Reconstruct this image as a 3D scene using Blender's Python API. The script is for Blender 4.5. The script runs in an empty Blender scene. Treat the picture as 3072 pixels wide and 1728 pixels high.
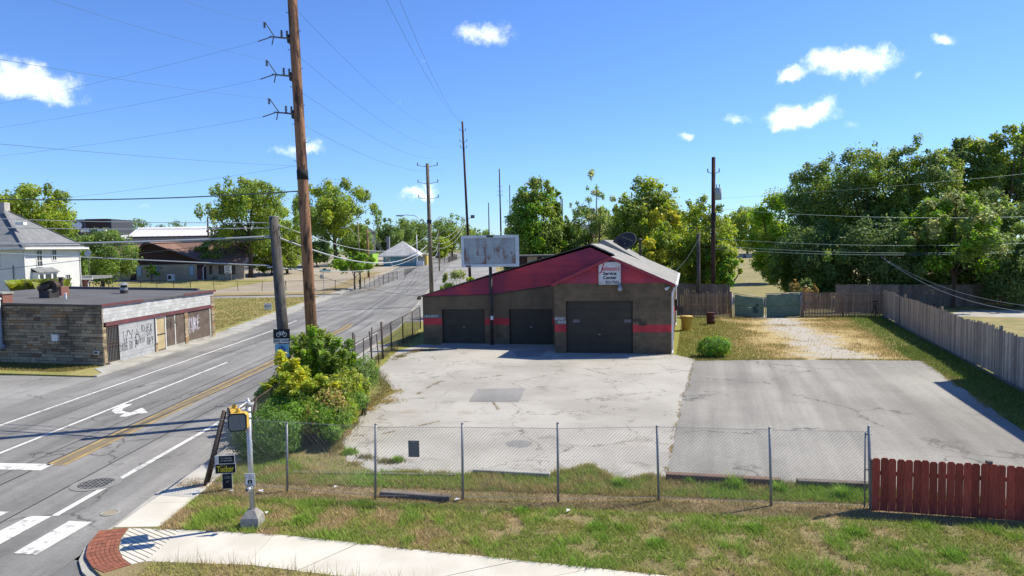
import bpy, math, random
import numpy as np
from mathutils import Vector, Matrix
random.seed(7)
D2R = math.radians
scene = bpy.context.scene
# ------------------------------------------------------------------ camera
FPX, PITCH, ROLL, CAMH = 2100.0, D2R(3.35), D2R(0.95), 6.1      # px at 3072 wide
fw = np.array([0, math.cos(PITCH), -math.sin(PITCH)])
r0 = np.array([1.0, 0, 0]); u0 = np.cross(r0, fw)
ci = math.cos(ROLL)*r0 - math.sin(ROLL)*u0
cj = math.sin(ROLL)*r0 + math.cos(ROLL)*u0
CAM = np.array([0, 0, CAMH])
cd_ = bpy.data.cameras.new('camera'); cam = bpy.data.objects.new('camera', cd_)
scene.collection.objects.link(cam); scene.camera = cam
cd_.sensor_width = 36; cd_.lens = FPX/3072*36; cd_.clip_start = 0.1; cd_.clip_end = 6000
m = Matrix(((ci[0], cj[0], -fw[0], 0), (ci[1], cj[1], -fw[1], 0), (ci[2], cj[2], -fw[2], CAMH), (0, 0, 0, 1)))
cam.matrix_world = m
# ------------------------------------------------------------------ sun + sky
SUN_AZ, SUN_EL = D2R(21), D2R(50)          # azimuth from +X towards +Y
sdir = Vector((math.cos(SUN_EL)*math.cos(SUN_AZ), math.cos(SUN_EL)*math.sin(SUN_AZ), math.sin(SUN_EL)))
sl = bpy.data.lights.new('sun', 'SUN'); sl.energy = 4.8; sl.angle = D2R(0.5); sl.color = (1.0, 0.925, 0.76)
so = bpy.data.objects.new('sun', sl); scene.collection.objects.link(so)
so.rotation_euler = sdir.to_track_quat('Z', 'Y').to_euler(); so.location = (40, 10, 60)
scene.view_settings.view_transform = 'Standard'; scene.view_settings.look = 'None'
scene.view_settings.exposure = 0.62; scene.view_settings.gamma = 1.0
scene.view_settings.use_curve_mapping = False
scene.render.resolution_x = 1024; scene.render.resolution_y = 576
w = bpy.data.worlds.new('World'); scene.world = w; w.use_nodes = True

class NT:
    """tiny node-tree helper"""
    def __init__(s, tree): s.t = tree; s.n = tree.nodes; s.l = tree.links
    def put(s, sock, v):
        if isinstance(v, bpy.types.NodeSocket): s.l.new(v, sock)
        elif v is not None:
            if isinstance(v, (tuple, list)) and len(v) == 3 and sock.type == 'RGBA': v = (*v, 1)
            sock.default_value = v
    def node(s, t, **k):
        n = s.n.new(t)
        for a, b in k.items(): setattr(n, a, b)
        return n
    def pos(s): return s.node('ShaderNodeNewGeometry').outputs['Position']
    def noise(s, scale, detail=4, vec=None, rough=0.55, out='Fac', dist=0):
        n = s.node('ShaderNodeTexNoise'); n.inputs['Scale'].default_value = scale; n.inputs['Detail'].default_value = detail
        n.inputs['Roughness'].default_value = rough; n.inputs['Distortion'].default_value = dist
        s.put(n.inputs['Vector'], vec if vec is not None else s.pos()); return n.outputs[out]
    def vor(s, scale, vec=None, feature='F1', out='Distance', rnd=1):
        n = s.node('ShaderNodeTexVoronoi', feature=feature); n.inputs['Scale'].default_value = scale
        n.inputs['Randomness'].default_value = rnd
        s.put(n.inputs['Vector'], vec if vec is not None else s.pos()); return n.outputs[out]
    def math(s, op, a, b=None, c=None, clamp=False):
        n = s.node('ShaderNodeMath', operation=op, use_clamp=clamp)
        s.put(n.inputs[0], a); s.put(n.inputs[1], b)
        if c is not None: s.put(n.inputs[2], c)
        return n.outputs[0]
    def vmath(s, op, a, b=None, out='Vector'):
        n = s.node('ShaderNodeVectorMath', operation=op); s.put(n.inputs[0], a)
        if b is not None: s.put(n.inputs['Scale'] if op == 'SCALE' else n.inputs[1], b)
        return n.outputs[out]
    def mapr(s, v, a, b, c=0.0, d=1.0, smooth=True):
        n = s.node('ShaderNodeMapRange', clamp=True)
        if smooth: n.interpolation_type = 'SMOOTHSTEP'
        for i, q in enumerate((v, a, b, c, d)): s.put(n.inputs[i], q)
        return n.outputs[0]
    def mix(s, f, a, b, mode='MIX'):
        n = s.node('ShaderNodeMix', data_type='RGBA', blend_type=mode)
        s.put(n.inputs[0], f); s.put(n.inputs[6], a); s.put(n.inputs[7], b); return n.outputs[2]
    def xyz(s, v):
        n = s.node('ShaderNodeSeparateXYZ'); s.put(n.inputs[0], v); return n.outputs
    def comb(s, x, y, z):
        n = s.node('ShaderNodeCombineXYZ')
        for i, q in enumerate((x, y, z)): s.put(n.inputs[i], q)
        return n.outputs[0]
    def bump(s, h, strength=0.3, dist=0.02):
        n = s.node('ShaderNodeBump'); n.inputs['Strength'].default_value = strength; n.inputs['Distance'].default_value = dist
        s.put(n.inputs['Height'], h); return n.outputs[0]
    def hsv(s, col, h=None, sat=None, val=None):
        n = s.node('ShaderNodeHueSaturation'); s.put(n.inputs['Color'], col)
        s.put(n.inputs['Hue'], h); s.put(n.inputs['Saturation'], sat); s.put(n.inputs['Value'], val); return n.outputs[0]

# sky: Nishita plus small fair-weather clouds scattered over the whole dome
nt = NT(w.node_tree); bg = w.node_tree.nodes['Background']
sky = nt.node('ShaderNodeTexSky', sky_type='NISHITA', sun_disc=False)
sky.sun_elevation = SUN_EL; sky.sun_rotation = math.atan2(sdir.x, sdir.y)
sky.altitude = 200; sky.air_density = 1.0; sky.dust_density = 0.12; sky.ozone_density = 2.6
skyc = nt.mix(1.0, sky.outputs[0], (0.405, 0.565, 0.86), 'MULTIPLY')
dirv = nt.vmath('NORMALIZE', nt.node('ShaderNodeTexCoord').outputs['Generated'])
def pix_dir(u, v):
    k = 3072/2576
    d = fw*FPX + ci*(u*k-1536) - cj*(v*k-864); return d/np.linalg.norm(d)
K_ = 1/1761.0
clouds = [  # disp px centre, half width, half height, strength
 (1215, 90, 75, 30, .75), (1205, 105, 55, 18, .5), (2150, 155, 95, 36, 1.1), (2080, 150, 55, 30, .9), (2190, 170, 40, 28, .8), (1995, 186, 34, 20, .95), (2010, 285, 85, 30, 1.1),
 (1970, 300, 50, 18, .8), (1855, 300, 42, 14, .5), (1735, 342, 36, 16, .7), (60, 205, 105, 40, 1.05), (30, 190, 60, 45, .8), (160, 240, 40, 18, .7), (765, 368, 55, 24, .9),
 (720, 378, 50, 18, .45), (1045, 495, 50, 20, .8), (1085, 480, 30, 22, .6), (2382, 104, 30, 15, .7), (2315, 192, 16, 9, .4), (1012, 260, 30, 8, .35), (1080, 145, 14, 8, .3),
 (2140, 312, 40, 18, .3), (345, 522, 20, 8, .3), (-420, 120, 120, 50, 1), (-250, 380, 90, 30, .8), (2900, 260, 110, 40, 1), (3100, 90, 80, 30, .9), (700, -380, 110, 45, 1), (1600, -260, 90, 40, .9), (2300, -420, 120, 50, 1)]
warp = nt.vmath('SUBTRACT', nt.noise(22, 5, dirv, 0.6, 'Color'), (0.5, 0.5, 0.5))
wd = nt.vmath('ADD', dirv, nt.vmath('SCALE', warp, 0.05))
acc = None
for (u, v, a, b, st) in clouds:
    c = pix_dir(u, v); rt = np.cross(c, (0, 0, 1)); rt /= np.linalg.norm(rt); up = np.cross(rt, c)
    mp = nt.node('ShaderNodeMapping', vector_type='TEXTURE'); nt.put(mp.inputs[0], wd)
    mp.inputs['Location'].default_value = tuple(c)
    mp.inputs['Rotation'].default_value = Matrix((rt, c, up)).transposed().to_euler('XYZ')
    mp.inputs['Scale'].default_value = (a*K_, .3, b*K_)
    e = nt.mapr(nt.vmath('LENGTH', mp.outputs[0], None, 'Value'), 0.0, 1.5, st, 0.0)
    acc = e if acc is None else nt.math('MAXIMUM', acc, e)
# scattered small cumulus elsewhere are added by position only; fine break-up noise:
brk = nt.noise(38, 8, dirv, 0.68)
dens = nt.math('SUBTRACT', nt.math('ADD', acc, nt.math('MULTIPLY', nt.math('SUBTRACT', brk, 0.5), 1.5)), 0.0)
dens = nt.math('MULTIPLY', nt.mapr(dens, 0.14, 1.35), nt.mapr(acc, 0.02, 0.35))
cc = nt.mix(dens, skyc, (9.0, 9.1, 9.4))
nt.put(bg.inputs[0], cc); bg.inputs[1].default_value = 0.145
try:
    w.cycles.sampling_method = 'MANUAL'; w.cycles.sample_map_resolution = 256
except Exception: pass

# ------------------------------------------------------------------ pixel -> ray helpers (photo pixels, 2576 wide)
KS = 3072/2576
def ray(u, v):
    d = fw*FPX + ci*(u*KS-1536) - cj*(v*KS-864); return d/d[1]
def G(u, v, z=0.0):
    d = ray(u, v); return CAM + d*((z-CAMH)/d[2])
def A(u, v, Y): return CAM + ray(u, v)*Y
def rise(y):
    return 0.0 if y < 115 else (2.2*(y-115)/60 if y < 175 else 2.2)
def GR(u, v):            # ground hit including the far rise
    p = G(u, v)
    for _ in range(12):
        p = G(u, v, rise(p[1]))
    return p
def plane_hit(u, v, o, e, n):
    """ray against vertical plane through o with normal n; returns (s along e, z)"""
    d = ray(u, v); t = ((o[0]-CAM[0])*n[0] + (o[1]-CAM[1])*n[1])/(d[0]*n[0]+d[1]*n[1])
    p = CAM + d*t
    return (p[0]-o[0])*e[0] + (p[1]-o[1])*e[1], p[2]

# ------------------------------------------------------------------ object helpers
col = scene.collection
ORG = {}
def tag(o, label=None, cat=None, group=None, kind=None):
    if label: o['label'] = label
    if cat: o['category'] = cat
    if group: o['group'] = group
    if kind: o['kind'] = kind
    return o
def thing(name, loc, label, cat, group=None):
    o = bpy.data.objects.new(name, None); col.objects.link(o); o.location = tuple(loc); o.empty_display_size = 0.2
    ORG[o] = np.array(loc, float); return tag(o, label, cat, group)
def link(o, parent=None):
    col.objects.link(o)
    if parent is not None: o.parent = parent; ORG[o] = ORG[parent]
    else: ORG[o] = np.zeros(3)
    return o
class MB:
    def __init__(s): s.v = []; s.f = []; s.mi = []
    def add(s, vs, fs, mi=0):
        b = len(s.v); s.v += [tuple(float(c) for c in p) for p in vs]; s.f += [tuple(b+i for i in f) for f in fs]; s.mi += [mi]*len(fs); return s
    def box(s, c, sz, rz=0.0, M=None, mi=0):
        hx, hy, hz = sz[0]/2, sz[1]/2, sz[2]/2
        vs = [(x, y, z) for z in (-hz, hz) for x, y in ((-hx, -hy), (hx, -hy), (hx, hy), (-hx, hy))]
        if M is None: M = Matrix.Rotation(rz, 3, 'Z')
        vs = [tuple(M @ Vector(p) + Vector(c)) for p in vs]
        return s.add(vs, [(3, 2, 1, 0), (4, 5, 6, 7), (0, 1, 5, 4), (1, 2, 6, 5), (2, 3, 7, 6), (3, 0, 4, 7)], mi)
    def beam(s, p0, p1, wd, ht, up=(0, 0, 1), mi=0):
        p0 = Vector(p0); p1 = Vector(p1); d = p1-p0; L = d.length; d.normalize(); up = Vector(up)
        x = d.cross(up)
        if x.length < 1e-5: x = d.cross(Vector((1, 0, 0)))
        x.normalize(); z = x.cross(d)
        M = Matrix((x, d, z)).transposed()
        return s.box((p0+p1)/2, (wd, L, ht), M=M, mi=mi)
    def tube(s, pts, r, n=8, cap=True, mi=0):
        pts = [Vector(tuple(p)) for p in pts]; k = len(pts)
        rs = [r]*k if not hasattr(r, '__len__') else list(r)
        vs = []; ref = None
        for i, p in enumerate(pts):
            d = (pts[min(i+1, k-1)] - pts[max(i-1, 0)]).normalized()
            if ref is None:
                ref = Vector((0, 0, 1)) if abs(d.z) < .9 else Vector((1, 0, 0))
            x = (ref - d*ref.dot(d)).normalized(); y = d.cross(x); ref = x
            for j in range(n):
                a = 2*math.pi*j/n; vs.append(p + (x*math.cos(a)+y*math.sin(a))*rs[i])
        fs = [(i*n+j, i*n+(j+1) % n, (i+1)*n+(j+1) % n, (i+1)*n+j) for i in range(k-1) for j in range(n)]
        if cap: fs += [tuple(range(n-1, -1, -1)), tuple((k-1)*n+j for j in range(n))]
        return s.add(vs, fs, mi)
    def lathe(s, prof, c, n=16, mi=0):
        vs = [(c[0]+r*math.cos(2*math.pi*j/n), c[1]+r*math.sin(2*math.pi*j/n), c[2]+z) for r, z in prof for j in range(n)]
        k = len(prof)
        fs = [(i*n+j, i*n+(j+1) % n, (i+1)*n+(j+1) % n, (i+1)*n+j) for i in range(k-1) for j in range(n)]
        fs += [tuple(range(n-1, -1, -1)), tuple((k-1)*n+j for j in range(n))]
        return s.add(vs, fs, mi)
    def slab(s, poly, vec, mi=0):
        """3d polygon extruded by vec"""
        n = len(poly); a = [Vector(tuple(p)) for p in poly]; b = [p+Vector(vec) for p in a]
        nrm = Vector((0, 0, 0))
        for i in range(n): nrm += a[i].cross(a[(i+1) % n])
        if nrm.dot(Vector(vec)) > 0: a.reverse(); b.reverse()
        fs = [tuple(range(n)), tuple(range(2*n-1, n-1, -1))] + [(i, n+i, n+(i+1) % n, (i+1) % n) for i in range(n)]
        return s.add(a+b, fs, mi)
    def prism(s, xy, z0, z1, mi=0): return s.slab([(p[0], p[1], z1) for p in xy], (0, 0, z0-z1), mi)
    def sheet(s, xy, z, mi=0):
        a = sum(xy[i][0]*xy[(i+1) % len(xy)][1]-xy[(i+1) % len(xy)][0]*xy[i][1] for i in range(len(xy)))
        pts = list(xy) if a > 0 else list(xy)[::-1]
        return s.add([(p[0], p[1], z if len(p) == 2 else p[2]) for p in pts], [tuple(range(len(pts)))], mi)
    def build(s, name, mats, parent=None, smooth=False):
        me = bpy.data.meshes.new(name); o0 = ORG[parent] if parent is not None else np.zeros(3)
        me.from_pydata([(p[0]-o0[0], p[1]-o0[1], p[2]-o0[2]) for p in s.v], [], s.f)
        for q in (mats if isinstance(mats, (list, tuple)) else [mats]): me.materials.append(q)
        if any(s.mi): me.polygons.foreach_set('material_index', s.mi)
        if smooth: me.polygons.foreach_set('use_smooth', [True]*len(me.polygons))
        me.update()
        return link(bpy.data.objects.new(name, me), parent)
UNIT = {}
def unit_box(material, cham=0.0):
    key = (material.name, cham)
    if key not in UNIT:
        me = bpy.data.meshes.new('unit_'+material.name); mb = MB(); mb.box((0, 0, 0), (1, 1, 1))
        me.from_pydata(mb.v, [], mb.f); me.materials.append(material); UNIT[key] = me
    return UNIT[key]
def piece(name, material, c, sz, R3=None, parent=None, mesh=None):
    """one small part sharing mesh data"""
    o = bpy.data.objects.new(name, mesh or unit_box(material)); link(o, parent)
    R4 = (R3 or Matrix.Identity(3)).to_4x4()
    o.matrix_basis = Matrix.Translation(Vector(tuple(c)) - Vector(tuple(ORG[o]))) @ R4 @ Matrix.Diagonal((*sz, 1))
    return o
def mesh_np(name, V, F, mats, parent=None, mi=None, colors=None, smooth=False):
    """numpy verts (N,3), faces (M,k)"""
    me = bpy.data.meshes.new(name); o0 = ORG[parent] if parent is not None else np.zeros(3)
    V = np.asarray(V, np.float32)-np.asarray(o0, np.float32); F = np.asarray(F, np.int32); k = F.shape[1]
    me.vertices.add(len(V)); me.vertices.foreach_set('co', V.ravel())
    me.loops.add(F.size); me.loops.foreach_set('vertex_index', F.ravel())
    me.polygons.add(len(F)); me.polygons.foreach_set('loop_start', np.arange(0, F.size, k, dtype=np.int32))
    me.polygons.foreach_set('loop_total', np.full(len(F), k, np.int32))
    for q in (mats if isinstance(mats, (list, tuple)) else [mats]): me.materials.append(q)
    if mi is not None: me.polygons.foreach_set('material_index', np.asarray(mi, np.int32))
    if smooth: me.polygons.foreach_set('use_smooth', np.ones(len(F), bool))
    me.update(calc_edges=True)
    if colors is not None:
        at = me.color_attributes.new('Col', 'FLOAT_COLOR', 'POINT')
        c4 = np.ones((len(V), 4), np.float32); c4[:, :3] = colors; at.data.foreach_set('color', c4.ravel())
    return link(bpy.data.objects.new(name, me), parent)
def clip_poly(poly, nx, ny, c):
    """keep side nx*x+ny*y <= c (2d)"""
    out = []
    for i in range(len(poly)):
        p, q = poly[i], poly[(i+1) % len(poly)]; a = nx*p[0]+ny*p[1]-c; b = nx*q[0]+ny*q[1]-c
        if a <= 0: out.append(p)
        if (a < 0 < b) or (b < 0 < a):
            t = a/(a-b); out.append((p[0]+(q[0]-p[0])*t, p[1]+(q[1]-p[1])*t))
    return out
def text_mesh(txt, size, material, M4, parent=None, name='lettering', shear=0, align='CENTER', bold=0.0, xs=1.0):
    cu = bpy.data.curves.new('txt', 'FONT'); cu.body = txt; cu.size = size; cu.align_x = align; cu.align_y = 'CENTER'
    cu.shear = shear; cu.offset = bold; cu.extrude = 0.0; cu.resolution_u = 3
    to = bpy.data.objects.new('txt', cu); col.objects.link(to)
    dg = bpy.context.evaluated_depsgraph_get(); me = bpy.data.meshes.new_from_object(to.evaluated_get(dg))
    bpy.data.objects.remove(to); bpy.data.curves.remove(cu)
    me.materials.clear(); me.materials.append(material); me.name = name
    me.transform(M4 @ Matrix.Diagonal((xs, 1, 1, 1)))
    if parent is not None: me.transform(Matrix.Translation(-Vector(tuple(ORG[parent]))))
    return link(bpy.data.objects.new(name, me), parent)
def frame_M(o, ex, ez):
    """4x4 placing text x along ex, text y along ez, at o"""
    ex = Vector(tuple(ex)).normalized(); ez = Vector(tuple(ez)).normalized(); n = ex.cross(ez)
    M = Matrix((ex, ez, n)).transposed().to_4x4(); M.translation = Vector(tuple(o)); return M

# ------------------------------------------------------------------ materials
MATS = {}
def mat(name, c1, c2=None, scale=2.0, rough=0.85, bump=0.0, bscale=60, metal=0.0, fine=0.25, fscale=25, rnd=0.0, irnd=0.0, spec=0.3, stretch=None, lo=.3, hi=.7):
    M = bpy.data.materials.new(name); M.use_nodes = True; t = NT(M.node_tree); b = M.node_tree.nodes['Principled BSDF']
    p = t.pos()
    if stretch: p = t.vmath('MULTIPLY', p, stretch)
    c = tuple(c1)
    if c2 is not None: c = t.mix(t.mapr(t.noise(scale, 5, p), lo, hi), c1, c2)
    if fine: c = t.hsv(c, None, None, t.mapr(t.noise(fscale, 4, p, .7), .2, .8, 1-fine, 1+fine))
    if rnd: c = t.hsv(c, None, None, t.mapr(t.node('ShaderNodeObjectInfo').outputs['Random'], 0, 1, 1-rnd, 1+rnd, False))
    if irnd: c = t.hsv(c, None, None, t.mapr(t.node('ShaderNodeNewGeometry').outputs['Random Per Island'], 0, 1, 1-irnd, 1+irnd, False))
    t.put(b.inputs['Base Color'], c); b.inputs['Roughness'].default_value = rough; b.inputs['Metallic'].default_value = metal
    b.inputs['Specular IOR Level'].default_value = spec
    if bump: t.put(b.inputs['Normal'], t.bump(t.noise(bscale, 5, p, .65), bump, .02))
    MATS[name] = M; return M
def custom(name):
    M = bpy.data.materials.new(name); M.use_nodes = True; MATS[name] = M
    b = M.node_tree.nodes['Principled BSDF']; b.inputs['Specular IOR Level'].default_value = .25; b.inputs['Roughness'].default_value = .9
    return NT(M.node_tree), b, M
def leafmat(name, c1, c2, yellow=None, trans=0.5, hue=0.03):
    t, b, M = custom(name); r = t.node('ShaderNodeNewGeometry').outputs['Random Per Island']
    c = t.mix(t.mapr(t.noise(.9, 3), .35, .65), c1, c2)
    if yellow: c = t.mix(t.mapr(t.noise(.45, 3, t.vmath('ADD', t.pos(), (31, 7, 3))), .64, .76), c, yellow)
    c = t.hsv(c, t.mapr(r, 0, 1, .5-hue*.35, .5+hue, False), None, t.mapr(r, 0, 1, .62, 1.5, False))
    t.put(b.inputs['Base Color'], c); b.inputs['Roughness'].default_value = .55; b.inputs['Specular IOR Level'].default_value = .35
    tr = t.node('ShaderNodeBsdfTranslucent'); t.put(tr.inputs[0], t.hsv(c, .48, 1.1, 1.3))
    mx = t.node('ShaderNodeMixShader'); mx.inputs[0].default_value = trans
    out = M.node_tree.nodes['Material Output']; t.l.new(b.outputs[0], mx.inputs[1]); t.l.new(tr.outputs[0], mx.inputs[2]); t.l.new(mx.outputs[0], out.inputs[0])
    return M
# ================================================================== surface materials
m_conc = mat('sidewalk_concrete', (.56, .53, .46), (.48, .45, .38), 1.2, .9, .12, 90, fine=.08, fscale=60, rnd=.04)
m_kerb = mat('kerb_concrete', (.40, .39, .35), (.27, .26, .23), .8, .9, .3, 40, fine=.15)
m_white = mat('road_paint', (.58, .57, .54), (.24, .24, .23), 5, .8, 0, fine=.3, fscale=60, lo=.5, hi=.72)
m_yellow = mat('yellow_paint', (.38, .27, .10), (.26, .19, .09), 2, .8, 0, fine=.25, fscale=40)
m_tan = mat('worn_tan_paint', (.22, .17, .10), (.17, .14, .09), 2, .8, 0, fine=.2, fscale=40)
m_iron = mat('cast_iron', (.10, .10, .10), (.17, .16, .15), 8, .6, .2, 60)
m_brick_tac = mat('tactile_brick', (.27, .095, .055), (.20, .08, .05), 6, .85, .2, 120, rnd=.15, fine=.2)
m_wood_old = mat('old_timber', (.20, .17, .14), (.12, .10, .085), 1.5, .9, .4, 30, stretch=(1, 1, .3), fine=.3)

def asphalt_mat(name, base, streak=.25, cracks=True, streakdir=0.0, dark=.6):
    t, b, M = custom(name); p = t.pos()
    c, s_ = math.cos(streakdir), math.sin(streakdir); x, y, z = t.xyz(p)
    along = t.math('ADD', t.math('MULTIPLY', x, s_), t.math('MULTIPLY', y, c)); across = t.math('SUBTRACT', t.math('MULTIPLY', x, c), t.math('MULTIPLY', y, s_))
    sv = t.comb(t.math('MULTIPLY', across, 1.1), t.math('MULTIPLY', along, .045), 0.0)
    st = t.mapr(t.noise(1.0, 4, sv, .6), .3, .7, 1-streak, 1+streak)
    big = t.math('MULTIPLY', t.mapr(t.noise(.16, 5, p), .3, .7, .82, 1.18), t.mapr(t.noise(.6, 5, t.vmath('ADD', p, (5, 8, 0)), .7), .52, .75, 1, .84)); grain = t.math('MULTIPLY', t.mapr(t.noise(45, 3, p, .8), .25, .75, .80, 1.2), t.mapr(t.noise(6, 5, p, .75), .3, .7, .92, 1.08))
    v = t.math('MULTIPLY', t.math('MULTIPLY', st, big), grain)
    cl = t.hsv(base, None, None, v)
    if cracks:
        wv = t.vmath('ADD', p, t.vmath('SCALE', t.noise(1.2, 4, p, .6, 'Color'), 1.3))
        e = t.vor(.16, wv, 'DISTANCE_TO_EDGE'); msk = t.math('MULTIPLY', t.mapr(e, .0, .012, 1, 0), t.mapr(t.noise(.3, 3, p), .42, .55))
        cl = t.mix(t.math('MULTIPLY', msk, .75), cl, tuple(q*dark*.5 for q in base))
    t.put(b.inputs['Base Color'], cl); b.inputs['Roughness'].default_value = .85
    t.put(b.inputs['Normal'], t.bump(t.noise(70, 4, p, .7), .35, .012)); return M
m_road = asphalt_mat('road_asphalt', (.195, .190, .179), .20, True, 0.0)
m_cross = asphalt_mat('cross_street_asphalt', (.15, .15, .145), .1, True, 1.3)
m_new = asphalt_mat('lot_asphalt', (.240, .230, .207), .17, True, D2R(16.5))
m_patch = asphalt_mat('repair_asphalt', (.215, .21, .20), .08, False)
m_apron = asphalt_mat('apron_asphalt', (.25, .245, .23), .06, True, 1.3)

def lot_mat():
    t, b, M = custom('old_lot_concrete'); p = t.pos()
    big = t.noise(.22, 6, p, .6); c = t.mix(t.mapr(big, .35, .65), (.395, .375, .335), (.305, .288, .255))
    st = t.mapr(t.noise(.55, 5, t.vmath('ADD', p, (9, 4, 0)), .7), .55, .74); c = t.mix(t.math('MULTIPLY', st, .8), c, (.17, .158, .137))
    br = t.mapr(t.noise(.35, 5, t.vmath('ADD', p, (3, 19, 0)), .65), .60, .75); c = t.mix(t.math('MULTIPLY', br, .65), c, (.25, .205, .15))
    gr = t.mapr(t.noise(30, 5, p, .8), .2, .8, .72, 1.25); c = t.hsv(c, None, None, gr)
    wv = t.vmath('ADD', p, t.vmath('SCALE', t.noise(.9, 5, p, .65, 'Color'), 1.6))
    e = t.vor(.24, wv, 'DISTANCE_TO_EDGE'); k = t.mapr(e, 0, t.mapr(t.noise(1.5, 4, p), .3, .7, .002, .012), 1, 0)
    e2 = t.vor(.75, wv, 'DISTANCE_TO_EDGE'); k2 = t.math('MULTIPLY', t.mapr(e2, 0, .012, .7, 0), t.mapr(t.noise(.25, 3, p), .5, .62))
    k = t.math('MAXIMUM', t.math('MULTIPLY', k, t.mapr(t.noise(.4, 3, p), .38, .5)), k2)
    c = t.mix(t.math('MULTIPLY', k, .8), c, (.10, .085, .06)); t.put(b.inputs['Base Color'], c)
    t.put(b.inputs['Normal'], t.bump(t.math('SUBTRACT', t.noise(50, 5, p, .75), k), .4, .015)); return M
m_lot = lot_mat()

P0 = G(1966, 808); P1 = G(2120, 906)
def yard_mat():
    t, b, M = custom('yard_grass_gravel'); p = t.pos(); x, y, z = t.xyz(p)
    sl_ = (P1[0]-P0[0])/(P1[1]-P0[1])
    xc = t.math('ADD', t.math('MULTIPLY', t.math('SUBTRACT', y, float(P0[1])), float(sl_)), float(P0[0]))
    d = t.math('SUBTRACT', x, xc); ad = t.math('ABSOLUTE', d)
    n1 = t.noise(.5, 5, p, .65); n2 = t.noise(2.2, 5, p, .7); n3 = t.noise(14, 4, p, .75)
    wob = t.math('ADD', t.math('MULTIPLY', t.math('SUBTRACT', n1, .5), 5.0), t.math('MULTIPLY', t.math('SUBTRACT', n2, .5), 3.2))
    inY = t.math('MULTIPLY', t.mapr(y, 33, 36), t.mapr(y, 57, 60, 1, 0))
    grav = t.math('MULTIPLY', t.mapr(t.math('ADD', ad, t.math('MULTIPLY', wob, 1.25)), .2, 2.3, 1, 0), inY)
    dry = t.math('MULTIPLY', t.mapr(t.math('ADD', t.math('ABSOLUTE', t.math('SUBTRACT', d, .6)), wob), 3.6, 7.0, 1, 0), inY)
    green = t.mix(t.mapr(n2, .35, .65), (.18, .195, .04), (.25, .23, .06))
    dryc = t.mix(t.mapr(n2, .35, .65), (.42, .31, .14), (.34, .27, .115))
    soil = t.mix(t.mapr(n1, .4, .62), (.17, .155, .06), (.26, .20, .105))
    lot = t.mapr(y, 24, 33)                    # near the street: worn soil under the grass
    c = t.mix(lot, soil, green); c = t.mix(dry, c, dryc)
    away = t.math('MAXIMUM', t.mapr(y, 57.5, 59), t.mapr(t.math('SUBTRACT', x, t.math('MULTIPLY', y, .333)), 11.3, 12.0))
    c = t.mix(away, c, t.mix(t.mapr(n1, .38, .6), (.27, .225, .10), (.19, .175, .065)))
    c = t.mix(grav, c, t.mix(t.mapr(n3, .4, .6), (.46, .44, .40), (.32, .295, .25)))
    c = t.hsv(c, None, None, t.mapr(n3, .25, .75, .72, 1.28)); t.put(b.inputs['Base Color'], c)
    t.put(b.inputs['Normal'], t.bump(n3, .7, .05)); return M
m_yard = yard_mat()
m_lawn = mat('dry_lawn', (.20, .20, .055), (.32, .265, .11), .35, .95, .6, 18, fine=.35, fscale=9)
m_field = mat('far_field', (.27, .225, .105), (.20, .18, .07), .12, .95, .5, 8, fine=.25, fscale=3)
m_ground = mat('ground_soil', (.14, .14, .06), (.20, .17, .09), .05, .95, .4, 5, fine=.25, fscale=2)
m_dirt = mat('pale_dirt_lot', (.34, .29, .22), (.27, .23, .17), .2, .95, .3, 10, fine=.2, fscale=4)
m_dryverge = mat('dry_verge', (.30, .23, .12), (.20, .17, .075), .5, .95, .5, 15, fine=.3, fscale=6)

# ================================================================== ground, roads
def strip(xs_of_y, ys, dz):
    """sheet between x0(y), x1(y) following the rise"""
    mb = MB()
    for a, b in zip(ys[:-1], ys[1:]):
        (x0, x1), (x2, x3) = xs_of_y(a), xs_of_y(b)
        mb.add([(x0, a, rise(a)+dz), (x1, a, rise(a)+dz), (x3, b, rise(b)+dz), (x2, b, rise(b)+dz)], [(0, 1, 2, 3)])
    return mb
def bend(y):
    return 0.0 if y < 55 else (-.07*(y-55) if y < 110 else -3.85-.037*(y-110))
YS = [-80, 0, 20, 40, 55, 65, 75, 85, 93, 98, 110, 115, 130, 150, 175, 250, 350, 600]
tag(strip(lambda y: (-1800, 1800), [-400, 0, 115, 175, 2600], -.22).build('ground', m_ground), kind='structure')
road = tag(strip(lambda y: (-21.0+bend(y), -9.0+bend(y)), YS, -.10).build('road', m_road), kind='structure')
CS = -.235     # cross street slope
cs = MB(); cs.sheet([(-160, 14+38.0), (-160, 2.0+37), (120, -38), (120, 11.2-.235*127)], -.106)
tag(cs.build('cross_street', m_cross), kind='structure')
def aly(y): return (-200, -20.6+bend(y))
tag(strip(aly, [92.5, 97.5], -.098).build('alley', m_apron), kind='structure')
ap = MB(); ap.sheet([(-20.9, 20), (-20.9, 35.2), (-27, 36), (-60, 43.5), (-60, 22)], -.096)
tag(ap.build('paved_apron', m_apron), kind='structure')

def jag(poly, step=.5, amp=.10, rng=random.Random(3)):
    out = []
    for i in range(len(poly)):
        p, q = np.array(poly[i][:2]), np.array(poly[(i+1) % len(poly)][:2]); L = np.linalg.norm(q-p); n = max(1, int(L/step)); nn = np.array([-(q-p)[1], (q-p)[0]])/max(L, 1e-6)
        for k in range(n): out.append(tuple(p+(q-p)*k/n + nn*rng.uniform(-amp, amp)*(1 if k else .5)))
    return out
def px(*pts, z=0.0): return [tuple(G(u, v, z)[:2]) for u, v in pts]
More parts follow.
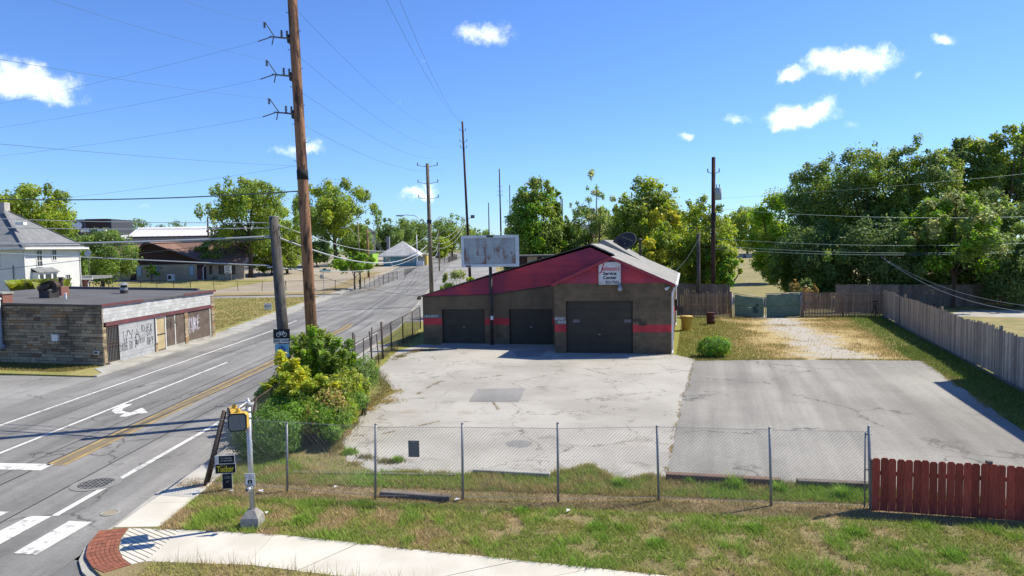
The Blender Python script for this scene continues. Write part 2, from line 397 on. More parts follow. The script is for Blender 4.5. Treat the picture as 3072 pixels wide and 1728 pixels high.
# ---- right-hand block: raised slab with kerb
arc = px((400, 1240), (300, 1311), (247, 1347), (213, 1378), (198, 1408), (206, 1437), (232, 1462), z=-.05)
kerbR = [(-9.0+bend(y), y) for y in (110, 98, 85, 75, 65, 55, 40, 30)] + [(-9.0, 22), (-8.98, 19)] + arc + [(-6.6, 11.35), (-4.5, 10.7), (0, 9.62), (20, 4.9), (60, -4.5)]
def offset_line(pl, dd):
    out = []
    for i in range(len(pl)):
        a = np.array(pl[max(i-1, 0)]); b = np.array(pl[min(i+1, len(pl)-1)]); t_ = (b-a)/np.linalg.norm(b-a); out.append(tuple(np.array(pl[i])+np.array((-t_[1], t_[0]))*dd))
    return out
kin = offset_line(kerbR, .16)
blk = MB(); blk.prism(kin + [(95, -10), (95, 114.9), (-12.6, 114.9)], -.3, -.004)
tag(blk.build('yard', m_yard), kind='structure')
def kerb_mesh(pl, dd, zt=0.0, zb=-.25, low=None):
    q = offset_line(pl, dd); mb = MB()
    if low:                      # dropped kerb: per-point top heights
        for i in range(len(pl)-1):
            z_ = lambda k: -.055 if low[0] <= k <= low[1] else zt
            mb.slab([(*pl[i], z_(i)), (*pl[i+1], z_(i+1)), (*q[i+1], z_(i+1)), (*q[i], z_(i))], (0, 0, zb-zt))
        return mb
    for i in range(len(pl)-1):
        mb.slab([(pl[i][0], pl[i][1], zt+rise(pl[i][1])), (pl[i+1][0], pl[i+1][1], zt+rise(pl[i+1][1])), (q[i+1][0], q[i+1][1], zt+rise(pl[i+1][1])), (q[i][0], q[i][1], zt+rise(pl[i][1]))], (0, 0, zb-zt))
    return mb
tag(kerb_mesh(kerbR, .158, low=(11, 16)).build('kerb', m_kerb), kind='structure')
tag(strip(lambda y: (-9.0+bend(y), 160), [115, 175, 600], -.02).build('far_field', m_field), kind='structure')
tag(strip(lambda y: (-8.8+bend(y), 1.5+bend(y)), [58, 75, 93, 110, 114.8], .004).build('paved_verge', m_apron), kind='structure')
tag(strip(lambda y: (-9.0+bend(y), 2+bend(y)), [115, 130, 150, 175, 250], .0).build('paved_verge', m_apron), kind='structure')
# ---- left-hand blocks
kerbL = [(-20.95+bend(y), y) for y in (34.9, 40, 48, 55, 65, 75, 85, 92)]
lb = MB(); lb.prism([(p[0]-.15, p[1]) for p in kerbL] + [(-25, 92.4), (-200, 92.4), (-200, 75), (-60, 43.7), (-27, 36.2)], -.3, -.02)
tag(lb.build('lawn', m_lawn), kind='structure')
tag(kerb_mesh(kerbL, .155).build('kerb', m_kerb), kind='structure')
YL2 = [97.6, 110, 115, 130, 150, 175, 250, 350, 600]
tag(strip(lambda y: (-300, -21.1+bend(y)), YL2, -.03).build('pale_dirt_lot', m_dirt), kind='structure')
tag(strip(lambda y: (-300, -48 if y < 120 else -44), [97.6, 115, 135], -.015).build('lawn', m_lawn), kind='structure')
tag(strip(lambda y: (-48, -25.2+bend(y)), [97.7, 100, 103.4], -.012).build('dry_verge', m_dryverge), kind='structure')
tag(strip(lambda y: (-25.6+bend(y), -22.5+bend(y)), [97.8, 110, 115, 130, 150], -.010).build('dry_verge', m_dryverge), kind='structure')
tag(kerb_mesh([(-21.0+bend(y), y) for y in (97.6, 110, 115, 130, 150, 175, 250)], .16).build('kerb', m_kerb), kind='structure')
# lower road and path in the field behind the gate
fr_ = MB(); fr_.sheet([(*G(1780, 697)[:2],), (*G(2120, 702)[:2],), (*G(2120, 690)[:2],), (*G(1780, 682)[:2],)], .01)
tag(fr_.build('field_road', m_kerb), kind='structure')

# ---- sidewalks: separate panels
def panels(name, left, right, n, zt=.004, mt=None, gap=.012):
    """panels between two polylines given as functions of t"""
    root = MB(); root.sheet([left(0), right(0), right(1), left(1)], -.012); r = tag(root.build(name, m_kerb), kind='structure')
    for k in range(n):
        a, b = k/n, (k+1)/n; e = gap/2/max(.3, np.linalg.norm(np.array(left(b))-np.array(left(a))))*(b-a)
        mb = MB(); jz = random.uniform(-.006, .003)
        mb.slab([(*left(a+e), zt+jz), (*right(a+e), zt+jz), (*right(b-e), zt+jz), (*left(b-e), zt+jz)], (0, 0, -.08)); mb.build('panel', mt or m_conc, r)
    return r
lerp = lambda p, q, t: (p[0]+(q[0]-p[0])*t, p[1]+(q[1]-p[1])*t)
# along the main road, right side
panels('sidewalk', lambda t: (-8.97, 15.3+t*4.5), lambda t: (-7.95-.02*t*4.5, 15.3+t*4.5), 3)
panels('sidewalk', lambda t: (-8.90, 19.8+t*25), lambda t: (-8.04+.2*t, 19.8+t*25), 16)
# along the cross street: four straight stretches fitted to its curve
top = px((455, 1332), (690, 1344), (1130, 1391), (1700, 1450)); bot = px((365, 1412), (620, 1421), (880, 1452), (1330, 1512))
top = [tuple(p) for p in top] + [(22, 8.0)]; bot = [tuple(p) for p in bot] + [(22, 6.5)]
for k in range(4):
    L = np.linalg.norm(np.array(top[k+1])-np.array(top[k])); n = max(1, round(L/1.75))
    panels('sidewalk', (lambda k: lambda t: lerp(bot[k], bot[k+1], t))(k), (lambda k: lambda t: lerp(top[k], top[k+1], t))(k), n)
# left side of the main road
panels('sidewalk', lambda t: (-22.3, 37+t*18), lambda t: (-21.1, 35.6+t*19.4), 12, mt=m_kerb)
panels('sidewalk', lambda t: (-22.6-2.6*t, 55+t*37), lambda t: (-21.12-2.6*t, 55+t*37), 20, mt=m_kerb)
panels('sidewalk', lambda t: (-25.7, 98+t*14), lambda t: (-24.3-.9*t, 98+t*14), 8, mt=m_kerb)

# ---- corner ramp: tactile brick rows and grooved concrete
pc = px((405, 1352), z=0)[0]; oc = [np.array(p) for p in px((250, 1335), (222, 1368), (214, 1398), (232, 1428), (262, 1441))]
ic = [np.array(p) for p in px((322, 1328), (303, 1356), (297, 1382), (308, 1404), (330, 1421))]
tp = MB(); tp.sheet([tuple(p) for p in oc]+[tuple(p) for p in ic[::-1]], -.008); tac = tag(tp.build('tactile_paving', m_kerb), kind='structure')
def along(pl, t):
    s = t*(len(pl)-1); i = min(int(s), len(pl)-2); return pl[i]+(pl[i+1]-pl[i])*(s-i)
NR, NC = 7, 13
for i in range(NC):
    for j in range(NR):
        a0, a1 = (i+.04)/NC, (i+.96)/NC; b0, b1 = (j+.05)/NR, (j+.95)/NR
        q = [along(oc, a)*(1-b)+along(ic, a)*b for a, b in ((a0, b0), (a0, b1), (a1, b1), (a1, b0))]
        mb = MB(); mb.slab([(*p, .008+random.uniform(-.002, .002)) for p in q], (0, 0, -.05)); mb.build('brick', m_brick_tac, tac)
rp = px((325, 1329), (455, 1333), (365, 1412), (331, 1420), (309, 1404), (299, 1382), (305, 1356))
gm = MB(); gm.sheet(rp, -.012); ramp = tag(gm.build('corner_ramp', m_kerb), kind='structure')
gd_ = np.array((.82, -.57)); gn = np.array((.57, .82)); cs_ = [float(gn@np.array(p)) for p in rp]; k = min(cs_)
while k < max(cs_):
    q = clip_poly(clip_poly(rp, gn[0], gn[1], k+.105), -gn[0], -gn[1], -(k+.012))
    if len(q) > 2:
        mb = MB(); mb.slab([(*p, .004) for p in q], (0, 0, -.04)); mb.build('strip', m_conc, ramp)
    k += .115
cf = MB(); cf.sheet(px((331, 1421), (365, 1413), (420, 1415), (330, 1465), (270, 1455)), -.006); tag(cf.build('ramp_apron', m_kerb), kind='structure')

# ---- road markings
def marking(polys, name='road_marking', mt=None, z=-.092):
    mb = MB()
    for p in polys: mb.sheet(p, z)
    return tag(mb.build(name, mt or m_white), kind='structure')
def line(x0, y0, x1, y1, wd, **k):
    ys = [y0] + [y for y in (55, 65, 75, 85, 98, 110) if y0 < y < y1] + [y1]
    f = lambda y: x0+(x1-x0)*min(1, (y-y0)/(40-y0 if y1 > 40 else y1-y0)) + bend(y)
    return marking([[(f(a)-wd/2, a), (f(a)+wd/2, a), (f(b)+wd/2, b), (f(b)-wd/2, b)] for a, b in zip(ys[:-1], ys[1:])], **k)
line(-10.95, 16.3, -10.1, 52, .17)
line(-13.78, 20.3, -13.50, 58, .13, mt=m_yellow); line(-13.30, 20.3, -13.05, 58, .13, mt=m_yellow); line(-13.54, 20.3, -13.28, 58, .30, mt=m_tan, z=-.0945)
line(-16.5, -30, -16.05, 39, .14); line(-18.95, -30, -18.7, 62, .14)
marking([px((-80, 1163), (135, 1167), (103, 1183), (-80, 1179), z=-.09)])
for q in (((74, 1298), (130, 1298), (-10, 1374), (-62, 1366)), ((174, 1310), (231, 1313), (91, 1395), (34, 1391)), ((-30, 1286), (24, 1287), (-115, 1350), (-165, 1348))):
    marking([px(*q, z=-.09)])
zc = lambda pts: px(*[(x*.3634, 922.4+.3634*y) for x, y in pts], z=-.09)
marking([zc([(917, 257), (852, 260), (795, 285), (772, 308), (800, 325), (862, 322), (905, 318), (870, 312), (846, 302), (852, 288), (892, 272)][::1]),
         zc([(905, 318), (940, 300), (985, 283), (1025, 318), (940, 326), (875, 345), (826, 345), (862, 322)])], 'turn_arrow_marking')
# tar seam and dark wheel-path seams
for (x0, x1, y0, y1, w_) in ((-13.95, -13.75, 14, 90, .06), (-12.0, -11.75, 12, 60, .05), (-14.6, -14.3, 12, 50, .04), (-17.6, -17.4, 12, 80, .04)):
    line(x0, y0, x1, y1, w_, name='tar_seam', mt=m_patch if 0 else MATS.get('tar') or mat('tar', (.045, .045, .045), fine=.2), z=-.0955)
# manhole: ring and grate of bars
c = G(242, 1216, -.09); mh = thing('manhole', c, 'round iron manhole grate in the near traffic lane', 'manhole')
mb = MB(); mb.lathe([(.62, -.01), (.62, .004), (.44, .006), (.44, -.01)], c, 28); mb.build('frame', m_patch, mh)
mb = MB(); mb.lathe([(.44, -.02), (.44, -.004)], c, 24); mb.build('cover', MATS['tar'], mh)
for k in range(7):
    d = -.36+k*.12; h = math.sqrt(.43**2-d*d)
    mb = MB(); mb.beam((c[0]+d, c[1]-h, c[2]+.003), (c[0]+d, c[1]+h, c[2]+.003), .045, .012); mb.build('bar', m_iron, mh)
    mb = MB(); mb.beam((c[0]-h, c[1]+d, c[2]+.004), (c[0]+h, c[1]+d, c[2]+.004), .045, .012); mb.build('bar', m_iron, mh)
c = G(277, 1290, -.09); vc = thing('valve_cover', c, 'small pale round valve cover by the corner kerb', 'utility cover')
mb = MB(); mb.lathe([(.20, -.01), (.20, .008), (.17, .010), (.17, -.01)], c, 20); mb.build('ring', m_kerb, vc)
mb = MB(); mb.lathe([(.16, -.01), (.155, .006)], c, 20); mb.build('lid', m_dirt, vc)
c = G(565, 1018, -.09); vc = thing('valve_cover', c, 'dark round utility cover in the road behind the signal heads', 'utility cover')
mb = MB(); mb.lathe([(.36, -.01), (.36, .008), (.32, .008), (.32, -.01)], c, 20); mb.build('ring', m_patch, vc)
mb = MB(); mb.lathe([(.31, -.01), (.30, .005)], c, 20); mb.build('lid', m_iron, vc)

# ---- parking lot surfaces
lotp = px((1000, 884), (945, 935), (992, 985), (905, 1050), (858, 1115), (872, 1160), (945, 1186), (1160, 1193), (1380, 1196), (1440, 1180), (1490, 1172), (1556, 1214), (1640, 1196), (1676, 1200), (1715, 1010), (1750, 904), (1700, 893), (1400, 872), (1060, 866))
lm = MB(); lm.sheet(jag(lotp, .35, .09), .003); tag(lm.build('parking_lot', m_lot), kind='structure')
newp = px((1745, 908), (2000, 905), (2320, 908), (2400, 962), (2576, 1086)) + [(13.4, 14.9), tuple(G(2190, 1224)[:2]), tuple(G(1676, 1206)[:2]), tuple(G(1715, 1010)[:2])]
lm = MB(); lm.sheet(jag(newp, .6, .05), .008); tag(lm.build('asphalt_lot', m_new), kind='structure')
lm = MB(); lm.sheet(jag(px((1200, 979), (1322, 977), (1305, 1012), (1180, 1011)), .4, .03), .008); tag(lm.build('asphalt_patch', m_patch), kind='structure')
lm = MB(); lm.sheet(jag(px((1288, 884), (1378, 880), (1360, 897), (1300, 899)), .4, .05), .008); tag(lm.build('asphalt_patch', m_patch), kind='structure')
lm = MB(); lm.sheet(jag([tuple(G(1306+34*math.cos(a), 1117+9*math.sin(a))[:2]) for a in np.linspace(0, 6.28, 14)[:-1]], .3, .05), .008); tag(lm.build('asphalt_patch', m_patch), kind='structure')
lm = MB(); lm.sheet(px((1396, 891), (1690, 897), (1640, 905), (1385, 906)), .012); tag(lm.build('door_apron', m_kerb), kind='structure')
lm = MB(); lm.sheet(px((1115, 863), (1392, 868), (1395, 874), (1108, 868)), .012); tag(lm.build('door_apron', m_kerb), kind='structure')
# ================================================================== GARAGE
def masonry_mat():
    t, b, M = custom('painted_block'); p = t.pos(); x, y, z = t.xyz(p)
    n = t.noise(1.1, 5, p, .6); base = t.mix(t.mapr(n, .35, .65), (.165, .120, .072), (.135, .100, .062))
    band = t.math('MULTIPLY', t.mapr(z, 1.215, 1.225), t.mapr(z, 1.635, 1.645, 1, 0))
    red = t.mix(t.mapr(n, .3, .7), (.52, .055, .06), (.45, .05, .055))
    c = t.mix(band, base, red)
    c = t.hsv(c, None, None, t.math('MULTIPLY', t.mapr(t.noise(28, 4, p, .7), .2, .8, .82, 1.18), t.mapr(t.noise(.9, 5, t.vmath('MULTIPLY', p, (1, 1, .5)), .7), .3, .7, .82, 1.15)))
    c = t.hsv(c, None, None, t.mapr(t.node('ShaderNodeObjectInfo').outputs['Random'], 0, 1, .86, 1.13, False))
    t.put(b.inputs['Base Color'], c); b.inputs['Roughness'].default_value = .8
    t.put(b.inputs['Normal'], t.bump(t.noise(45, 4, p, .7), .3, .01)); return M
m_block = masonry_mat()
m_siding = mat('maroon_siding', (.45, .050, .066), (.28, .042, .074), .55, .6, .15, 30, fine=.15, fscale=9, rnd=.10, lo=.38, hi=.6)
m_trimred = mat('red_trim', (.36, .05, .06), (.28, .04, .06), 1, .6, fine=.15)
m_gdoor = mat('black_door', (.046, .039, .028), (.056, .048, .035), 1.5, .65, .1, 30, fine=.2)
m_roofg = mat('grey_shingle', (.29, .285, .265), (.22, .217, .20), .9, .95, .5, 40, fine=.22, fscale=14)
m_white_metal = mat('white_metal', (.72, .73, .72), (.60, .61, .60), 2, .45, fine=.06)
m_signface = mat('sign_face', (.62, .62, .60), (.54, .54, .52), 1.5, .6, fine=.05)
m_redprint = mat('red_print', (.55, .02, .06), fine=.05); m_blackprint = mat('black_print', (.02, .02, .022), fine=.05); m_whiteprint = mat('white_print', (.70, .70, .68), (.5, .5, .48), 5, fine=.1)
m_greyprint = mat('grey_overpaint', (.17, .165, .155), (.14, .135, .13), 3, fine=.1)
m_dark = mat('dark_metal', (.03, .028, .026), (.05, .045, .04), 3, .6, fine=.15)
m_galv = mat('galvanised', (.40, .41, .42), (.32, .33, .34), 6, .45, metal=.6, fine=.12)
m_rust = mat('rusty_steel', (.085, .055, .042), (.05, .04, .036), 3, .8, .2, 40, fine=.3)
m_brownpaint = mat('brown_door', (.06, .04, .034), fine=.2)
m_glass = custom('window_glass'); m_glass[1].inputs['Base Color'].default_value = (.035, .045, .055, 1); m_glass[1].inputs['Roughness'].default_value = .08; m_glass[1].inputs['Specular IOR Level'].default_value = .6; m_glass = m_glass[2]

GO = np.array([-5.74, 44.72]); TH = D2R(9.5)
e1 = np.array([math.cos(TH), -math.sin(TH)]); nin = np.array([math.sin(TH), math.cos(TH)])
SK = D2R(14.0); e2 = np.array([math.sin(SK), math.cos(SK)])
def L(a, b, z): q = GO+a*e1+b*e2; return (q[0], q[1], z)
R_F = Matrix(((e1[0], nin[0], 0), (e1[1], nin[1], 0), (0, 0, 1)))
def LP(u, v, b): 
    a, z = plane_hit(u, v, GO+b*e2, e1, nin); return a, z
aR, bM, bB = 15.62, -3.52, 12.5
aM = 9.12
garage = thing('auto_garage', L(7, 3, 0), 'dark brown block garage with maroon gables, red stripe and three black roller doors', 'garage')
gw = MB()
HL = 3.05
d1 = (LP(1112, 800, 0)[0], LP(1219.5, 800, 0)[0], LP(1165, 775, 0)[1]); d2 = (LP(1281, 800, 0)[0], LP(1390, 800, 0)[0], LP(1335, 777, 0)[1])
d3 = (LP(1424, 800, bM)[0], LP(1592, 800, bM)[0], LP(1508, 757, bM)[1])
def Fp(a, bo, z, dn): q = GO+a*e1+bo*e2+nin*dn; return (q[0], q[1], z)   # facade point, dn = inward depth
def wbox(a0, a1, z0, z1, bo, dn0, dn1, mb):
    q = GO+bo*e2+(a0+a1)/2*e1+nin*(dn0+dn1)/2
    mb.box((q[0], q[1], (z0+z1)/2), (a1-a0, dn1-dn0, z1-z0), M=R_F)
topL = lambda a: 3.05+.026*a if a < 4.6 else 3.17+(a-4.6)*.139
HM = 3.98
# wall cores set 4 mm behind the block faces
for a0, a1, z0, z1, bo in ((0, d1[0], 0, HL, 0), (d1[0], d1[1], d1[2], HL, 0), (d1[1], d2[0], 0, HL, 0), (d2[0], d2[1], d2[2], HL, 0), (d2[1], aM, 0, HL, 0),
                           (aM, d3[0], 0, HM, bM), (d3[0], d3[1], d3[2], HM, bM), (d3[1], aR, 0, HM, bM)):
    wbox(a0, a1, z0, z1, bo, .006, .22, gw)
gw.slab([Fp(0, 0, HL, .006), Fp(aM, 0, HL, .006), Fp(aM, 0, topL(aM), .006), Fp(4.6, 0, topL(4.6), .006)], tuple(np.append(nin, 0)*.2))
# other walls
def quadwall(p, q, zt0, zt1, th=.2, zb=0.0):
    d = np.array(q[:2])-np.array(p[:2]); n = np.array((-d[1], d[0])); n /= np.linalg.norm(n)
    gw.slab([(p[0], p[1], zb), (q[0], q[1], zb), (q[0], q[1], zt1), (p[0], p[1], zt0)], (n[0]*th, n[1]*th, 0))
quadwall(L(aR, bM+.25, 0), L(aR, bB, 0), HM, HM); quadwall(L(0, bB, 0), L(0, .25, 0), HL, HL); quadwall(L(aM, -.02, 0), L(aM, bM+.25, 0), HM, HM)
gw.slab([L(0, bB, 0), L(aR, bB, 0), L(aR, bB, HM), L(10.72, bB, 6.0), L(0, bB, HL)], tuple(np.append(-e2, 0)*.2))
wall = gw.build('wall', m_block, garage)
# blocks laid in running bond
def lay(bo, a0, a1, z1, holes, topf=None, limit=300, blocks=[0]):
    row = 0; z = 0.0
    while z < z1-.03:
        h = min(.2, z1-z); spans = [(a0, a1)]
        for (h0, h1, hz) in holes:
            if z+h/2 < hz:
                ns = []
                for s0, s1 in spans:
                    if h1 <= s0 or h0 >= s1: ns.append((s0, s1))
                    else:
                        if h0 > s0+.03: ns.append((s0, h0))
                        if h1 < s1-.03: ns.append((h1, s1))
                spans = ns
        for s0, s1 in spans:
            x = s0-((row % 2)*.2)
            while x < s1-.02:
                b0, b1 = max(x, s0), min(x+.4, s1)
                if b1-b0 > .04 and (topf is None or z+h < topf((b0+b1)/2)):
                    yield b0, b1, z, h
                x += .4
        z += h; row += 1
blist = [(bM, *q) for q in lay(bM, aM, aR, HM, [d3])] + [(0, *q) for q in lay(0, 0, aM, 3.8, [d1, d2], topL)]
rest = MB()
for k, (bo, b0, b1, z, h) in enumerate(blist):
    q = GO+bo*e2+(b0+b1)/2*e1+nin*.03
    jd = random.uniform(-.0015, .0015)
    if k < 300: piece('block', m_block, (q[0]-nin[0]*jd, q[1]-nin[1]*jd, z+h/2), (b1-b0-.014, .06, h-.014), R_F, wall)
    else: rest.box((q[0], q[1], z+h/2), (b1-b0-.014, .06, h-.014), M=R_F)
if rest.v: tag(rest.build('blocks', m_block, wall), kind='stuff')
# roller doors: four or five sections, each with raised panels
def rdoor(a0, a1, zt, bo, ns, label=None):
    mb = MB(); wbox(a0+.005, a1-.005, .0, zt, bo, .19, .215, mb); d = mb.build('roller_door', m_gdoor, garage)
    if label: d['label'] = label
    hs = (zt-.02)/ns
    for i in range(ns):
        mb = MB(); wbox(a0+.03, a1-.03, .02+i*hs+.006, .02+(i+1)*hs-.006, bo, .165, .19, mb)
        n = max(3, int((a1-a0)/.6)); wp = (a1-a0-.1)/n
        for j in range(n): wbox(a0+.05+j*wp+.05, a0+.05+(j+1)*wp-.05, .02+i*hs+.08, .02+(i+1)*hs-.08, bo, .150, .168, mb)
        mb.build('door_section', m_gdoor, d)
    mb = MB(); am = (a0+a1)/2; wbox(am-.06, am+.06, 1.05, 1.09, bo, .12, .152, mb); mb.build('handle', m_galv, d)
    for s in (a0+.012, a1-.012):
        mb = MB(); wbox(s-.012, s+.012, 0, zt, bo, .10, .165, mb); mb.build('jamb', m_gdoor, d)
    return d
rdoor(*d1, 0, 4); rdoor(*d2, 0, 4); D3 = rdoor(*d3, bM, 6)
for u in (1449, 1579):
    a, z = LP(u, 808, bM); mb = MB(); wbox(a-.19, a+.19, z-.09, z+.09, bM, .135, .150, mb); mb.build('door_plate', m_greyprint, D3)
# gable siding: each lap board its own piece
def siding(poly, bo, dn, hb, par):
    z = min(p[1] for p in poly); zt = max(p[1] for p in poly)
    while z < zt-.02:
        q = clip_poly(clip_poly(poly, 0, 1, z+hb), 0, -1, -z)
        if len(q) > 2:
            mb = MB(); vs = [Fp(p[0], bo, p[1], dn-.045*(1-(p[1]-z)/hb)) for p in q]; mb.slab(vs, tuple(np.append(nin, 0)*.03)); mb.build('siding_board', m_siding, par)
        z += hb
gb = MB(); gb.slab([Fp(a, 0, z, .0) for a, z in ((-.12, 3.03), (4.6, 3.16), (aM, 3.79), (12.07, 5.38), (10.72, 5.99))], tuple(np.append(nin, 0)*.1)); gable = gb.build('gable', m_siding, garage)
siding([(-.12, 3.03), (4.6, 3.16), (aM, 3.79), (12.07, 5.38), (10.72, 5.99)], 0, -.002, .175, gable)
pm = ((aM+aR)/2, 5.43)
gb = MB(); gb.slab([Fp(a, bM, z, .0) for a, z in ((aM, HM+.003), (aR, HM+.003), pm)], tuple(np.append(nin, 0)*.1)); g2 = gb.build('gable', m_siding, garage)
siding([(aM, HM+.003), (aR, HM+.003), (pm[0], pm[1]-.03)], bM, -.002, .36, g2)
# drip edge under big gable
mb = MB(); mb.beam(Fp(4.55, 0, topL(4.6)-.02, -.05), Fp(aM, 0, topL(aM)-.02, -.05), .06, .05); mb.beam(Fp(-.2, 0, 3.03, -.05), Fp(4.6, 0, 3.15, -.05), .05, .03); mb.build('drip_edge', m_dark, garage)
# roofs
sR = .45; zr = lambda a: HM+.04+sR*(aR-a); zl = lambda a: 3.08+.2725*(a+.1)
ovF, ovS = .22, .25
rf = MB()
apex = 10.72
rf.slab([L(aR+ovS, bM-ovF, zr(aR+ovS)), L(pm[0], bM-ovF, zr(pm[0])), L(pm[0], -.07, zr(pm[0])), L(apex, -.07, zr(apex)), L(apex, bB+.2, zr(apex)), L(aR+ovS, bB+.2, zr(aR+ovS))], (0, 0, -.07))
rf.slab([L(-.28, -.07, zl(-.28)), L(apex, -.07, zr(apex)), L(apex, bB+.2, zr(apex)), L(-.28, bB+.2, zl(-.28))], (0, 0, -.05))
rf.slab([L(aM-.12, bM-ovF, zr(2*pm[0]-aM+.12)), L(pm[0], bM-ovF, zr(pm[0])), L(pm[0], 0, zr(pm[0])), L(aM-.12, 0, zr(2*pm[0]-aM+.12))], (0, 0, -.07))
roof = rf.build('roof', m_roofg, garage)
# shingle patch seams + a small cross ridge at the back
rb = MB(); rb.slab([L(9.2, 6.2, zl(9.2)+.02), L(10.9, 5.6, 6.5), L(10.9, bB+.2, 6.5), L(9.2, bB+.2, zl(9.2)+.02)], (0, 0, -.3)); rb.slab([L(10.9, 5.6, 6.5), L(13.4, 6.2, zr(13.4)+.02), L(13.4, bB+.2, zr(13.4)+.02), L(10.9, bB+.2, 6.5)], (0, 0, -.3)); rb.build('roof_ridge', m_roofg, roof)
for k in range(9):      # shingle courses on the sunny slope, slightly proud
    a = aR+ovS-.05-k*.62
    if a > apex+.3:
        mb = MB(); b0 = bM-ovF+.01 if a > pm[0] else -.06
        mb.slab([L(a, b0, zr(a)+.004), L(a-.6, b0 if a-.6 > pm[0] else -.06, zr(a-.6)+.016), L(a-.6, bB+.15, zr(a-.6)+.016), L(a, bB+.15, zr(a)+.004)], (0, 0, -.012)); mb.build('shingle_course', m_roofg, roof)
# rake boards, fascia, gutter, downspouts
tr = MB()
tr.slab([L(aR+ovS, bM-ovF-.02, zr(aR+ovS)-.0), L(pm[0], bM-ovF-.02, zr(pm[0])+.0), L(pm[0], bM-ovF-.02, zr(pm[0])-.17), L(aR+ovS, bM-ovF-.02, zr(aR+ovS)-.17)], tuple(np.append(nin, 0)*.018))
tr.slab([L(aM-.12, bM-ovF-.02, zr(2*pm[0]-aM+.12)), L(pm[0], bM-ovF-.02, zr(pm[0])), L(pm[0], bM-ovF-.02, zr(pm[0])-.17), L(aM-.12, bM-ovF-.02, zr(2*pm[0]-aM+.12)-.17)], tuple(np.append(nin, 0)*.018))
tr.build('rake_board', m_trimred, garage)
mb = MB(); mb.slab([L(-.28, -.09, zl(-.28)+.01), L(apex, -.09, zr(apex)+.01), L(apex, -.09, zr(apex)-.035), L(-.28, -.09, zl(-.28)-.035)], tuple(np.append(nin, 0)*.018)); mb.build('rake_board', m_dark, garage)
mb = MB(); mb.slab([L(pm[0]-.6, -.09, zr(pm[0]-.6)+.01), L(apex, -.09, zr(apex)+.01), L(apex, -.09, zr(apex)-.03), L(pm[0]-.6, -.09, zr(pm[0]-.6)-.03)], tuple(np.append(nin, 0)*.018)); mb.build('rake_board', m_dark, garage)
mb = MB(); mb.box(L(-.2, -.08, zl(-.2)-.14), (.22, .25, .14), M=R_F); mb.build('eave_box', m_block, garage)
gz = zr(aR+ovS)-.09
mb = MB(); mb.beam(L(aR+ovS+.05, bM-ovF, gz), L(aR+ovS+.05, bB+.2, gz), .12, .12); mb.build('gutter', m_white_metal, garage)
for bb in (bM-.08, bB-2.2):
    mb = MB(); mb.tube([L(aR+ovS+.05, bb, gz), L(aR+.08, bb, gz-.35), L(aR+.07, bb, .25), L(aR+.07, bb-.25, .08)], .05, 6); mb.build('downspout', m_white_metal, garage)
# side door, frames and meter boxes on the sunny wall
R_S = Matrix(((e2[0], -e2[1], 0), (e2[1], e2[0], 0), (0, 0, 1)))
def sbox(b0, b1, z0, z1, out0, out1, mt, name, par=None):
    p = np.array(L(aR, (b0+b1)/2, (z0+z1)/2)); n = np.array((e2[1], -e2[0])); p[:2] += n*(out0+out1)/2
    mb = MB(); mb.box(p, (b1-b0, out1-out0, z1-z0), M=R_S); return mb.build(name, mt, par or garage)
sd = sbox(2.0, 3.0, .05, 2.9, -.02, .05, m_brownpaint, 'side_door'); sbox(2.08, 2.92, 2.2, 2.8, .05, .058, m_glass, 'transom', sd); sbox(2.1, 2.2, 1.05, 1.15, .05, .12, m_galv, 'handle', sd)
sbox(5.2, 6.0, 2.0, 2.8, -.02, .03, m_brownpaint, 'vent_frame'); sbox(8.8, 9.4, 1.3, 2.1, 0, .18, m_dark, 'meter_box'); sbox(9.5, 9.8, 1.6, 1.95, 0, .2, m_white_metal, 'meter')
# painted lettering on the block walls
ex3 = (e1[0], e1[1], 0); up3 = (0, 0, 1)
mb = MB(); wbox(.06, d1[0]-.02, 1.66, 1.86, 0, -.006, -.003, mb); mb.build('overpaint', m_greyprint, garage)
text_mesh('1001 E. 30TH ST.', .21, m_whiteprint, frame_M(Fp(.57, 0, 1.755, -.009), ex3, up3), garage, xs=.62, bold=.004)
mb = MB(); wbox(aM+.04, d3[0]-.02, 1.66, 2.10, bM, -.006, -.003, mb); mb.build('overpaint', m_greyprint, garage)
text_mesh('DO NOT', .2, m_whiteprint, frame_M(Fp(aM+.30, bM, 1.97, -.009), ex3, up3), garage, xs=.72, bold=.004)
text_mesh('BLOCK', .2, m_whiteprint, frame_M(Fp(aM+.43, bM, 1.775, -.009), ex3, up3), garage, xs=.72, bold=.004)
for u, v, w_ in ((1604, 806, .5), (1616, 815, .42)):
    a, z = LP(u, v, bM); mb = MB(); wbox(a-w_/2, a+w_/2, z-.1, z+.1, bM, -.006, -.003, mb); mb.build('overpaint', m_gdoor, garage)
# company sign board, flood lamp, small bell, roof vent
a0, z1 = LP(1505, 659, bM-.1); a1, z0 = LP(1562, 716, bM-.1)
sgn = thing('shop_sign', Fp((a0+a1)/2, bM, z0, -.13), 'white square board with red script and black lettering on the small gable', 'sign')
mb = MB(); wbox(a0, a1, z0, z1, bM, -.16, -.10, mb); mb.build('frame', m_galv, sgn)
mb = MB(); wbox(a0+.04, a1-.04, z0+.04, z1-.04, bM, -.168, -.159, mb); mb.build('face', m_signface, sgn)
ac = (a0+a1)/2; hh = z1-z0
ft = lambda a, f: frame_M(Fp(a, bM, z0+hh*f, -.173), ex3, up3)
text_mesh("Johnson's", .36, m_redprint, ft(ac+.03, .70), sgn, shear=.3, xs=.74, bold=.008)
text_mesh("J", .62, m_redprint, ft(ac-.45, .745), sgn, shear=.35, xs=.8, bold=.008)
text_mesh('Service', .255, m_blackprint, ft(ac, .49), sgn, xs=1.0, bold=.008); text_mesh('Center', .255, m_blackprint, ft(ac, .31), sgn, xs=1.0, bold=.008)
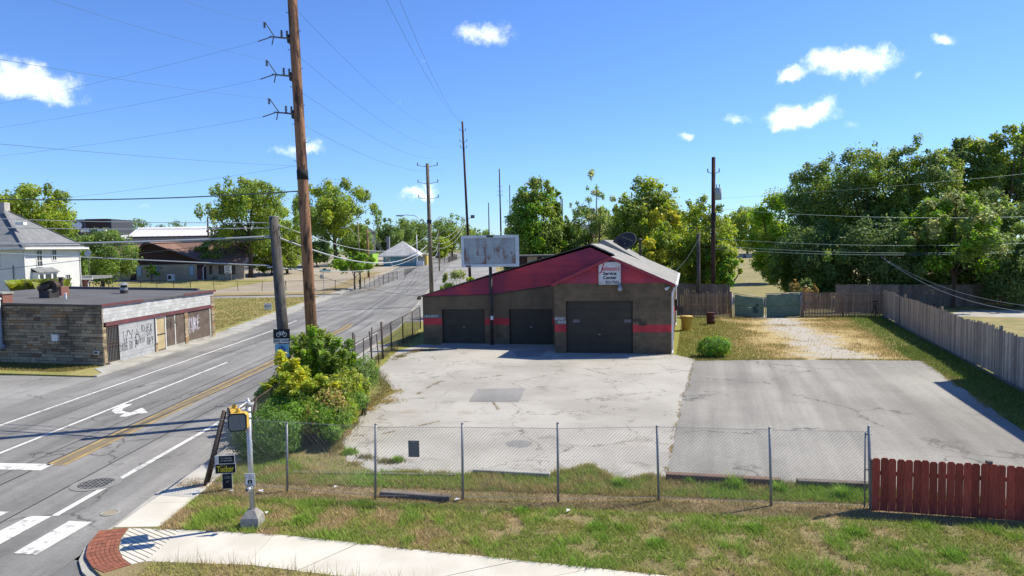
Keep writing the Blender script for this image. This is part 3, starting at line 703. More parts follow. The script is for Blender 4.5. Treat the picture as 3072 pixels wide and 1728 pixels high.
text_mesh('923-7563', .22, m_blackprint, ft(ac+.13, .105), sgn, xs=.9, bold=.006); text_mesh('(317)', .09, m_blackprint, ft(ac-.5, .09), sgn)
a, z = LP(1559, 722, bM-.2); fl = thing('flood_lamp', Fp(a, bM, z, 0), 'small grey dome lamp under the white shop sign', 'lamp')
mb = MB(); q = Fp(a, bM, z-.02, -.3); mb.lathe([(.02, .22), (.06, .2), (.07, .05), (.13, -.02), (.15, -.12), (.11, -.2), (.02, -.22)][::-1], q, 14); mb.build('lamp_head', m_galv, fl, True)
mb = MB(); mb.tube([Fp(a, bM, z+.1, .01), Fp(a, bM, z+.2, -.3)], .025, 6); mb.build('bracket', m_galv, fl)
a, z = LP(1684, 722, bM); fl = thing('corner_floodlight', Fp(a, bM, z, 0), 'tiny white floodlight at the sunny front corner of the garage', 'lamp')
mb = MB(); mb.tube([Fp(a, bM, z, .02), Fp(a-.05, bM, z, -.12)], .02, 6); mb.build('bracket', m_white_metal, fl); mb = MB(); mb.tube([Fp(a-.04, bM, z, -.1), Fp(a-.2, bM, z-.1, -.26)], [.05, .085], 10); mb.build('lamp_head', m_white_metal, fl)
# big mesh satellite dish on the roof
dc = A(1573, 612, 51.5); ds = thing('satellite_dish', (dc[0], dc[1], zr(aR-3)), 'large black dish tilted on the grey garage roof', 'satellite dish')
mb = MB(); R = .92; n = 18; vs = [(0, 0, 0)]; fs = []
for i in range(1, 5):
    r = R*i/4
    vs += [(r*math.cos(2*math.pi*j/n), r*math.sin(2*math.pi*j/n), .22*(r/R)**2) for j in range(n)]
for j in range(n):
    fs.append((0, 1+j, 1+(j+1) % n))
    for i in range(3): fs.append((1+i*n+j, 1+(i+1)*n+j, 1+(i+1)*n+(j+1) % n, 1+i*n+(j+1) % n))
Md = Matrix.Translation(Vector(tuple(dc))) @ Matrix.Rotation(D2R(-35), 4, 'Z') @ Matrix.Rotation(D2R(48), 4, 'X')
mb.add([tuple(Md @ Vector(v)) for v in vs], fs); o = mb.build('reflector', m_dark, ds, True); o.modifiers.new('s', 'SOLIDIFY').thickness = .02
mb = MB(); mb.tube([tuple(dc), (dc[0]+.1, dc[1]+.1, dc[2]-1.6)], .045, 8); mb.build('mast', m_white_metal, ds)
mb = MB(); mb.tube([tuple(Md @ Vector((.7, 0, .2))), tuple(Md @ Vector((0, 0, .7))), tuple(Md @ Vector((-.7, 0, .2)))], .015, 5); mb.build('feed_arm', m_dark, ds)
vp = A(1610, 604, 54); vt = thing('roof_vent', (vp[0], vp[1], 5.0), 'small dark capped flue beside the black roof dish', 'vent')
mb = MB(); mb.tube([(vp[0], vp[1], 4.6), tuple(vp)], .09, 8); mb.build('flue', m_dark, vt); mb = MB(); mb.lathe([(.2, 0), (.17, .06), (.03, .16)], vp, 10); mb.build('cap', m_dark, vt)

# ---- pole sign in front of the left bays
def rusty_panel():
    t, b, M = custom('rusty_sign_panel'); p = t.pos(); x, y, z = t.xyz(p)
    c = t.mix(t.mapr(t.noise(2, 5, p), .35, .65), (.36, .40, .40), (.28, .32, .33))
    n = t.noise(1.7, 6, t.vmath('MULTIPLY', p, (1.3, 1.3, .55)), .65); r = t.math('MULTIPLY', t.mapr(n, .50, .60), t.mapr(z, 6.4, 5.8, .35, 1))
    c = t.mix(t.math('MULTIPLY', r, .85), c, t.mix(t.noise(9, 4, p), (.25, .10, .04), (.12, .05, .025)))
    t.put(b.inputs['Base Color'], t.hsv(c, None, None, t.mapr(t.noise(40, 3, p), .2, .8, .85, 1.15))); b.inputs['Roughness'].default_value = .6; return M
m_rustpan = rusty_panel(); m_signframe = mat('pale_sign_frame', (.62, .66, .66), (.50, .54, .54), 2, .55, fine=.1)
sp = G(1238, 868); SY = float(sp[1])
s0 = A(1160, 593, SY); s1 = A(1306, 672, SY)
ps = thing('pole_sign', sp, 'blank rusted sign panel in a pale blue frame on a tall dark post', 'sign')
zt, zb = A(1160, 593, SY)[2], A(1160, 672.5, SY)[2]; xa, xb = s0[0], s1[0]; xm = float(A(1233, 640, SY)[0])
mb = MB(); mb.tube([(sp[0], SY, 0), (xm, SY, zb+.2)], .10, 10); mb.build('post', m_dark, ps, True)
mb = MB(); mb.box(((xa+xb)/2, SY, (zt+zb)/2), (xb-xa-.1, .28, zt-zb-.1)); cab = mb.build('cabinet', m_signframe, ps)
for z in (zb+.085, zt-.085):
    mb = MB(); mb.box(((xa+xb)/2, SY-.02, z), (xb-xa, .36, .17)); mb.build('frame_rail', m_signframe, cab)
for x in (xa+.085, xb-.10):
    mb = MB(); mb.box((x, SY-.02, (zt+zb)/2), (.17 if x < xm else .22, .364, zt-zb-.344)); mb.build('frame_rail', m_signframe, cab)
hz = (zt-zb-.34)/3.3; z = zb+.17
for k, hk in enumerate((1.0, 1.25, 1.05)):
    mb = MB(); mb.box(((xa+xb)/2, SY-.145, z+hk*hz/2), (xb-xa-.36, .02, hk*hz-.012)); mb.build('panel', m_rustpan, cab); z += hk*hz
mb = MB(); mb.box((xm, SY-.21, zt-.075), (.42, .03, .12)); mb.build('name_plate', m_rust, ps); mb = MB(); mb.box((xa+.42, SY-.21, zb+.07), (.30, .02, .09)); mb.build('maker_plate', m_dark, ps)
mb = MB(); mb.box((sp[0]+.02, SY-.12, float(A(1238, 799, SY)[2])), (.16, .08, .24)); mb.build('switch_box', m_white_metal, ps)

# ================================================================== STONE SHOP
def stone_mat():
    t, b, M = custom('weathered_stone'); p = t.pos(); r = t.node('ShaderNodeObjectInfo').outputs['Random']
    x, y, z = t.xyz(p)
    c = t.mix(t.mapr(r, .1, .9, 0, 1, False), (.41, .325, .21), (.25, .20, .135)); c = t.mix(t.mapr(r, .82, .95), c, (.30, .18, .09))
    st = t.mapr(t.math('ADD', t.noise(.75, 6, t.vmath('MULTIPLY', p, (1, 1, .55)), .7), t.math('MULTIPLY', z, .030)),                 .53, .70)
    st = t.math('MULTIPLY', st, t.mapr(t.math('SUBTRACT', t.math('MULTIPLY', x, -1), 22.25), .0, .6, .15, 1))
    c = t.mix(t.math('MULTIPLY', t.math('MULTIPLY', st, t.mapr(t.math('FRACT', t.math('MULTIPLY', r, 7.3)), 0, 1, .35, 1)), .85), c, (.055, .047, .038)); c = t.mix(t.mapr(t.math('FRACT', t.math('MULTIPLY', r, 13.7)), .74, .78, 0, .6), c, (.09, .072, .05))
    c = t.hsv(c, None, None, t.mapr(t.noise(16, 5, p, .7), .2, .8, .7, 1.3)); t.put(b.inputs['Base Color'], c)
    t.put(b.inputs['Normal'], t.bump(t.noise(14, 5, p, .7), .8, .05)); return M
m_stone = stone_mat()
m_cmu = mat('raw_block', (.47, .475, .47), (.40, .405, .40), 1.5, .95, .3, 50, fine=.15, rnd=.13)
m_silver = mat('silver_painted_block', (.40, .41, .42), (.33, .34, .35), 3, .6, .4, 25, fine=.2, fscale=12, rnd=.06)
m_mortar = mat('dark_mortar', (.06, .052, .042), fine=.2)
m_rooft = mat('roof_membrane', (.085, .083, .082), (.115, .112, .11), .5, .9, .2, 20, fine=.15)
m_maroon = mat('maroon_steel', (.16, .055, .060), (.10, .045, .05), 2, .7, fine=.2)
m_ply = mat('brown_board', (.135, .105, .085), (.095, .075, .062), 2.5, .9, .2, 20, fine=.25)
m_ply2 = mat('raw_plywood', (.46, .37, .22), (.38, .30, .17), 2, .85, fine=.12)
m_graf = mat('black_spray', (.03, .03, .032), fine=.05); m_grafw = mat('pale_spray', (.50, .48, .55), fine=.05)
m_brickc = custom('chimney_brick'); _t, _b, m_brickc = m_brickc
_br = _t.node('ShaderNodeTexBrick'); _br.inputs['Scale'].default_value = 5; _br.inputs['Color1'].default_value = (.25, .07, .045, 1); _br.inputs['Color2'].default_value = (.19, .06, .04, 1); _br.inputs['Mortar'].default_value = (.3, .27, .24, 1)
_x, _y, _z = _t.xyz(_t.pos()); _t.put(_br.inputs['Vector'], _t.comb(_t.math('ADD', _x, _y), _z, 0.0)); _t.put(_b.inputs['Base Color'], _br.outputs[0])
S0 = G(262, 920)[:2]; S1 = G(541, 846)[:2]; fe = (S1-S0)/np.linalg.norm(S1-S0); FL = float(np.linalg.norm(S1-S0)); fnv = np.array((fe[1], -fe[0]))   # outward (east)
SL = np.array((-.970, .243)); sn = np.array((SL[1], -SL[0]))*1.0; sn = -sn if sn[1] > 0 else sn     # outward (towards camera)
SH = 3.30
shop = thing('stone_shop', (S0[0], S0[1], 0), 'low flat-roofed shop with weathered stone side wall and boarded painted front', 'shop')
def sP(u, v): return plane_hit(u, v, S0, fe, fnv)
SBL = 15.0; back0 = S0+SL*SBL; back1 = S1+SL*SBL
mb = MB()
ins = .06
c0 = S0-fnv*ins-sn*ins; c1 = S1-fnv*ins; c2 = back1; c3 = back0-sn*ins
mb.prism([tuple(c0), tuple(c1), tuple(c2), tuple(c3)], -.1, SH-.05); body = mb.build('wall', m_mortar, shop)
R_side = Matrix(((SL[0], -sn[0], 0), (SL[1], -sn[1], 0), (0, 0, 1))); R_fr = Matrix(((fe[0], -fnv[0], 0), (fe[1], -fnv[1], 0), (0, 0, 1)))
rng = random.Random(11); z = 0.0; cnt = 0
srest = MB()
while z < SH-.12:
    h = rng.choice((.10, .13, .16, .19, .19, .22)); h = min(h, SH-.06-z); s = -.02; 
    while s < 12.5:
        l = rng.choice((.3, .45, .55, .7, .9, 1.15)); dpt = rng.uniform(-.012, .018)
        q = S0+SL*(s+l/2)-sn*(.05-dpt)
        if not (1 < 0):
            if s < 8.6 and cnt < 300: piece('stone', m_stone, (q[0], q[1], z+h/2), (l-.020, .1, h-.020), R_side, body); cnt += 1
            else: srest.box((q[0], q[1], z+h/2), (l-.020, .1, h-.020), M=R_side)
        s += l
    z += h
tag(srest.build('stones', m_stone, body), kind='stuff')
def fbox(s0, s1, z0, z1, o0, o1, mt, name, par=None):
    q = S0+fe*(s0+s1)/2+fnv*(o0+o1)/2; mb = MB(); mb.box((q[0], q[1], (z0+z1)/2), (s1-s0, abs(o1-o0), z1-z0), M=R_fr); return mb.build(name, mt, par or shop)
zx = lambda x, y: (x*.2149, 704.4+.2149*y)
S = lambda x, y: sP(*zx(x, y))
zb1 = (S(1225, 500)[1]+S(2460, 290)[1])/2; zb0 = zb1-.22
# block parapet band
row = 0; z = zb1+.005
fascia = fbox(0, FL, zb1, SH-.02, -.08, -.03, m_mortar, 'parapet')
while z < SH-.05:
    h = min(.2, SH-.02-z); s = -((row % 2)*.2)
    while s < FL-.03:
        b0, b1 = max(s, 0.02), min(s+.4, FL-.01)
        if b1-b0 > .05: q = S0+fe*(b0+b1)/2+fnv*(-.02+rng.uniform(-.004, .004)); piece('block', m_cmu, (q[0], q[1], z+h/2), (b1-b0-.008, .07, h-.008), R_fr, fascia)
        s += .4
    z += h; row += 1
fbox(.25, FL-.12, zb0, zb1, -.06, .05, m_maroon, 'steel_beam')
sD0, sD1 = S(1258, 800)[0], S(1392, 760)[0]; sV1 = S(1805, 600)[0]; sW0, sW1 = S(1835, 600)[0], S(1938, 600)[0]; sP1, sP2 = S(2160, 550)[0], S(2203, 540)[0]; sQ = S(2452, 480)[0]
# corner piers in stone
def pier(s0, s1, z0, z1, o=.02):
    z = z0
    while z < z1-.04:
        h = rng.choice((.12, .16, .2)); h = min(h, z1-z); dd = rng.uniform(-.012, .02)
        q = S0+fe*(s0+s1)/2+fnv*(o-.05+dd); piece('stone', m_stone, (q[0], q[1], z+h/2), (s1-s0-rng.uniform(.0, .05), .12, h-.012), R_fr, body); z += h
pier(0.02, sD0-.06, 0, zb0); pier(sP1+.02, sP2-.02, 0, zb0); pier(sQ+.25, FL, 0, SH-.3, .04); pier(sV1-.02, sW0-.02, 0, .55, .06)
fbox(sQ+.02, sQ+.24, 0, zb0, -.06, .0, m_kerb, 'pillar')
# barred security door
dr = fbox(sD0, sD1, .12, zb0-.04, -.08, -.045, m_dark, 'security_door'); 
for f in (0.0, 1.0): fbox(sD0+f*(sD1-sD0)-.03, sD0+f*(sD1-sD0)+.03, .1, zb0-.02, -.05, .02, m_dark, 'door_frame', dr)
for z in (.14, 1.0, 1.18, zb0-.08): fbox(sD0+.03, sD1-.03, z-.03, z+.03, -.045, .0, m_galv if 0 else m_rust, 'rail', dr)
for k in range(7):
    s = sD0+.1+k*(sD1-sD0-.2)/6; fbox(s-.012, s+.012, .17, zb0-.1, -.04, -.012, m_greyprint, 'bar', dr)
fbox(sD0-.05, sD1+.1, 0, .1, -.05, .15, m_kerb, 'step')
# painted block infill
infill = fbox(sD1+.04, sV1, 0, zb0, -.09, -.04, m_mortar, 'infill'); z = .0; row = 0
while z < zb0-.05:
    h = min(.2, zb0-z); s = sD1+.05-((row % 2)*.2)
    while s < sV1-.03:
        b0, b1 = max(s, sD1+.05), min(s+.4, sV1)
        if b1-b0 > .05: q = S0+fe*(b0+b1)/2+fnv*(-.03+rng.uniform(-.003, .003)); piece('block', m_silver, (q[0], q[1], z+h/2), (b1-b0-.008, .06, h-.008), R_fr, infill)
        s += .4
    z += h; row += 1
# boarded door and panels
bd = fbox(sW0, sW1, .08, zb0-.05, -.09, -.05, m_ply2, 'boarded_door')
for s in (sW0-.04, sW1+.04): fbox(s-.04, s+.04, .0, zb0-.01, -.06, .0, m_white_metal, 'door_frame', bd)
fbox(sW0, sW1, zb0-.06, zb0, -.06, -.005, m_white_metal, 'door_frame', bd); fbox(sW0, sW1, 1.0, 1.05, -.05, -.02, m_dark, 'push_bar', bd)
p_a = fbox(sW1+.10, (sW1+sP1)/2+.05, .15, zb0-.03, -.07, -.03, m_ply, 'board'); fbox((sW1+sP1)/2+.06, sP1, .15, zb0-.03, -.068, -.026, m_ply, 'board'); p_b = fbox(sP2+.02, sQ, .15, zb0-.02, -.07, -.03, m_ply, 'board')
fbox((sW1+sP1)/2-.01, (sW1+sP1)/2+.07, .15, zb0-.03, -.025, -.02, m_whiteprint, 'batten', p_a)
fbox(sW1+.05, FL-.05, .0, .15, -.07, -.01, m_kerb, 'plinth'); 
fex = (fe[0], fe[1], 0); gpt = lambda s, z, o=.004: (*(S0+fe*s+fnv*o), z)
GL = {'W': [[(0, 1), (.25, 0), (.5, .7), (.75, 0), (1, 1)]], 'Y': [[(0, 1), (.5, .5)], [(1, 1), (.4, 0)]], 'A': [[(0, 0), (.5, 1), (1, 0)], [(.2, .4), (.85, .42)]], '3': [[(0, 1), (.8, 1), (.4, .6), (.9, .3), (.5, 0), (0, .1)]], '8': [[(.5, .5), (0, .75), (.5, 1), (.9, .75), (.1, .25), (.5, 0), (1, .25), (.5, .5)]],
 'T': [[(0, 1), (1, 1)], [(.5, 1), (.45, 0)]], 'H': [[(0, 1), (0, 0)], [(1, 1), (1, 0)], [(0, .5), (1, .55)]], 'O': [[(.5, 1), (.05, .7), (.1, .2), (.5, 0), (.95, .3), (.9, .8), (.5, 1)]], '4': [[(.1, 1), (0, .45), (1, .45)], [(.8, .9), (.75, 0)]], 'L': [[(0, 1), (0, 0), (.8, .05)]], 'I': [[(.5, .7), (.45, 0)]], 'V': [[(0, .9), (.5, 0), (1, 1)]], 'N': [[(0, 0), (.05, 1), (.9, 0), (1, 1)]],
 'R': [[(0, 0), (.05, 1), (.8, .85), (.1, .5), (.9, 0)]], 'U': [[(0, 1), (.1, .1), (.8, 0), (1, 1)]], 'E': [[(.9, 1), (0, .9), (.05, 0), (.9, .05)], [(0, .5), (.7, .5)]], 'K': [[(0, 1), (.05, 0)], [(.9, 1), (.05, .45), (1, 0)]], 'D': [[(0, 0), (.05, 1), (.9, .6), (.8, .2), (0, 0)]], 'P': [[(0, 0), (.05, 1), (.9, .8), (.8, .5), (.05, .45)]], 'B': [[(0, 0), (.05, 1), (.8, .8), (.1, .5), (.9, .25), (0, 0)]], 'C': [[(.95, .85), (.4, 1), (.05, .5), (.4, 0), (1, .15)]], 'S': [[(.9, .9), (.2, .95), (.15, .6), (.85, .4), (.7, 0), (0, .1)]]}
def spray(txt, s, z, hgt, wdt, par, mt, off, sw=.035, slope=0.0, seed=1):
    rg = random.Random(seed); mb = MB(); n = len(txt); cw = wdt/n
    for k, ch in enumerate(txt):
        if ch not in GL: continue
        dz = rg.uniform(-.08, .08)*hgt; sc = rg.uniform(.85, 1.15); sh = rg.uniform(-.1, .2)
        for pl in GL[ch]:
            P = [(s-wdt/2+k*cw+(x+sh*y)*cw*.72+rg.uniform(-.03, .03)*cw, z+slope*(k-n/2)*cw+(y-.5)*hgt*sc+dz+rg.uniform(-.04, .04)*hgt) for x, y in pl]
            mb.tube([gpt(a_, b_, off) for a_, b_ in P], [sw*rg.uniform(.35, .55) for _ in P], 4)
    for i_ in range(len(mb.v)):        # flatten the paint against the wall
        v = np.array(mb.v[i_]); d_ = (v[:2]-S0)@fnv-off; v[:2] -= fnv*d_*.9; mb.v[i_] = tuple(v)
    mb.build('graffiti', mt, par)
s, z = S(1545, 640); spray('WYA', s, z, .62, 1.75, infill, m_graf, .004, .06, seed=1)
s, z = S(1725, 560); spray('RUEK', s, z, .38, 1.15, infill, m_graf, .004, .05, seed=2); s, z = S(1748, 620); spray('DO', s, z, .3, .5, infill, m_graf, .004, .045, seed=3)
s, z = S(1550, 745); spray('38TH TO 34', s-.3, z-.06, .42, 1.75, infill, m_graf, .004, .05, .06, 4); s, z = S(1645, 700); spray('LIVIN', s, z, .40, .9, infill, m_graf, .004, .05, seed=5); s, z = S(1762, 705); spray('OPY', s, z, .42, .7, infill, m_graf, .004, .05, seed=6)
s, z = S(2020, 500); spray('BBA', s, z, .6, 1.3, p_a, m_graf, -.018, .05, seed=7)
s, z = S(2280, 515); spray('CURE', s, z, .95, 1.5, p_b, m_grafw, -.024, .06, seed=8); spray('CURE', s+.06, z+.03, .80, 1.5, p_b, m_grafw, -.022, .05, seed=9)
# roof
ro = .12
mb = MB(); r_ = [S0+(-SL)*ro*0+fnv*ro+sn*ro, S1+fnv*ro-sn*ro, back1-sn*.1, back0+sn*ro]
mb.slab([(*r_[0], SH+.04), (*r_[1], SH+.04), (*r_[2], SH+.22), (*r_[3], SH+.22)], (0, 0, -.09)); sroof = mb.build('roof', m_rooft, shop)
mb = MB(); mb.beam((*(r_[0]), SH-.03), (*(r_[3]), SH+.14), .03, .10); mb.build('roof_edge', m_ply, sroof)
mb = MB(); mb.beam((*(S1-fe*.4+SL*1), SH+.1), (*(back1-fe*.4), SH+.3), .25, .22); mb.build('rear_parapet', m_rooft, sroof)
for f0, f1 in ((0.0, .30), (.66, 1.0)):
    mb = MB(); a_, b_ = r_[0]+(r_[1]-r_[0])*f0, r_[0]+(r_[1]-r_[0])*f1; mb.beam((*a_, SH+.0), (*b_, SH+.0), .03, .14); mb.build('flashing', m_maroon, sroof)
def roofp(u, v): d = ray(u, v); t = (SH+.1-CAMH)/d[2]; return CAM+d*t
q = roofp(312, 738); mb = MB(); mb.lathe([(.24, -.05), (.24, .42), (.20, .42), (.20, .55), (.36, .56), (.03, .74)], q, 14); o = mb.build('roof_vent', m_dark, sroof)
mb = MB(); mb.lathe([(.37, .57), (.03, .76)], q, 14); mb.build('vent_cap', m_galv, o); mb = MB(); mb.lathe([(.245, .22), (.245, .40)], q, 14); mb.build('band', m_galv, o)
q = roofp(155, 744); mb = MB(); mb.box((q[0], q[1], q[2]+.25), (.62, .6, .7), M=R_side); o = mb.build('chimney', m_brickc, sroof); mb = MB(); mb.tube([(q[0], q[1], q[2]+.5), (q[0], q[1], q[2]+1.2)], .13, 10); mb.tube([(q[0], q[1], q[2]+1.16), (q[0], q[1], q[2]+1.22)], .2, 10); mb.build('flue', m_rust, o)
q = roofp(8, 762); mb = MB(); mb.box((q[0], q[1], q[2]+.22), (.7, .6, .6), M=R_side); o = mb.build('chimney', m_brickc, sroof); mb = MB(); mb.box((q[0], q[1], q[2]+.57), (.8, .7, .1), M=R_side); mb.build('chimney_cap', m_kerb, o)
q = roofp(124, 750); mb = MB(); mb.box((q[0], q[1], q[2]+.2), (.8, .7, .55), M=R_side); o = mb.build('fan_housing', m_dark, sroof)
mb = MB(); mb.tube([(q[0]-.5, q[1]-.2, q[2]+.55), (q[0]+.1, q[1], q[2]+.8)], .22, 12); mb.tube([(q[0]+.35, q[1]-.1, q[2]+.75), (q[0]+.42, q[1]+.18, q[2]+.78)], .27, 14); mb.build('blower', m_rust, o); mb = MB(); mb.beam((q[0]-.5, q[1], q[2]+.85), (q[0]+.3, q[1], q[2]+1.1), .5, .04); mb.build('hood', m_rust, o)
q = roofp(165, 752); mb = MB(); mb.lathe([(.07, 0), (.07, .3), (.09, .3), (.09, .36)], q, 8); mb.build('vent_pipe', m_whiteprint, sroof)
# duct on the stone side, notice box, small vent
def sideP(u, v): 
    s, z = plane_hit(u, v, S0, SL, sn); return s, z
s, z = sideP(4, 800); q = S0+SL*s+sn*.3
mb = MB(); mb.tube([(*(q-sn*.3), .9), (*q, 1.0), (*q, 1.3), (*q, 3.0), (*q, SH+.35)], .24, 12); o = mb.build('duct', mat('blue_grey_duct', (.36, .43, .50), (.30, .36, .42), 2, .5, fine=.08), shop, True); mb = MB(); mb.lathe([(.3, 0), (.28, .08), (.05, .2)], (q[0], q[1], SH+.33), 12); mb.build('duct_cap', m_white_metal, o)
s, z = sideP(142, 850); q = S0+SL*s+sn*.06
mb = MB(); mb.box((q[0], q[1], z), (.4, .14, .34), M=R_side); o = mb.build('notice_box', m_white_metal, shop); mb = MB(); mb.box((q[0]+sn[0]*.02, q[1]+sn[1]*.02, z+.19), (.44, .19, .03), M=R_side); mb.build('lid', m_white_metal, o)
s, z = sideP(244, 887); q = S0+SL*s+sn*.02; mb = MB(); mb.box((q[0], q[1], z), (.3, .1, .2), M=R_side); o = mb.build('wall_vent', m_white_metal, shop); mb = MB(); mb.box((q[0]+sn[0]*.05, q[1]+sn[1]*.05, z), (.22, .02, .13), M=R_side); mb.build('grille', m_dark, o)
# ================================================================== VEGETATION
m_bark = mat('bark', (.10, .075, .055), (.065, .05, .04), 2, .95, .5, 20, stretch=(1, 1, .3), fine=.3)
lf_green = leafmat('leaf_green', (.19, .27, .045), (.26, .30, .055), None, .5)
lf_mid = leafmat('leaf_mid', (.180, .275, .062), (.24, .315, .068), None, .5)
lf_dark = leafmat('leaf_dark', (.125, .195, .060), (.175, .235, .068), None, .45)
lf_yg = leafmat('leaf_yellow_green', (.27, .36, .045), (.34, .39, .055), (.52, .46, .045), .5)
lf_gold = leafmat('leaf_gold', (.62, .55, .05), (.50, .47, .05), None, .35)
lf_bright = leafmat('leaf_bright', (.18, .33, .03), (.26, .38, .04), None, .5)
lf_pale = leafmat('leaf_pale', (.38, .40, .17), (.30, .34, .13), None, .5)
lf_box = leafmat('leaf_hedge', (.12, .22, .032), (.17, .27, .038), None, .35)
lf_hdark = leafmat('leaf_hedge_dark', (.075, .15, .022), (.105, .185, .028), None, .25)
lf_rusty = leafmat('leaf_rusty', (.36, .23, .08), (.28, .25, .08), None, .4)
def quads(C, N, S, rng, asp=.6):
    """diamond leaves: centres, normals, sizes -> verts, faces"""
    n = len(C); N = N/np.linalg.norm(N, axis=1, keepdims=True)
    r = rng.normal(size=(n, 3)); T = r-N*(r*N).sum(1, keepdims=True); T /= np.linalg.norm(T, axis=1, keepdims=True); B = np.cross(N, T)
    S = S[:, None]; V = np.stack([C-T*S, C+B*S*asp-T*S*.1, C+T*S, C-B*S*asp-T*S*.1], 1).reshape(-1, 3)
    return V, np.arange(4*n).reshape(n, 4)
def sphere_pts(n, rng):
    d = rng.normal(size=(n, 3)); return d/np.linalg.norm(d, axis=1, keepdims=True)
def fill_blobs(blobs, n, leaf, rng, up=.35, inner=.35, jit=.8, ell=None, ff=.3):
    """blobs: (cx,cy,cz,rx,ry,rz,w)"""
    ar = np.array([b[3]*b[4]+b[4]*b[5]+b[3]*b[5] for b in blobs]); ar = ar/ar.sum(); Cs, Ns, idx = [], [], []
    for k, b in enumerate(blobs):
        m_ = max(6, int(n*ar[k])); d = sphere_pts(m_, rng); rr = (inner+(1-inner)*rng.random(m_)**.6)*(1+.35*(rng.random(m_) < .22)*rng.random(m_))
        rr *= 1+.18*np.sin(d[:, 0]*7+k)*np.cos(d[:, 2]*6+2*k)
        Cs.append(np.array(b[:3])+d*rr[:, None]*np.array(b[3:6])); Ns.append(d+rng.normal(size=(m_, 3))*jit+np.array((0, 0, up))); idx.append(np.full(m_, k))
    if ell is not None:            # loose leaves through the whole crown so the clumps run into each other
        m_ = int(n*ff); d = sphere_pts(m_, rng); rr = rng.random(m_)**.45; q = np.array(ell[:3])+d*rr[:, None]*np.array(ell[3:6])
        bc = np.array([b[:3] for b in blobs]); br_ = np.array([b[3] for b in blobs]); dist = np.linalg.norm(q[:, None, :]-bc[None], axis=2)/br_; near = dist.min(1) < 1.4
        q, d = q[near], d[near]; Cs.append(q); Ns.append(d+rng.normal(size=q.shape)*jit+np.array((0, 0, up))); idx.append(dist[near].argmin(1))
    C = np.concatenate(Cs); return C, np.concatenate(Ns), leaf*rng.uniform(.6, 1.35, len(C)), np.concatenate(idx)
def crown_blobs(c, rx, ry, rz, nb, rng, br=(.2, .36), shape='oval'):
    out = []; tries = 0
    while len(out) < nb and tries < 5000:
        tries += 1; d = rng.uniform(-1, 1, 3); q = np.linalg.norm(d)
        if q > 1 or q < .25 and len(out) > 3: continue
        hor = math.hypot(d[0], d[1])
        if shape == 'cone' and hor > (1-d[2])*.55+.12: continue
        if shape == 'vase' and hor > (d[2]+1)*.5+.25: continue
        s = rng.uniform(*br)*min(rx, rz)*(1.0 if q < .7 else .8)
        p = (c[0]+d[0]*rx*.86, c[1]+d[1]*ry*.86, c[2]+d[2]*rz*.88)
        out.append((*p, s*1.15, s*1.15, s*.85))
    if shape != 'none':               # small sprays that break the outline
        for _ in range(int(nb*.8)):
            d = rng.normal(size=3); d /= np.linalg.norm(d); d[2] = abs(d[2])*1.1-.25; q = rng.uniform(.92, 1.16)
            if shape == 'cone' and math.hypot(d[0], d[1]) > (1-d[2])*.55+.15: continue
            s = rng.uniform(.05, .13)*min(rx, rz); out.append((c[0]+d[0]*rx*q, c[1]+d[1]*ry*q, c[2]+d[2]*rz*q, s, s, s*rng.uniform(.9, 1.8)))
    return out
def make_tree(name, label, base, h, wd, seed, mats, n=9000, leaf=.22, trunk=.25, nb=34, br=(.2, .36), cat='tree', group=None, shape='oval', dep=None, gold=None, cz=None, limbs=True, low=None, up=.7):
    rng = np.random.default_rng(seed); b = np.array(base, float); t = thing(name, b, label, cat, group)
    z0 = h*(trunk if low is None else low); cc = (b[0], b[1], b[2]+(z0+h)/2); rz = (h-z0)/2; rx = wd/2; ry = (dep or wd)/2
    bl = crown_blobs(cc, rx, ry, rz, nb, rng, br, shape)
    C, N, S, idx = fill_blobs(bl, n, leaf, rng, up, ell=(*cc, rx, ry, rz))
    mi = np.zeros(len(C), int)
    if len(mats) > 1:
        pick = rng.random(len(bl)); share = 1.0/len(mats); mi = np.minimum((pick[idx]/share).astype(int), len(mats)-1)
    V, F = quads(C, N, S, rng); mesh_np('crown', V, F, mats, t, mi)
    if gold:                              # a patch of turned leaves (offset, radius, share)
        gx, gz, gr, mg = gold; G_ = []
        for k in range(7): G_.append((b[0]+gx+rng.uniform(-1, 1)*gr, b[1]-ry*.85+rng.uniform(-.5, .5), b[2]+gz+rng.uniform(-1, 1)*gr*1.2, gr*.55, gr*.4, gr*.45))
        C2, N2, S2, _ = fill_blobs(G_, n//9, leaf, rng); V, F = quads(C2, N2, S2, rng); mesh_np('turned_foliage', V, F, [mg], t)
    tr = max(.08, h*.022); top = b[2]+z0+(h-z0)*.45
    pts = [(b[0]+math.sin(k*1.3+seed)*.02*h*k/4, b[1]+math.cos(k*1.7+seed)*.02*h*k/4, b[2]-.1+(top-b[2])*k/4) for k in range(5)]
    mb = MB(); mb.tube(pts, [tr*1.3, tr, tr*.9, tr*.75, tr*.5], 8); tk = mb.build('trunk', m_bark, t, True)
    if limbs:
        for k in rng.choice(len(bl), min(len(bl), 12), replace=False):
            q = bl[k]; s = pts[2+int(rng.integers(0, 2))]; mid = ((s[0]*.45+q[0]*.55), (s[1]*.45+q[1]*.55), s[2]*.55+q[2]*.45)
            mb = MB(); mb.tube([s, mid, q[:3]], [tr*.45, tr*.28, tr*.1], 5, False); mb.build('limb', m_bark, tk, True)
    return t
def at_base(u, vt, vb, Y, wpx):
    """photo column u, top row, ground row (or None -> ground at depth Y), depth, width px -> base, height, width"""
    p = A(u, vt, Y); zb = rise(Y); return (p[0], Y, zb), p[2]-zb, wpx*Y/1761
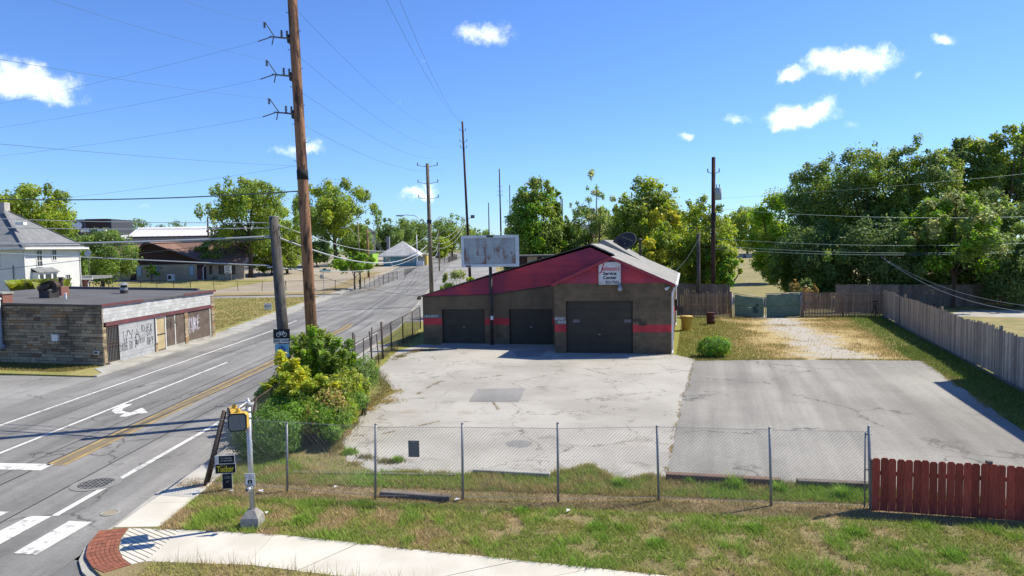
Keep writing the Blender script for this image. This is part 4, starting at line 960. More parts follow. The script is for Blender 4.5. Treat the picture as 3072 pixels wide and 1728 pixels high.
TREES = [  # u, vtop, Y, wpx, mats, label, kwargs
 (85, 472, 112, 200, [lf_yg, lf_green], 'broad yellow-green tree behind the white house', dict(n=9000, leaf=.30, trunk=.35, name='shade_tree')),
 (-60, 500, 116, 150, [lf_green], 'tree at the left edge of the picture beyond the white house', dict(n=5000, leaf=.30, name='shade_tree')),
 (252, 572, 118, 150, [lf_dark, lf_mid], 'dense dark tree between the white house and the brown hall', dict(n=9000, leaf=.24, trunk=.02, name='dense_tree')),
 (170, 590, 104, 90, [lf_dark, lf_mid], 'dark bushy tree close behind the white house roof', dict(n=4500, leaf=.22, trunk=.1, name='dense_tree')),
 (332, 552, 320, 110, [lf_dark], 'distant low tree over the left end of the pale warehouse roof', dict(n=2500, leaf=.5, name='distant_tree')),
 (440, 558, 330, 100, [lf_dark], 'distant low tree over the middle of the pale warehouse roof', dict(n=2500, leaf=.5, name='distant_tree')),
 (622, 455, 140, 205, [lf_green, lf_mid, lf_yg], 'large spreading tree with open crown left of the tall wooden pole', dict(n=14000, leaf=.30, trunk=.20, nb=44, br=(.17, .30), name='shade_tree', shape='oval')),
 (718, 560, 150, 110, [lf_yg, lf_green], 'yellowish lower tree just behind the tall wooden pole', dict(n=6500, leaf=.28, trunk=.08, name='shade_tree')),
 (838, 452, 178, 195, [lf_green, lf_mid, lf_yg], 'large open tree right of the tall wooden pole', dict(n=14000, leaf=.36, trunk=.17, nb=44, br=(.17, .30), name='shade_tree')),
 (795, 600, 172, 90, [lf_dark, lf_mid], 'dark understory tree below the open tree', dict(n=4500, leaf=.3, trunk=.05, name='dense_tree')),
 (890, 636, 109, 108, [lf_bright], 'small round bright green tree beside the street light', dict(n=8000, leaf=.18, trunk=.30, nb=26, name='small_tree')),
 (985, 545, 235, 130, [lf_dark, lf_mid], 'distant dark tree left of the blue cottage roof', dict(n=5000, leaf=.45, trunk=.05, name='distant_tree')),
 (935, 580, 240, 90, [lf_dark], 'distant dark tree behind the dark shed', dict(n=3500, leaf=.45, trunk=.05, name='distant_tree')),
 (1045, 552, 250, 95, [lf_mid, lf_dark], 'distant tree directly behind the blue cottage', dict(n=4000, leaf=.45, trunk=.05, name='distant_tree')),
 (1135, 540, 260, 105, [lf_green, lf_mid], 'distant rounded tree left of the slim dark pole', dict(n=4500, leaf=.45, trunk=.05, name='distant_tree')),
 (1210, 575, 300, 80, [lf_mid], 'distant low tree between the two slim dark poles', dict(n=3000, leaf=.5, trunk=.05, name='distant_tree')),
 (1105, 598, 205, 60, [lf_yg], 'olive-yellow small tree along the far street', dict(n=3000, leaf=.3, trunk=.1, name='small_tree')),
 (1345, 446, 92, 130, [lf_green, lf_mid, lf_bright], 'tall upright tree right of the rusty sign panel', dict(n=14000, leaf=.22, trunk=.04, nb=46, br=(.22, .36), name='street_tree')),
 (1395, 470, 95, 50, [lf_mid], 'narrow tree top leaning beside the tall upright tree', dict(n=3500, leaf=.22, trunk=.3, name='street_tree')),
 (1498, 438, 90, 125, [lf_pale, lf_mid], 'thin half-bare tree with pale dry top behind the maroon roof', dict(n=4200, leaf=.18, trunk=.10, nb=34, br=(.12, .24), name='sparse_tree')),
 (1490, 520, 94, 120, [lf_dark, lf_mid], 'darker tree filling in below the half-bare tree', dict(n=7000, leaf=.2, trunk=.05, name='dense_tree')),
 (1632, 448, 82, 170, [lf_green, lf_yg], 'full rounded green tree behind the garage roof', dict(n=14000, leaf=.22, trunk=.08, nb=44, name='street_tree', gold=(.9, 8.0, 1.5, lf_gold))),
 (1770, 500, 68, 150, [lf_yg, lf_green], 'feathery yellow-green tree around the dark service pole', dict(n=13000, leaf=.17, trunk=.04, nb=44, br=(.2, .34), name='street_tree')),
 (1660, 560, 66, 120, [lf_green, lf_yg], 'bushy tree overhanging the right slope of the garage roof', dict(n=8000, leaf=.17, trunk=.05, nb=30, name='street_tree', gold=(-1.0, 5.2, .9, lf_gold))),
 (1820, 600, 64.5, 80, [lf_bright, lf_yg], 'sunlit small tree at the left side of the gate', dict(n=6500, leaf=.16, trunk=.05, nb=24, name='small_tree')),
 (1945, 436, 105, 130, [lf_yg, lf_bright], 'golden-topped upright tree left of the dark tree mass', dict(n=11000, leaf=.26, trunk=.05, nb=40, shape='cone', br=(.22, .36), name='street_tree', low=.0)),
 (1880, 520, 190, 110, [lf_mid, lf_yg], 'distant tree framed in the gap above the gate', dict(n=4500, leaf=.4, trunk=.15, name='distant_tree')),
 (1960, 560, 230, 150, [lf_mid], 'distant tree deep in the gap beyond the field road', dict(n=4500, leaf=.45, trunk=.05, name='distant_tree')),
 (2075, 400, 78, 190, [lf_dark, lf_mid], 'dark rough tree at the left of the dark tree mass', dict(n=15000, leaf=.19, trunk=.10, nb=50, br=(.17, .3), name='dense_tree')),
 (2180, 365, 74, 230, [lf_dark, lf_mid, lf_green], 'tall dark tree with exposed limbs above the back fence', dict(n=17000, leaf=.18, trunk=.12, nb=56, br=(.16, .28), name='dense_tree')),
 (2310, 355, 72, 200, [lf_dark, lf_mid, lf_green], 'tallest dark tree in the middle of the tree mass', dict(n=16000, leaf=.18, trunk=.12, nb=52, br=(.16, .28), name='dense_tree')),
 (2060, 560, 71, 210, [lf_dark, lf_mid], 'low dark thicket at the right side of the gate', dict(n=14000, leaf=.17, trunk=.0, nb=46, br=(.22, .38), name='thicket', limbs=False)),
 (2230, 545, 68, 260, [lf_dark], 'dark thicket behind the picket fence', dict(n=15000, leaf=.17, trunk=.0, nb=50, br=(.22, .38), name='thicket', limbs=False)),
 (2420, 560, 66, 260, [lf_dark, lf_mid], 'dark thicket above the fence corner', dict(n=14000, leaf=.17, trunk=.0, nb=46, br=(.22, .38), name='thicket', limbs=False)),
 (2560, 600, 62, 220, [lf_dark], 'shaded thicket at the right edge of the picture', dict(n=10000, leaf=.17, trunk=.0, nb=40, br=(.22, .38), name='thicket', limbs=False)),
 (2430, 345, 80, 150, [lf_mid, lf_yg, lf_dark], 'slender tall tree with sky showing between its stems', dict(n=9500, leaf=.22, trunk=.35, nb=36, br=(.16, .28), name='slender_tree')),
 (2530, 320, 78, 170, [lf_yg, lf_mid, lf_dark], 'tall yellow-tinged tree at the right edge', dict(n=10500, leaf=.22, trunk=.35, nb=38, br=(.16, .28), name='slender_tree')),
 (2640, 300, 80, 190, [lf_yg, lf_mid], 'tall tree partly outside the right edge', dict(n=8000, leaf=.24, trunk=.3, nb=34, br=(.16, .28), name='slender_tree')),
 (2400, 490, 63.5, 230, [lf_pale, lf_bright, lf_mid], 'sunlit drooping pale-leaved tree in front of the dark mass', dict(n=11000, leaf=.20, trunk=.18, nb=50, br=(.13, .24), name='drooping_tree', up=1.2)),
 (1990, 585, 74, 110, [lf_mid, lf_yg], 'leafy undergrowth between the golden tree and the thicket', dict(n=7000, leaf=.17, trunk=.0, nb=28, br=(.24, .4), name='thicket', limbs=False)),
 (1425, 560, 96, 120, [lf_mid, lf_green], 'low leafy tree filling the gap behind the maroon gable', dict(n=6500, leaf=.2, trunk=.0, nb=28, name='dense_tree')),
 (1560, 520, 97, 130, [lf_green, lf_mid], 'rounded tree between the half-bare tree and the full green tree', dict(n=8000, leaf=.2, trunk=.0, nb=32, name='dense_tree')),
 (1712, 520, 88, 120, [lf_yg, lf_green], 'yellow-green tree behind the roof dish', dict(n=8000, leaf=.19, trunk=.0, nb=30, name='street_tree')),
 (1300, 560, 100, 90, [lf_mid, lf_dark], 'dark lower tree just right of the rusty sign', dict(n=6000, leaf=.2, trunk=.0, nb=26, name='dense_tree')),
 (2480, 470, 70, 190, [lf_mid, lf_dark], 'mid-height tree between the tall slender trees', dict(n=10000, leaf=.19, trunk=.05, nb=40, br=(.16, .3), name='dense_tree')),
 (680, 600, 146, 130, [lf_green, lf_yg], 'low leafy tree behind the old grey pole', dict(n=6500, leaf=.28, trunk=.02, nb=28, name='shade_tree')),
 (560, 590, 143, 110, [lf_mid, lf_green], 'hanging side growth of the large tree over the brown hall', dict(n=5000, leaf=.28, trunk=.1, nb=24, name='shade_tree')),
 (895, 560, 186, 90, [lf_mid, lf_green], 'leafy tree in front of the charcoal building', dict(n=5000, leaf=.32, trunk=.02, nb=24, name='shade_tree')),
 (2020, 700, 63.5, 60, [lf_dark, lf_rusty], 'small ragged sapling beside the gate', dict(n=1800, leaf=.14, trunk=.15, nb=16, name='sapling')),
 (1152, 678, 62, 90, [lf_pale, lf_yg], 'pale olive bush showing above the left eave of the garage', dict(n=4500, leaf=.13, trunk=.02, nb=22, name='large_bush')),
]
for k, (u, vt, Y, wpx, ms, lab, kw) in enumerate(TREES):
    kw = dict(kw); nm = kw.pop('name'); b, h, wd = at_base(u, vt, None, Y, wpx*1.12)
    kw['n'] = int(kw['n']*1.7); kw['leaf'] *= .74
    make_tree(nm, lab, b, h*1.03, wd, 100+k, ms, **kw)
# a far belt of woodland that closes the horizon
rng = np.random.default_rng(5); bl = []
for a in np.linspace(-60, 75, 120):
    R_ = rng.uniform(480, 620); x = R_*math.sin(D2R(a)); y = R_*math.cos(D2R(a))
    if abs(x+32) < 9: continue
    hh = rng.uniform(9, 15); bl.append((x, y, 2.2+hh*.45, rng.uniform(10, 18), 8, hh*.6))
C_, N_, S_, _ = fill_blobs(bl, 26000, 1.0, rng, .5, .7); V, F = quads(C_, N_, S_, rng); tag(mesh_np('woodland', V, F, [lf_dark, lf_mid], None, rng.integers(0, 2, len(C_))), 'far belt of dark green woodland along the horizon', 'woodland', kind='stuff')

# ---- shrubs beside the lot
def shrub(name, label, blobs, n, leaf, mats, seed, cat='shrub', group=None, asp=.5, jit=.7, inner=.5, stems=5, up=.35):
    rng = np.random.default_rng(seed); b0 = np.mean([b[:2] for b in blobs], 0); t = thing(name, (b0[0], b0[1], 0), label, cat, group)
    bb_ = np.array([b[:6] for b in blobs]); lo_, hi_ = (bb_[:, :3]-bb_[:, 3:]).min(0), (bb_[:, :3]+bb_[:, 3:]).max(0); ell = (*((lo_+hi_)/2), *((hi_-lo_)/2)) if inner < .7 else None
    C, N, S, idx = fill_blobs(blobs, n, leaf, rng, up, inner, jit, ell, .6); ok = C[:, 2] > .02; C, N, S, idx = C[ok], N[ok], S[ok], idx[ok]
    mi = np.where(rng.random(len(C)) < .45, rng.integers(0, len(mats), len(C)), (rng.random(len(blobs))[idx]*len(mats)).astype(int)); V, F = quads(C, N, S, rng, asp); mesh_np('foliage', V, F, mats, t, mi)
    for k in range(stems):
        q = blobs[k % len(blobs)]; mb = MB(); mb.tube([(b0[0]+rng.uniform(-.2, .2), b0[1]+rng.uniform(-.2, .2), -.05), (q[0]*.6+b0[0]*.4, q[1]*.6+b0[1]*.4, q[2]*.5), q[:3]], [.035, .025, .012], 5); mb.build('stem', m_bark, t)
    return t
def bb(u, v, Y, r, rz=None): p = A(u, v, Y); return (p[0], p[1], p[2], r, r, rz or r)
def branchy(name, label, base, tips, n, leaf, mats, seed, spread=.32):
    """upright plant: stems to tips with leaves strung along them"""
    rng = np.random.default_rng(seed); t = thing(name, base, label, 'shrub'); Cs, Ns, Ss, mi = [], [], [], []; tk = None
    for k, tp in enumerate(tips):
        p0 = np.array(base)+np.array((*rng.uniform(-.35, .35, 2), 0)); p2 = np.array(tp); p1 = (p0+p2)/2+np.array((*rng.uniform(-.15, .15, 2), .15))
        mb = MB(); mb.tube([p0, p1, p2], [.022, .016, .006], 5); mb.build('stem', m_bark, t)
        m_ = n//len(tips); s = rng.random(m_)**.7; s = .25+.75*s; q = (1-s)[:, None]**2*p0+2*(s*(1-s))[:, None]*p1+(s**2)[:, None]*p2
        d = sphere_pts(m_, rng); d[:, 2] *= .5; q = q+d*(spread*rng.random(m_)**.5*(1.15-.75*s))[:, None]; Cs.append(q); Ns.append(np.array((0, 0, 1.0))+rng.normal(size=(m_, 3))*.55); Ss.append(leaf*rng.uniform(.7, 1.3, m_)); mi.append(np.where(rng.random(m_) < .4, rng.integers(0, len(mats), m_), k % len(mats)))
    V, F = quads(np.concatenate(Cs), np.concatenate(Ns), np.concatenate(Ss), rng, .38); mesh_np('foliage', V, F, mats, t, np.concatenate(mi)); return t
gbase = lambda u, v: tuple(G(u, v))
tipsG = [A(u, v, Y) for u, v, Y in ((735, 845, 26), (760, 838, 25.5), (783, 822, 25), (805, 828, 25.5), (830, 840, 25.6), (850, 850, 25.2), (880, 855, 25.8), (865, 880, 25), (770, 880, 24.6), (815, 885, 24.4), (845, 900, 24.6), (890, 890, 26), (800, 860, 24.8), (905, 905, 26.3), (740, 870, 25.2))]
branchy('ailanthus_thicket', 'tall dark green feathery shrub at the foot of the tall pole', gbase(815, 1050), tipsG, 14000, .075, [lf_mid, lf_green, lf_bright], 21, .50)
tipsY = [A(u, v, Y) for u, v, Y in ((705, 885, 24), (720, 915, 23.6), (690, 950, 23.4), (740, 905, 23.6), (765, 925, 23.2), (700, 985, 22.2), (735, 960, 22.0), (775, 960, 21.9), (810, 945, 22.2), (845, 965, 22.4), (670, 965, 23.2), (715, 940, 22.4), (755, 935, 22.3), (790, 965, 21.8), (745, 985, 21.8))]
branchy('yellowing_shrub', 'bright yellow-leaved shrub in front of the bike lane sign', gbase(748, 1068), tipsY, 16000, .068, [lf_gold, lf_yg, lf_yg], 22, .52)
shrub('mixed_shrub', 'low tangled shrub with rusty and green leaves below the yellow one', [bb(u, v, Y, r) for u, v, Y, r in ((800, 985, 22.6, .42), (850, 985, 23, .45), (880, 960, 23.8, .42), (760, 1010, 22, .40), (905, 975, 24.4, .38), (830, 1020, 22, .42), (870, 1040, 22.4, .38), (780, 1060, 21.4, .38))], 11000, .055, [lf_rusty, lf_green, lf_yg, lf_yg, lf_mid], 23)
shrub('juniper', 'spreading dark green juniper at the edge of the lot behind the chain-link fence', [bb(u, v, Y, r, r*.7) for u, v, Y, r in ((700, 1020, 22.2, .5), (745, 1035, 21.6, .5), (800, 1045, 21.6, .48), (850, 1060, 21.9, .42), (890, 1010, 23.4, .45), (835, 1088, 21.2, .32))], 18000, .080, [lf_box, lf_mid, lf_bright], 24, asp=.16, jit=.5)
shrub('vine_shrub', 'loose green vine hanging over the roadside fence', [bb(u, v, Y, r) for u, v, Y, r in ((668, 985, 24, .28), (655, 1000, 23.8, .22), (690, 975, 24.2, .26), (665, 1030, 23, .22), (672, 1060, 22.4, .2))], 1400, .07, [lf_mid, lf_pale], 25, stems=3)
shrub('clipped_hedge', 'small dark clipped bush at the far end of the shrub row', [bb(918, 930, 25.6, .42, .5), bb(905, 945, 25.2, .38, .5), bb(930, 945, 25.8, .36, .5)], 3800, .035, [lf_box, lf_dark], 26, inner=.8, jit=.5)
c = G(652, 1166); hz_ = .82
hed = [(c[0]-.05, c[1]+.55, .85, .88, .72, .62), (c[0]-.4, c[1]+.55, .62, .60, .6, .58), (c[0]+.38, c[1]+.6, .70, .62, .6, .62), (c[0], c[1]+.5, .42, .85, .68, .42)]
shrub('rounded_hedge', 'dense rounded green hedge behind the corner of the chain-link fence', hed, 20000, .032, [lf_hdark, lf_hdark, lf_box], 27, inner=.86, jit=.45, asp=.35, cat='hedge')
c = G(1795, 897)
shrub('box_bush', 'neat round bush on the grass beside the garage', [(c[0], c[1], .58, .80, .75, .50), (c[0]-.3, c[1], .5, .55, .6, .45), (c[0]+.32, c[1], .52, .55, .6, .46)], 9000, .045, [lf_box, lf_box, lf_bright], 28, inner=.86, jit=.45, cat='hedge')
# tall ornamental grass by the white house, small sapling by the hall
rng = np.random.default_rng(31); p = A(100, 735, 71.5); t = thing('ornamental_grass', (p[0], p[1], 0), 'tall pale green clump of ornamental grass against the white house', 'ornamental grass')
n = 2600; V = []; 
bx = rng.normal(size=(n, 2))*.55; az = rng.uniform(0, 6.28, n); L_ = rng.uniform(2.2, 4.0, n); lean = rng.uniform(.1, .5, n)
b0 = np.stack([p[0]+bx[:, 0], p[1]+bx[:, 1], np.full(n, .3)], 1); dirn = np.stack([np.cos(az), np.sin(az), np.zeros(n)], 1)
mid = b0+dirn*(L_*lean*.4)[:, None]+np.array((0, 0, 1))*(L_*.75)[:, None]; tip = b0+dirn*(L_*lean*1.1)[:, None]+np.array((0, 0, 1))*(L_*.85)[:, None]
sd = np.stack([-np.sin(az), np.cos(az), np.zeros(n)], 1)*.05; V = np.stack([b0-sd, b0+sd, mid+sd, tip, mid-sd], 1).reshape(-1, 3); F = np.arange(5*n).reshape(n, 5); mesh_np('blades', V, F, [lf_yg, lf_pale], t, rng.integers(0, 2, n))
p = GR(402, 708); make_tree('sapling', 'small light green sapling in front of the brown hall', (p[0], p[1]-3, p[2]), 3.4, 3.6, 77, [lf_bright], n=900, leaf=.22, trunk=.25, nb=10)
p = GR(236, 732); shrub('garden_bush', 'bright green square bush beside the white house porch', [(p[0], 84, 1.2, .7, .7, 1.2), (p[0]+.4, 84, .9, .6, .6, .9)], 1500, .12, [lf_bright], 78, stems=2)
p = G(455, 705); shrub('garden_bush', 'low dark bush by the brown hall entrance ramp', [(A(545, 703, 138)[0], 138, .9, 1.0, .8, .9)], 500, .16, [lf_dark], 79, stems=1)

# ================================================================== GRASS
def vnoise(x, y, s, seed):
    r = np.random.default_rng(seed); g = r.random((256, 256)); X = x*s+1000; Y = y*s+1000; i = np.floor(X).astype(int); j = np.floor(Y).astype(int); fx = X-i; fy = Y-j
    fx = fx*fx*(3-2*fx); fy = fy*fy*(3-2*fy); a = g[i % 256, j % 256]; b = g[(i+1) % 256, j % 256]; c = g[i % 256, (j+1) % 256]; d = g[(i+1) % 256, (j+1) % 256]
    return (a*(1-fx)+b*fx)*(1-fy)+(c*(1-fx)+d*fx)*fy
def fbm(x, y, s, seed): return (vnoise(x, y, s, seed)+.5*vnoise(x, y, s*2.1, seed+1)+.25*vnoise(x, y, s*4.3, seed+2))/1.75
_t, _b, m_grass = custom('grass_blade'); _a = _t.node('ShaderNodeAttribute', attribute_name='Col'); _t.put(_b.inputs['Base Color'], _a.outputs['Color']); _b.inputs['Roughness'].default_value = .7
_tr = _t.node('ShaderNodeBsdfTranslucent'); _t.put(_tr.inputs[0], _a.outputs['Color']); _mx = _t.node('ShaderNodeMixShader'); _mx.inputs[0].default_value = .3
_t.l.new(_b.outputs[0], _mx.inputs[1]); _t.l.new(_tr.outputs[0], _mx.inputs[2]); _t.l.new(_mx.outputs[0], m_grass.node_tree.nodes['Material Output'].inputs[0])
def inpoly(x, y, poly):
    ins = np.zeros(len(x), bool); n = len(poly)
    for i in range(n):
        (x0, y0), (x1, y1) = poly[i][:2], poly[(i+1) % n][:2]; c = ((y0 > y) != (y1 > y)) & (x < (x1-x0)*(y-y0)/(y1-y0+1e-12)+x0); ins ^= c
    return ins
def grass(name, label, x, y, hgt, wd, colr, seed, z=-.004, lean=.5):
    rng = np.random.default_rng(seed); n = len(x); az = rng.uniform(0, 6.28, n); h = hgt*rng.uniform(.5, 1.4, n); w2 = wd*rng.uniform(.7, 1.3, n)/2
    d = np.stack([np.cos(az), np.sin(az), np.zeros(n)], 1); s = np.stack([-np.sin(az), np.cos(az), np.zeros(n)], 1)*w2[:, None]
    zz = np.full(n, z) if np.isscalar(z) else z; b = np.stack([x, y, zz], 1); tip = b+d*(h*lean*rng.uniform(.3, 1.6, n))[:, None]+np.array((0, 0, 1))*h[:, None]
    V = np.stack([b-s, b+s, tip], 1).reshape(-1, 3); F = np.arange(3*n).reshape(n, 3); col_ = np.repeat(colr*rng.uniform(.7, 1.3, (n, 1)), 3, 0)
    return tag(mesh_np(name, V, F, m_grass, None, None, col_), label, 'grass', kind='stuff')
def mixc(f, a, b): f = np.clip(f, 0, 1)[:, None]; return np.array(a)*(1-f)+np.array(b)*f
GREEN, OLIVE, STRAW, BROWN, LUSH = (.24, .32, .05), (.34, .335, .085), (.54, .41, .18), (.46, .34, .17), (.22, .36, .04)
rng = np.random.default_rng(41)
fenceY = lambda x: 17.98-.1436*(x+8.12)
# front lawn between fence and sidewalk
n = 420000; x = rng.uniform(-8.9, 16, n); y = rng.uniform(8.5, 18.6, n)
topx = [p[0] for p in top]; topy = [p[1] for p in top]; yl = np.interp(x, [-9.2]+topx, [15.2]+topy)
fy = fenceY(x); d = fy-y
ok = (y > yl+.02-.10*vnoise(x, y, 6, 3)) & (d > -.9) & ~((x < -7.95) & (y > 15.1) & (y < 17.8)) & (np.abs(x) < y*.76+.5)
g1 = fbm(x, y, .9, 7); g2 = fbm(x, y, 2.6, 9); bare = (g2 > .62) & (x > -1) & (d > .5); bare2 = (d < .75) & (d > -.6) & (g2 > .45)
ok &= ~(bare & (rng.random(n) < .85)) & ~(bare2 & (rng.random(n) < .5)); x, y, d, g1, g2 = x[ok], y[ok], d[ok], g1[ok], g2[ok]
cg = mixc((g1-.40)*5, GREEN, OLIVE); cg = mixc((g2-.49)*5.5+(g1-.5)*2.5, cg, BROWN)
lush = np.clip((fbm(x, y, 1.7, 15)-.56)*9, 0, 1)*np.clip((d-.6)*3, 0, 1); cg = mixc(lush*.85, cg, LUSH)
edge = np.clip(1-np.abs(d-.95)/.35, 0, 1); cg = mixc(edge*.6, cg, LUSH)
dryband = np.clip((.85-d)/.25, 0, 1)*np.clip((d+.75)/.3, 0, 1); cg = mixc(dryband*np.clip(.45+g2, 0, 1), cg, mixc(g1*1.6-.2, (.46, .32, .17), (.32, .22, .12)))
hh = .055+.05*(1-dryband)*g2+.06*lush
grass('lawn_grass', 'patchy green and brown lawn grass between the chain-link fence and the sidewalk', x, y, hh, .013, cg, 42, lean=.9)
# strip inside the fence, weeds along the timbers
n = 90000; x = rng.uniform(-8, 12, n); y = fenceY(x)+rng.uniform(.3, 2.6, n); soilp = px((640, 1090), (870, 1085), (900, 1150), (960, 1192), (800, 1186), (700, 1150)); ok = ~inpoly(x, y, lotp) & ~inpoly(x, y, newp) & (np.abs(x) < y*.76+.5) & (rng.random(n) < .8) & ~(inpoly(x, y, soilp) & (rng.random(n) < .85)); x, y = x[ok], y[ok]; g2 = fbm(x, y, 1.8, 17)
cg = mixc((g2-.42)*6, GREEN, mixc(vnoise(x, y, 3, 4), (.40, .31, .14), OLIVE)); cg = mixc(np.clip((vnoise(x, y, .8, 66)-.55)*4, 0, 1), cg, LUSH)
grass('verge_grass', 'green and straw grass strip just inside the chain-link fence', x, y, .07+.08*g2, .014, cg, 43, lean=.8)
# grass below the sidewalk at the bottom edge
n = 60000; x = rng.uniform(-8.2, 6, n); y = rng.uniform(8.8, 14.2, n); bx_ = [p[0] for p in bot]; by_ = [p[1] for p in bot]; yb = np.interp(x, bx_, by_); yk = np.interp(x, [-8.3, -7.3, -6.6, -4.5, 0, 20], [13.2, 12.2, 11.5, 10.85, 9.75, 5]); ok = (y < yb-.0+.06*vnoise(x, y, 7, 2)) & (y > yk) & (x > -7.2); x, y = x[ok], y[ok]; g2 = fbm(x, y, 2, 19)
grass('kerbside_grass', 'straw-coloured grass strip below the sidewalk at the bottom edge', x, y, .06+.06*g2, .013, mixc((g2-.35)*3, OLIVE, (.42, .31, .14)), 44, lean=.9)
n = 220; x = rng.uniform(-7, 3, n); yb = np.interp(x, bx_, by_); y = yb-rng.uniform(0, .12, n); grass('seed_stalks', 'thin dry seed stalks leaning over the sidewalk edge', x, y, .32, .008, mixc(rng.random(n), (.30, .22, .10), (.2, .17, .07)), 45, lean=.5)
# yard grass between the garage, the asphalt and the back fence
n = 150000; x = rng.uniform(8, 31, n); y = rng.uniform(35, 57.5, n); sl_ = (P1[0]-P0[0])/(P1[1]-P0[1]); dd = x-(P0[0]+(y-P0[1])*sl_); g2 = fbm(x, y, .7, 23)
fx = 29.8+(y-56)*.333; inside = (x < fx-.05) & ((x-8.9) > (y-38.3)*.26+.1) & ~inpoly(x, y, newp) & ~inpoly(x, y, lotp)
tr_ = np.abs(dd)+(g2-.5)*6; ok = inside & (rng.random(n) < np.clip((tr_-1.2)/2.5, .04, 1)); x, y, dd, g2, tr_ = x[ok], y[ok], dd[ok], g2[ok], tr_[ok]
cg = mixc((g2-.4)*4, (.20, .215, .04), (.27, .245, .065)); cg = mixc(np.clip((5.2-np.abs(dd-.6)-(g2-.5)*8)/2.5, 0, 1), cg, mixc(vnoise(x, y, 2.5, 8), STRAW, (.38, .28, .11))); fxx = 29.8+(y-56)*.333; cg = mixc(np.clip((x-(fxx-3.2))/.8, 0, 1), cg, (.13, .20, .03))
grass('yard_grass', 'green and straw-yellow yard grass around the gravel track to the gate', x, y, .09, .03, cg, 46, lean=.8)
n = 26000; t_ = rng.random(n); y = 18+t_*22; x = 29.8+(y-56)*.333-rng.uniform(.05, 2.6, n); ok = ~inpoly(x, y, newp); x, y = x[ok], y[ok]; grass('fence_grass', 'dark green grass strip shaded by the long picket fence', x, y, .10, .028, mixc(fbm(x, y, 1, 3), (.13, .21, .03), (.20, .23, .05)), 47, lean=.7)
# left lawns
n = 60000; y = rng.uniform(51, 92, n); x = -22.9-.064*(y-51)-rng.random(n)*(y*.75-22.5); g2 = fbm(x, y, .25, 29); g3 = fbm(x, y*2.2, .5, 33)
grass('corner_lawn_grass', 'striped dry lawn grass beyond the stone shop', x, y, .10, .06, mixc((g3-.38)*4, (.22, .21, .05), (.36, .28, .11)), 48, lean=.9)
n = 9000; s = rng.random(n)*9; o_ = rng.random(n)*2.1; x = S0[0]+SL[0]*s+sn[0]*o_+.3; y = S0[1]+SL[1]*s+sn[1]*o_; ok = (x < -22.4+(38-y)*-.4) & (y > 36.2-.235*(x+27)*0-(.0)); ok &= y > np.interp(x, [-60, -27, -21], [43.8, 36.4, 35.2]); x, y = x[ok], y[ok]; grass('shop_grass', 'dry yellow grass along the foot of the stone wall', x, y, .09, .03, mixc(fbm(x, y, 1, 5), (.15, .15, .04), (.30, .22, .08)), 49, lean=.9)
# tufts in the lot cracks and along edges
def tufts(name, label, pl, n, hgt, seed, c0, c1, spread=.10):
    rng = np.random.default_rng(seed); P = [np.array(G(*q)[:2]) for q in pl]; L_ = np.cumsum([0]+[np.linalg.norm(b-a) for a, b in zip(P[:-1], P[1:])]); s = rng.random(n)*L_[-1]; keep = vnoise(s, s*0, 2.4, seed) > .44; s = s[keep]
    x = np.interp(s, L_, [p[0] for p in P])+rng.normal(size=len(s))*spread+.05*np.sin(s*1.3); y = np.interp(s, L_, [p[1] for p in P])+rng.normal(size=len(s))*spread
    grass(name, label, x, y, hgt, .016, mixc(rng.random(len(s)), c0, c1), seed, z=.0, lean=1.0)
TAN, TAN2, GR_ = (.36, .25, .11), (.26, .18, .08), (.10, .14, .03)
tufts('crack_grass', 'dry grass in the long crack across the near part of the lot', [(880, 1098), (960, 1092), (1030, 1077), (1110, 1060), (1180, 1052), (1250, 1030), (1240, 1012)], 1100, .035, 51, TAN, TAN2, .035)
tufts('crack_grass', 'dry grass tufts left of the dark asphalt patch', [(1045, 995), (1075, 975), (1110, 960), (1180, 955), (1260, 945)], 700, .05, 52, TAN, TAN2, .05)
tufts('crack_grass', 'dry grass along the seam between old lot and newer asphalt', [(1742, 915), (1735, 960), (1712, 1010), (1700, 1070), (1685, 1130), (1676, 1195)], 1300, .045, 53, TAN, TAN2, .045)
tufts('crack_grass', 'dry grass in the crack near the large roller door', [(1390, 935), (1460, 925), (1540, 945), (1640, 940), (1735, 935)], 700, .035, 54, TAN, TAN2, .04)
tufts('crack_grass', 'dry weeds at the left front corner of the garage', [(990, 905), (1020, 890), (1060, 882), (1110, 880)], 2200, .12, 55, TAN, GR_, .16)
tufts('crack_grass', 'weeds along the edge of the lot under the shrubs', [(945, 935), (975, 975), (930, 1015), (900, 1050), (870, 1090), (850, 1120), (830, 1150)], 3800, .12, 56, TAN2, GR_, .18)
tufts('crack_grass', 'green weeds on the near left corner of the lot', [(845, 1125), (880, 1140), (905, 1150), (985, 1165), (1010, 1158)], 1800, .09, 57, GR_, TAN2, .12)
tufts('roadside_weeds', 'dry weeds along the roadside fence beyond the shrubs', [(905, 935), (960, 900), (1010, 868), (1058, 835)], 3500, .16, 58, TAN, GR_, .2)
tufts('verge_weeds', 'dry weeds at the foot of the far street fence', [(860, 745), (920, 735), (960, 718), (1000, 700), (1050, 688)], 1800, .35, 59, TAN, TAN2, .4)

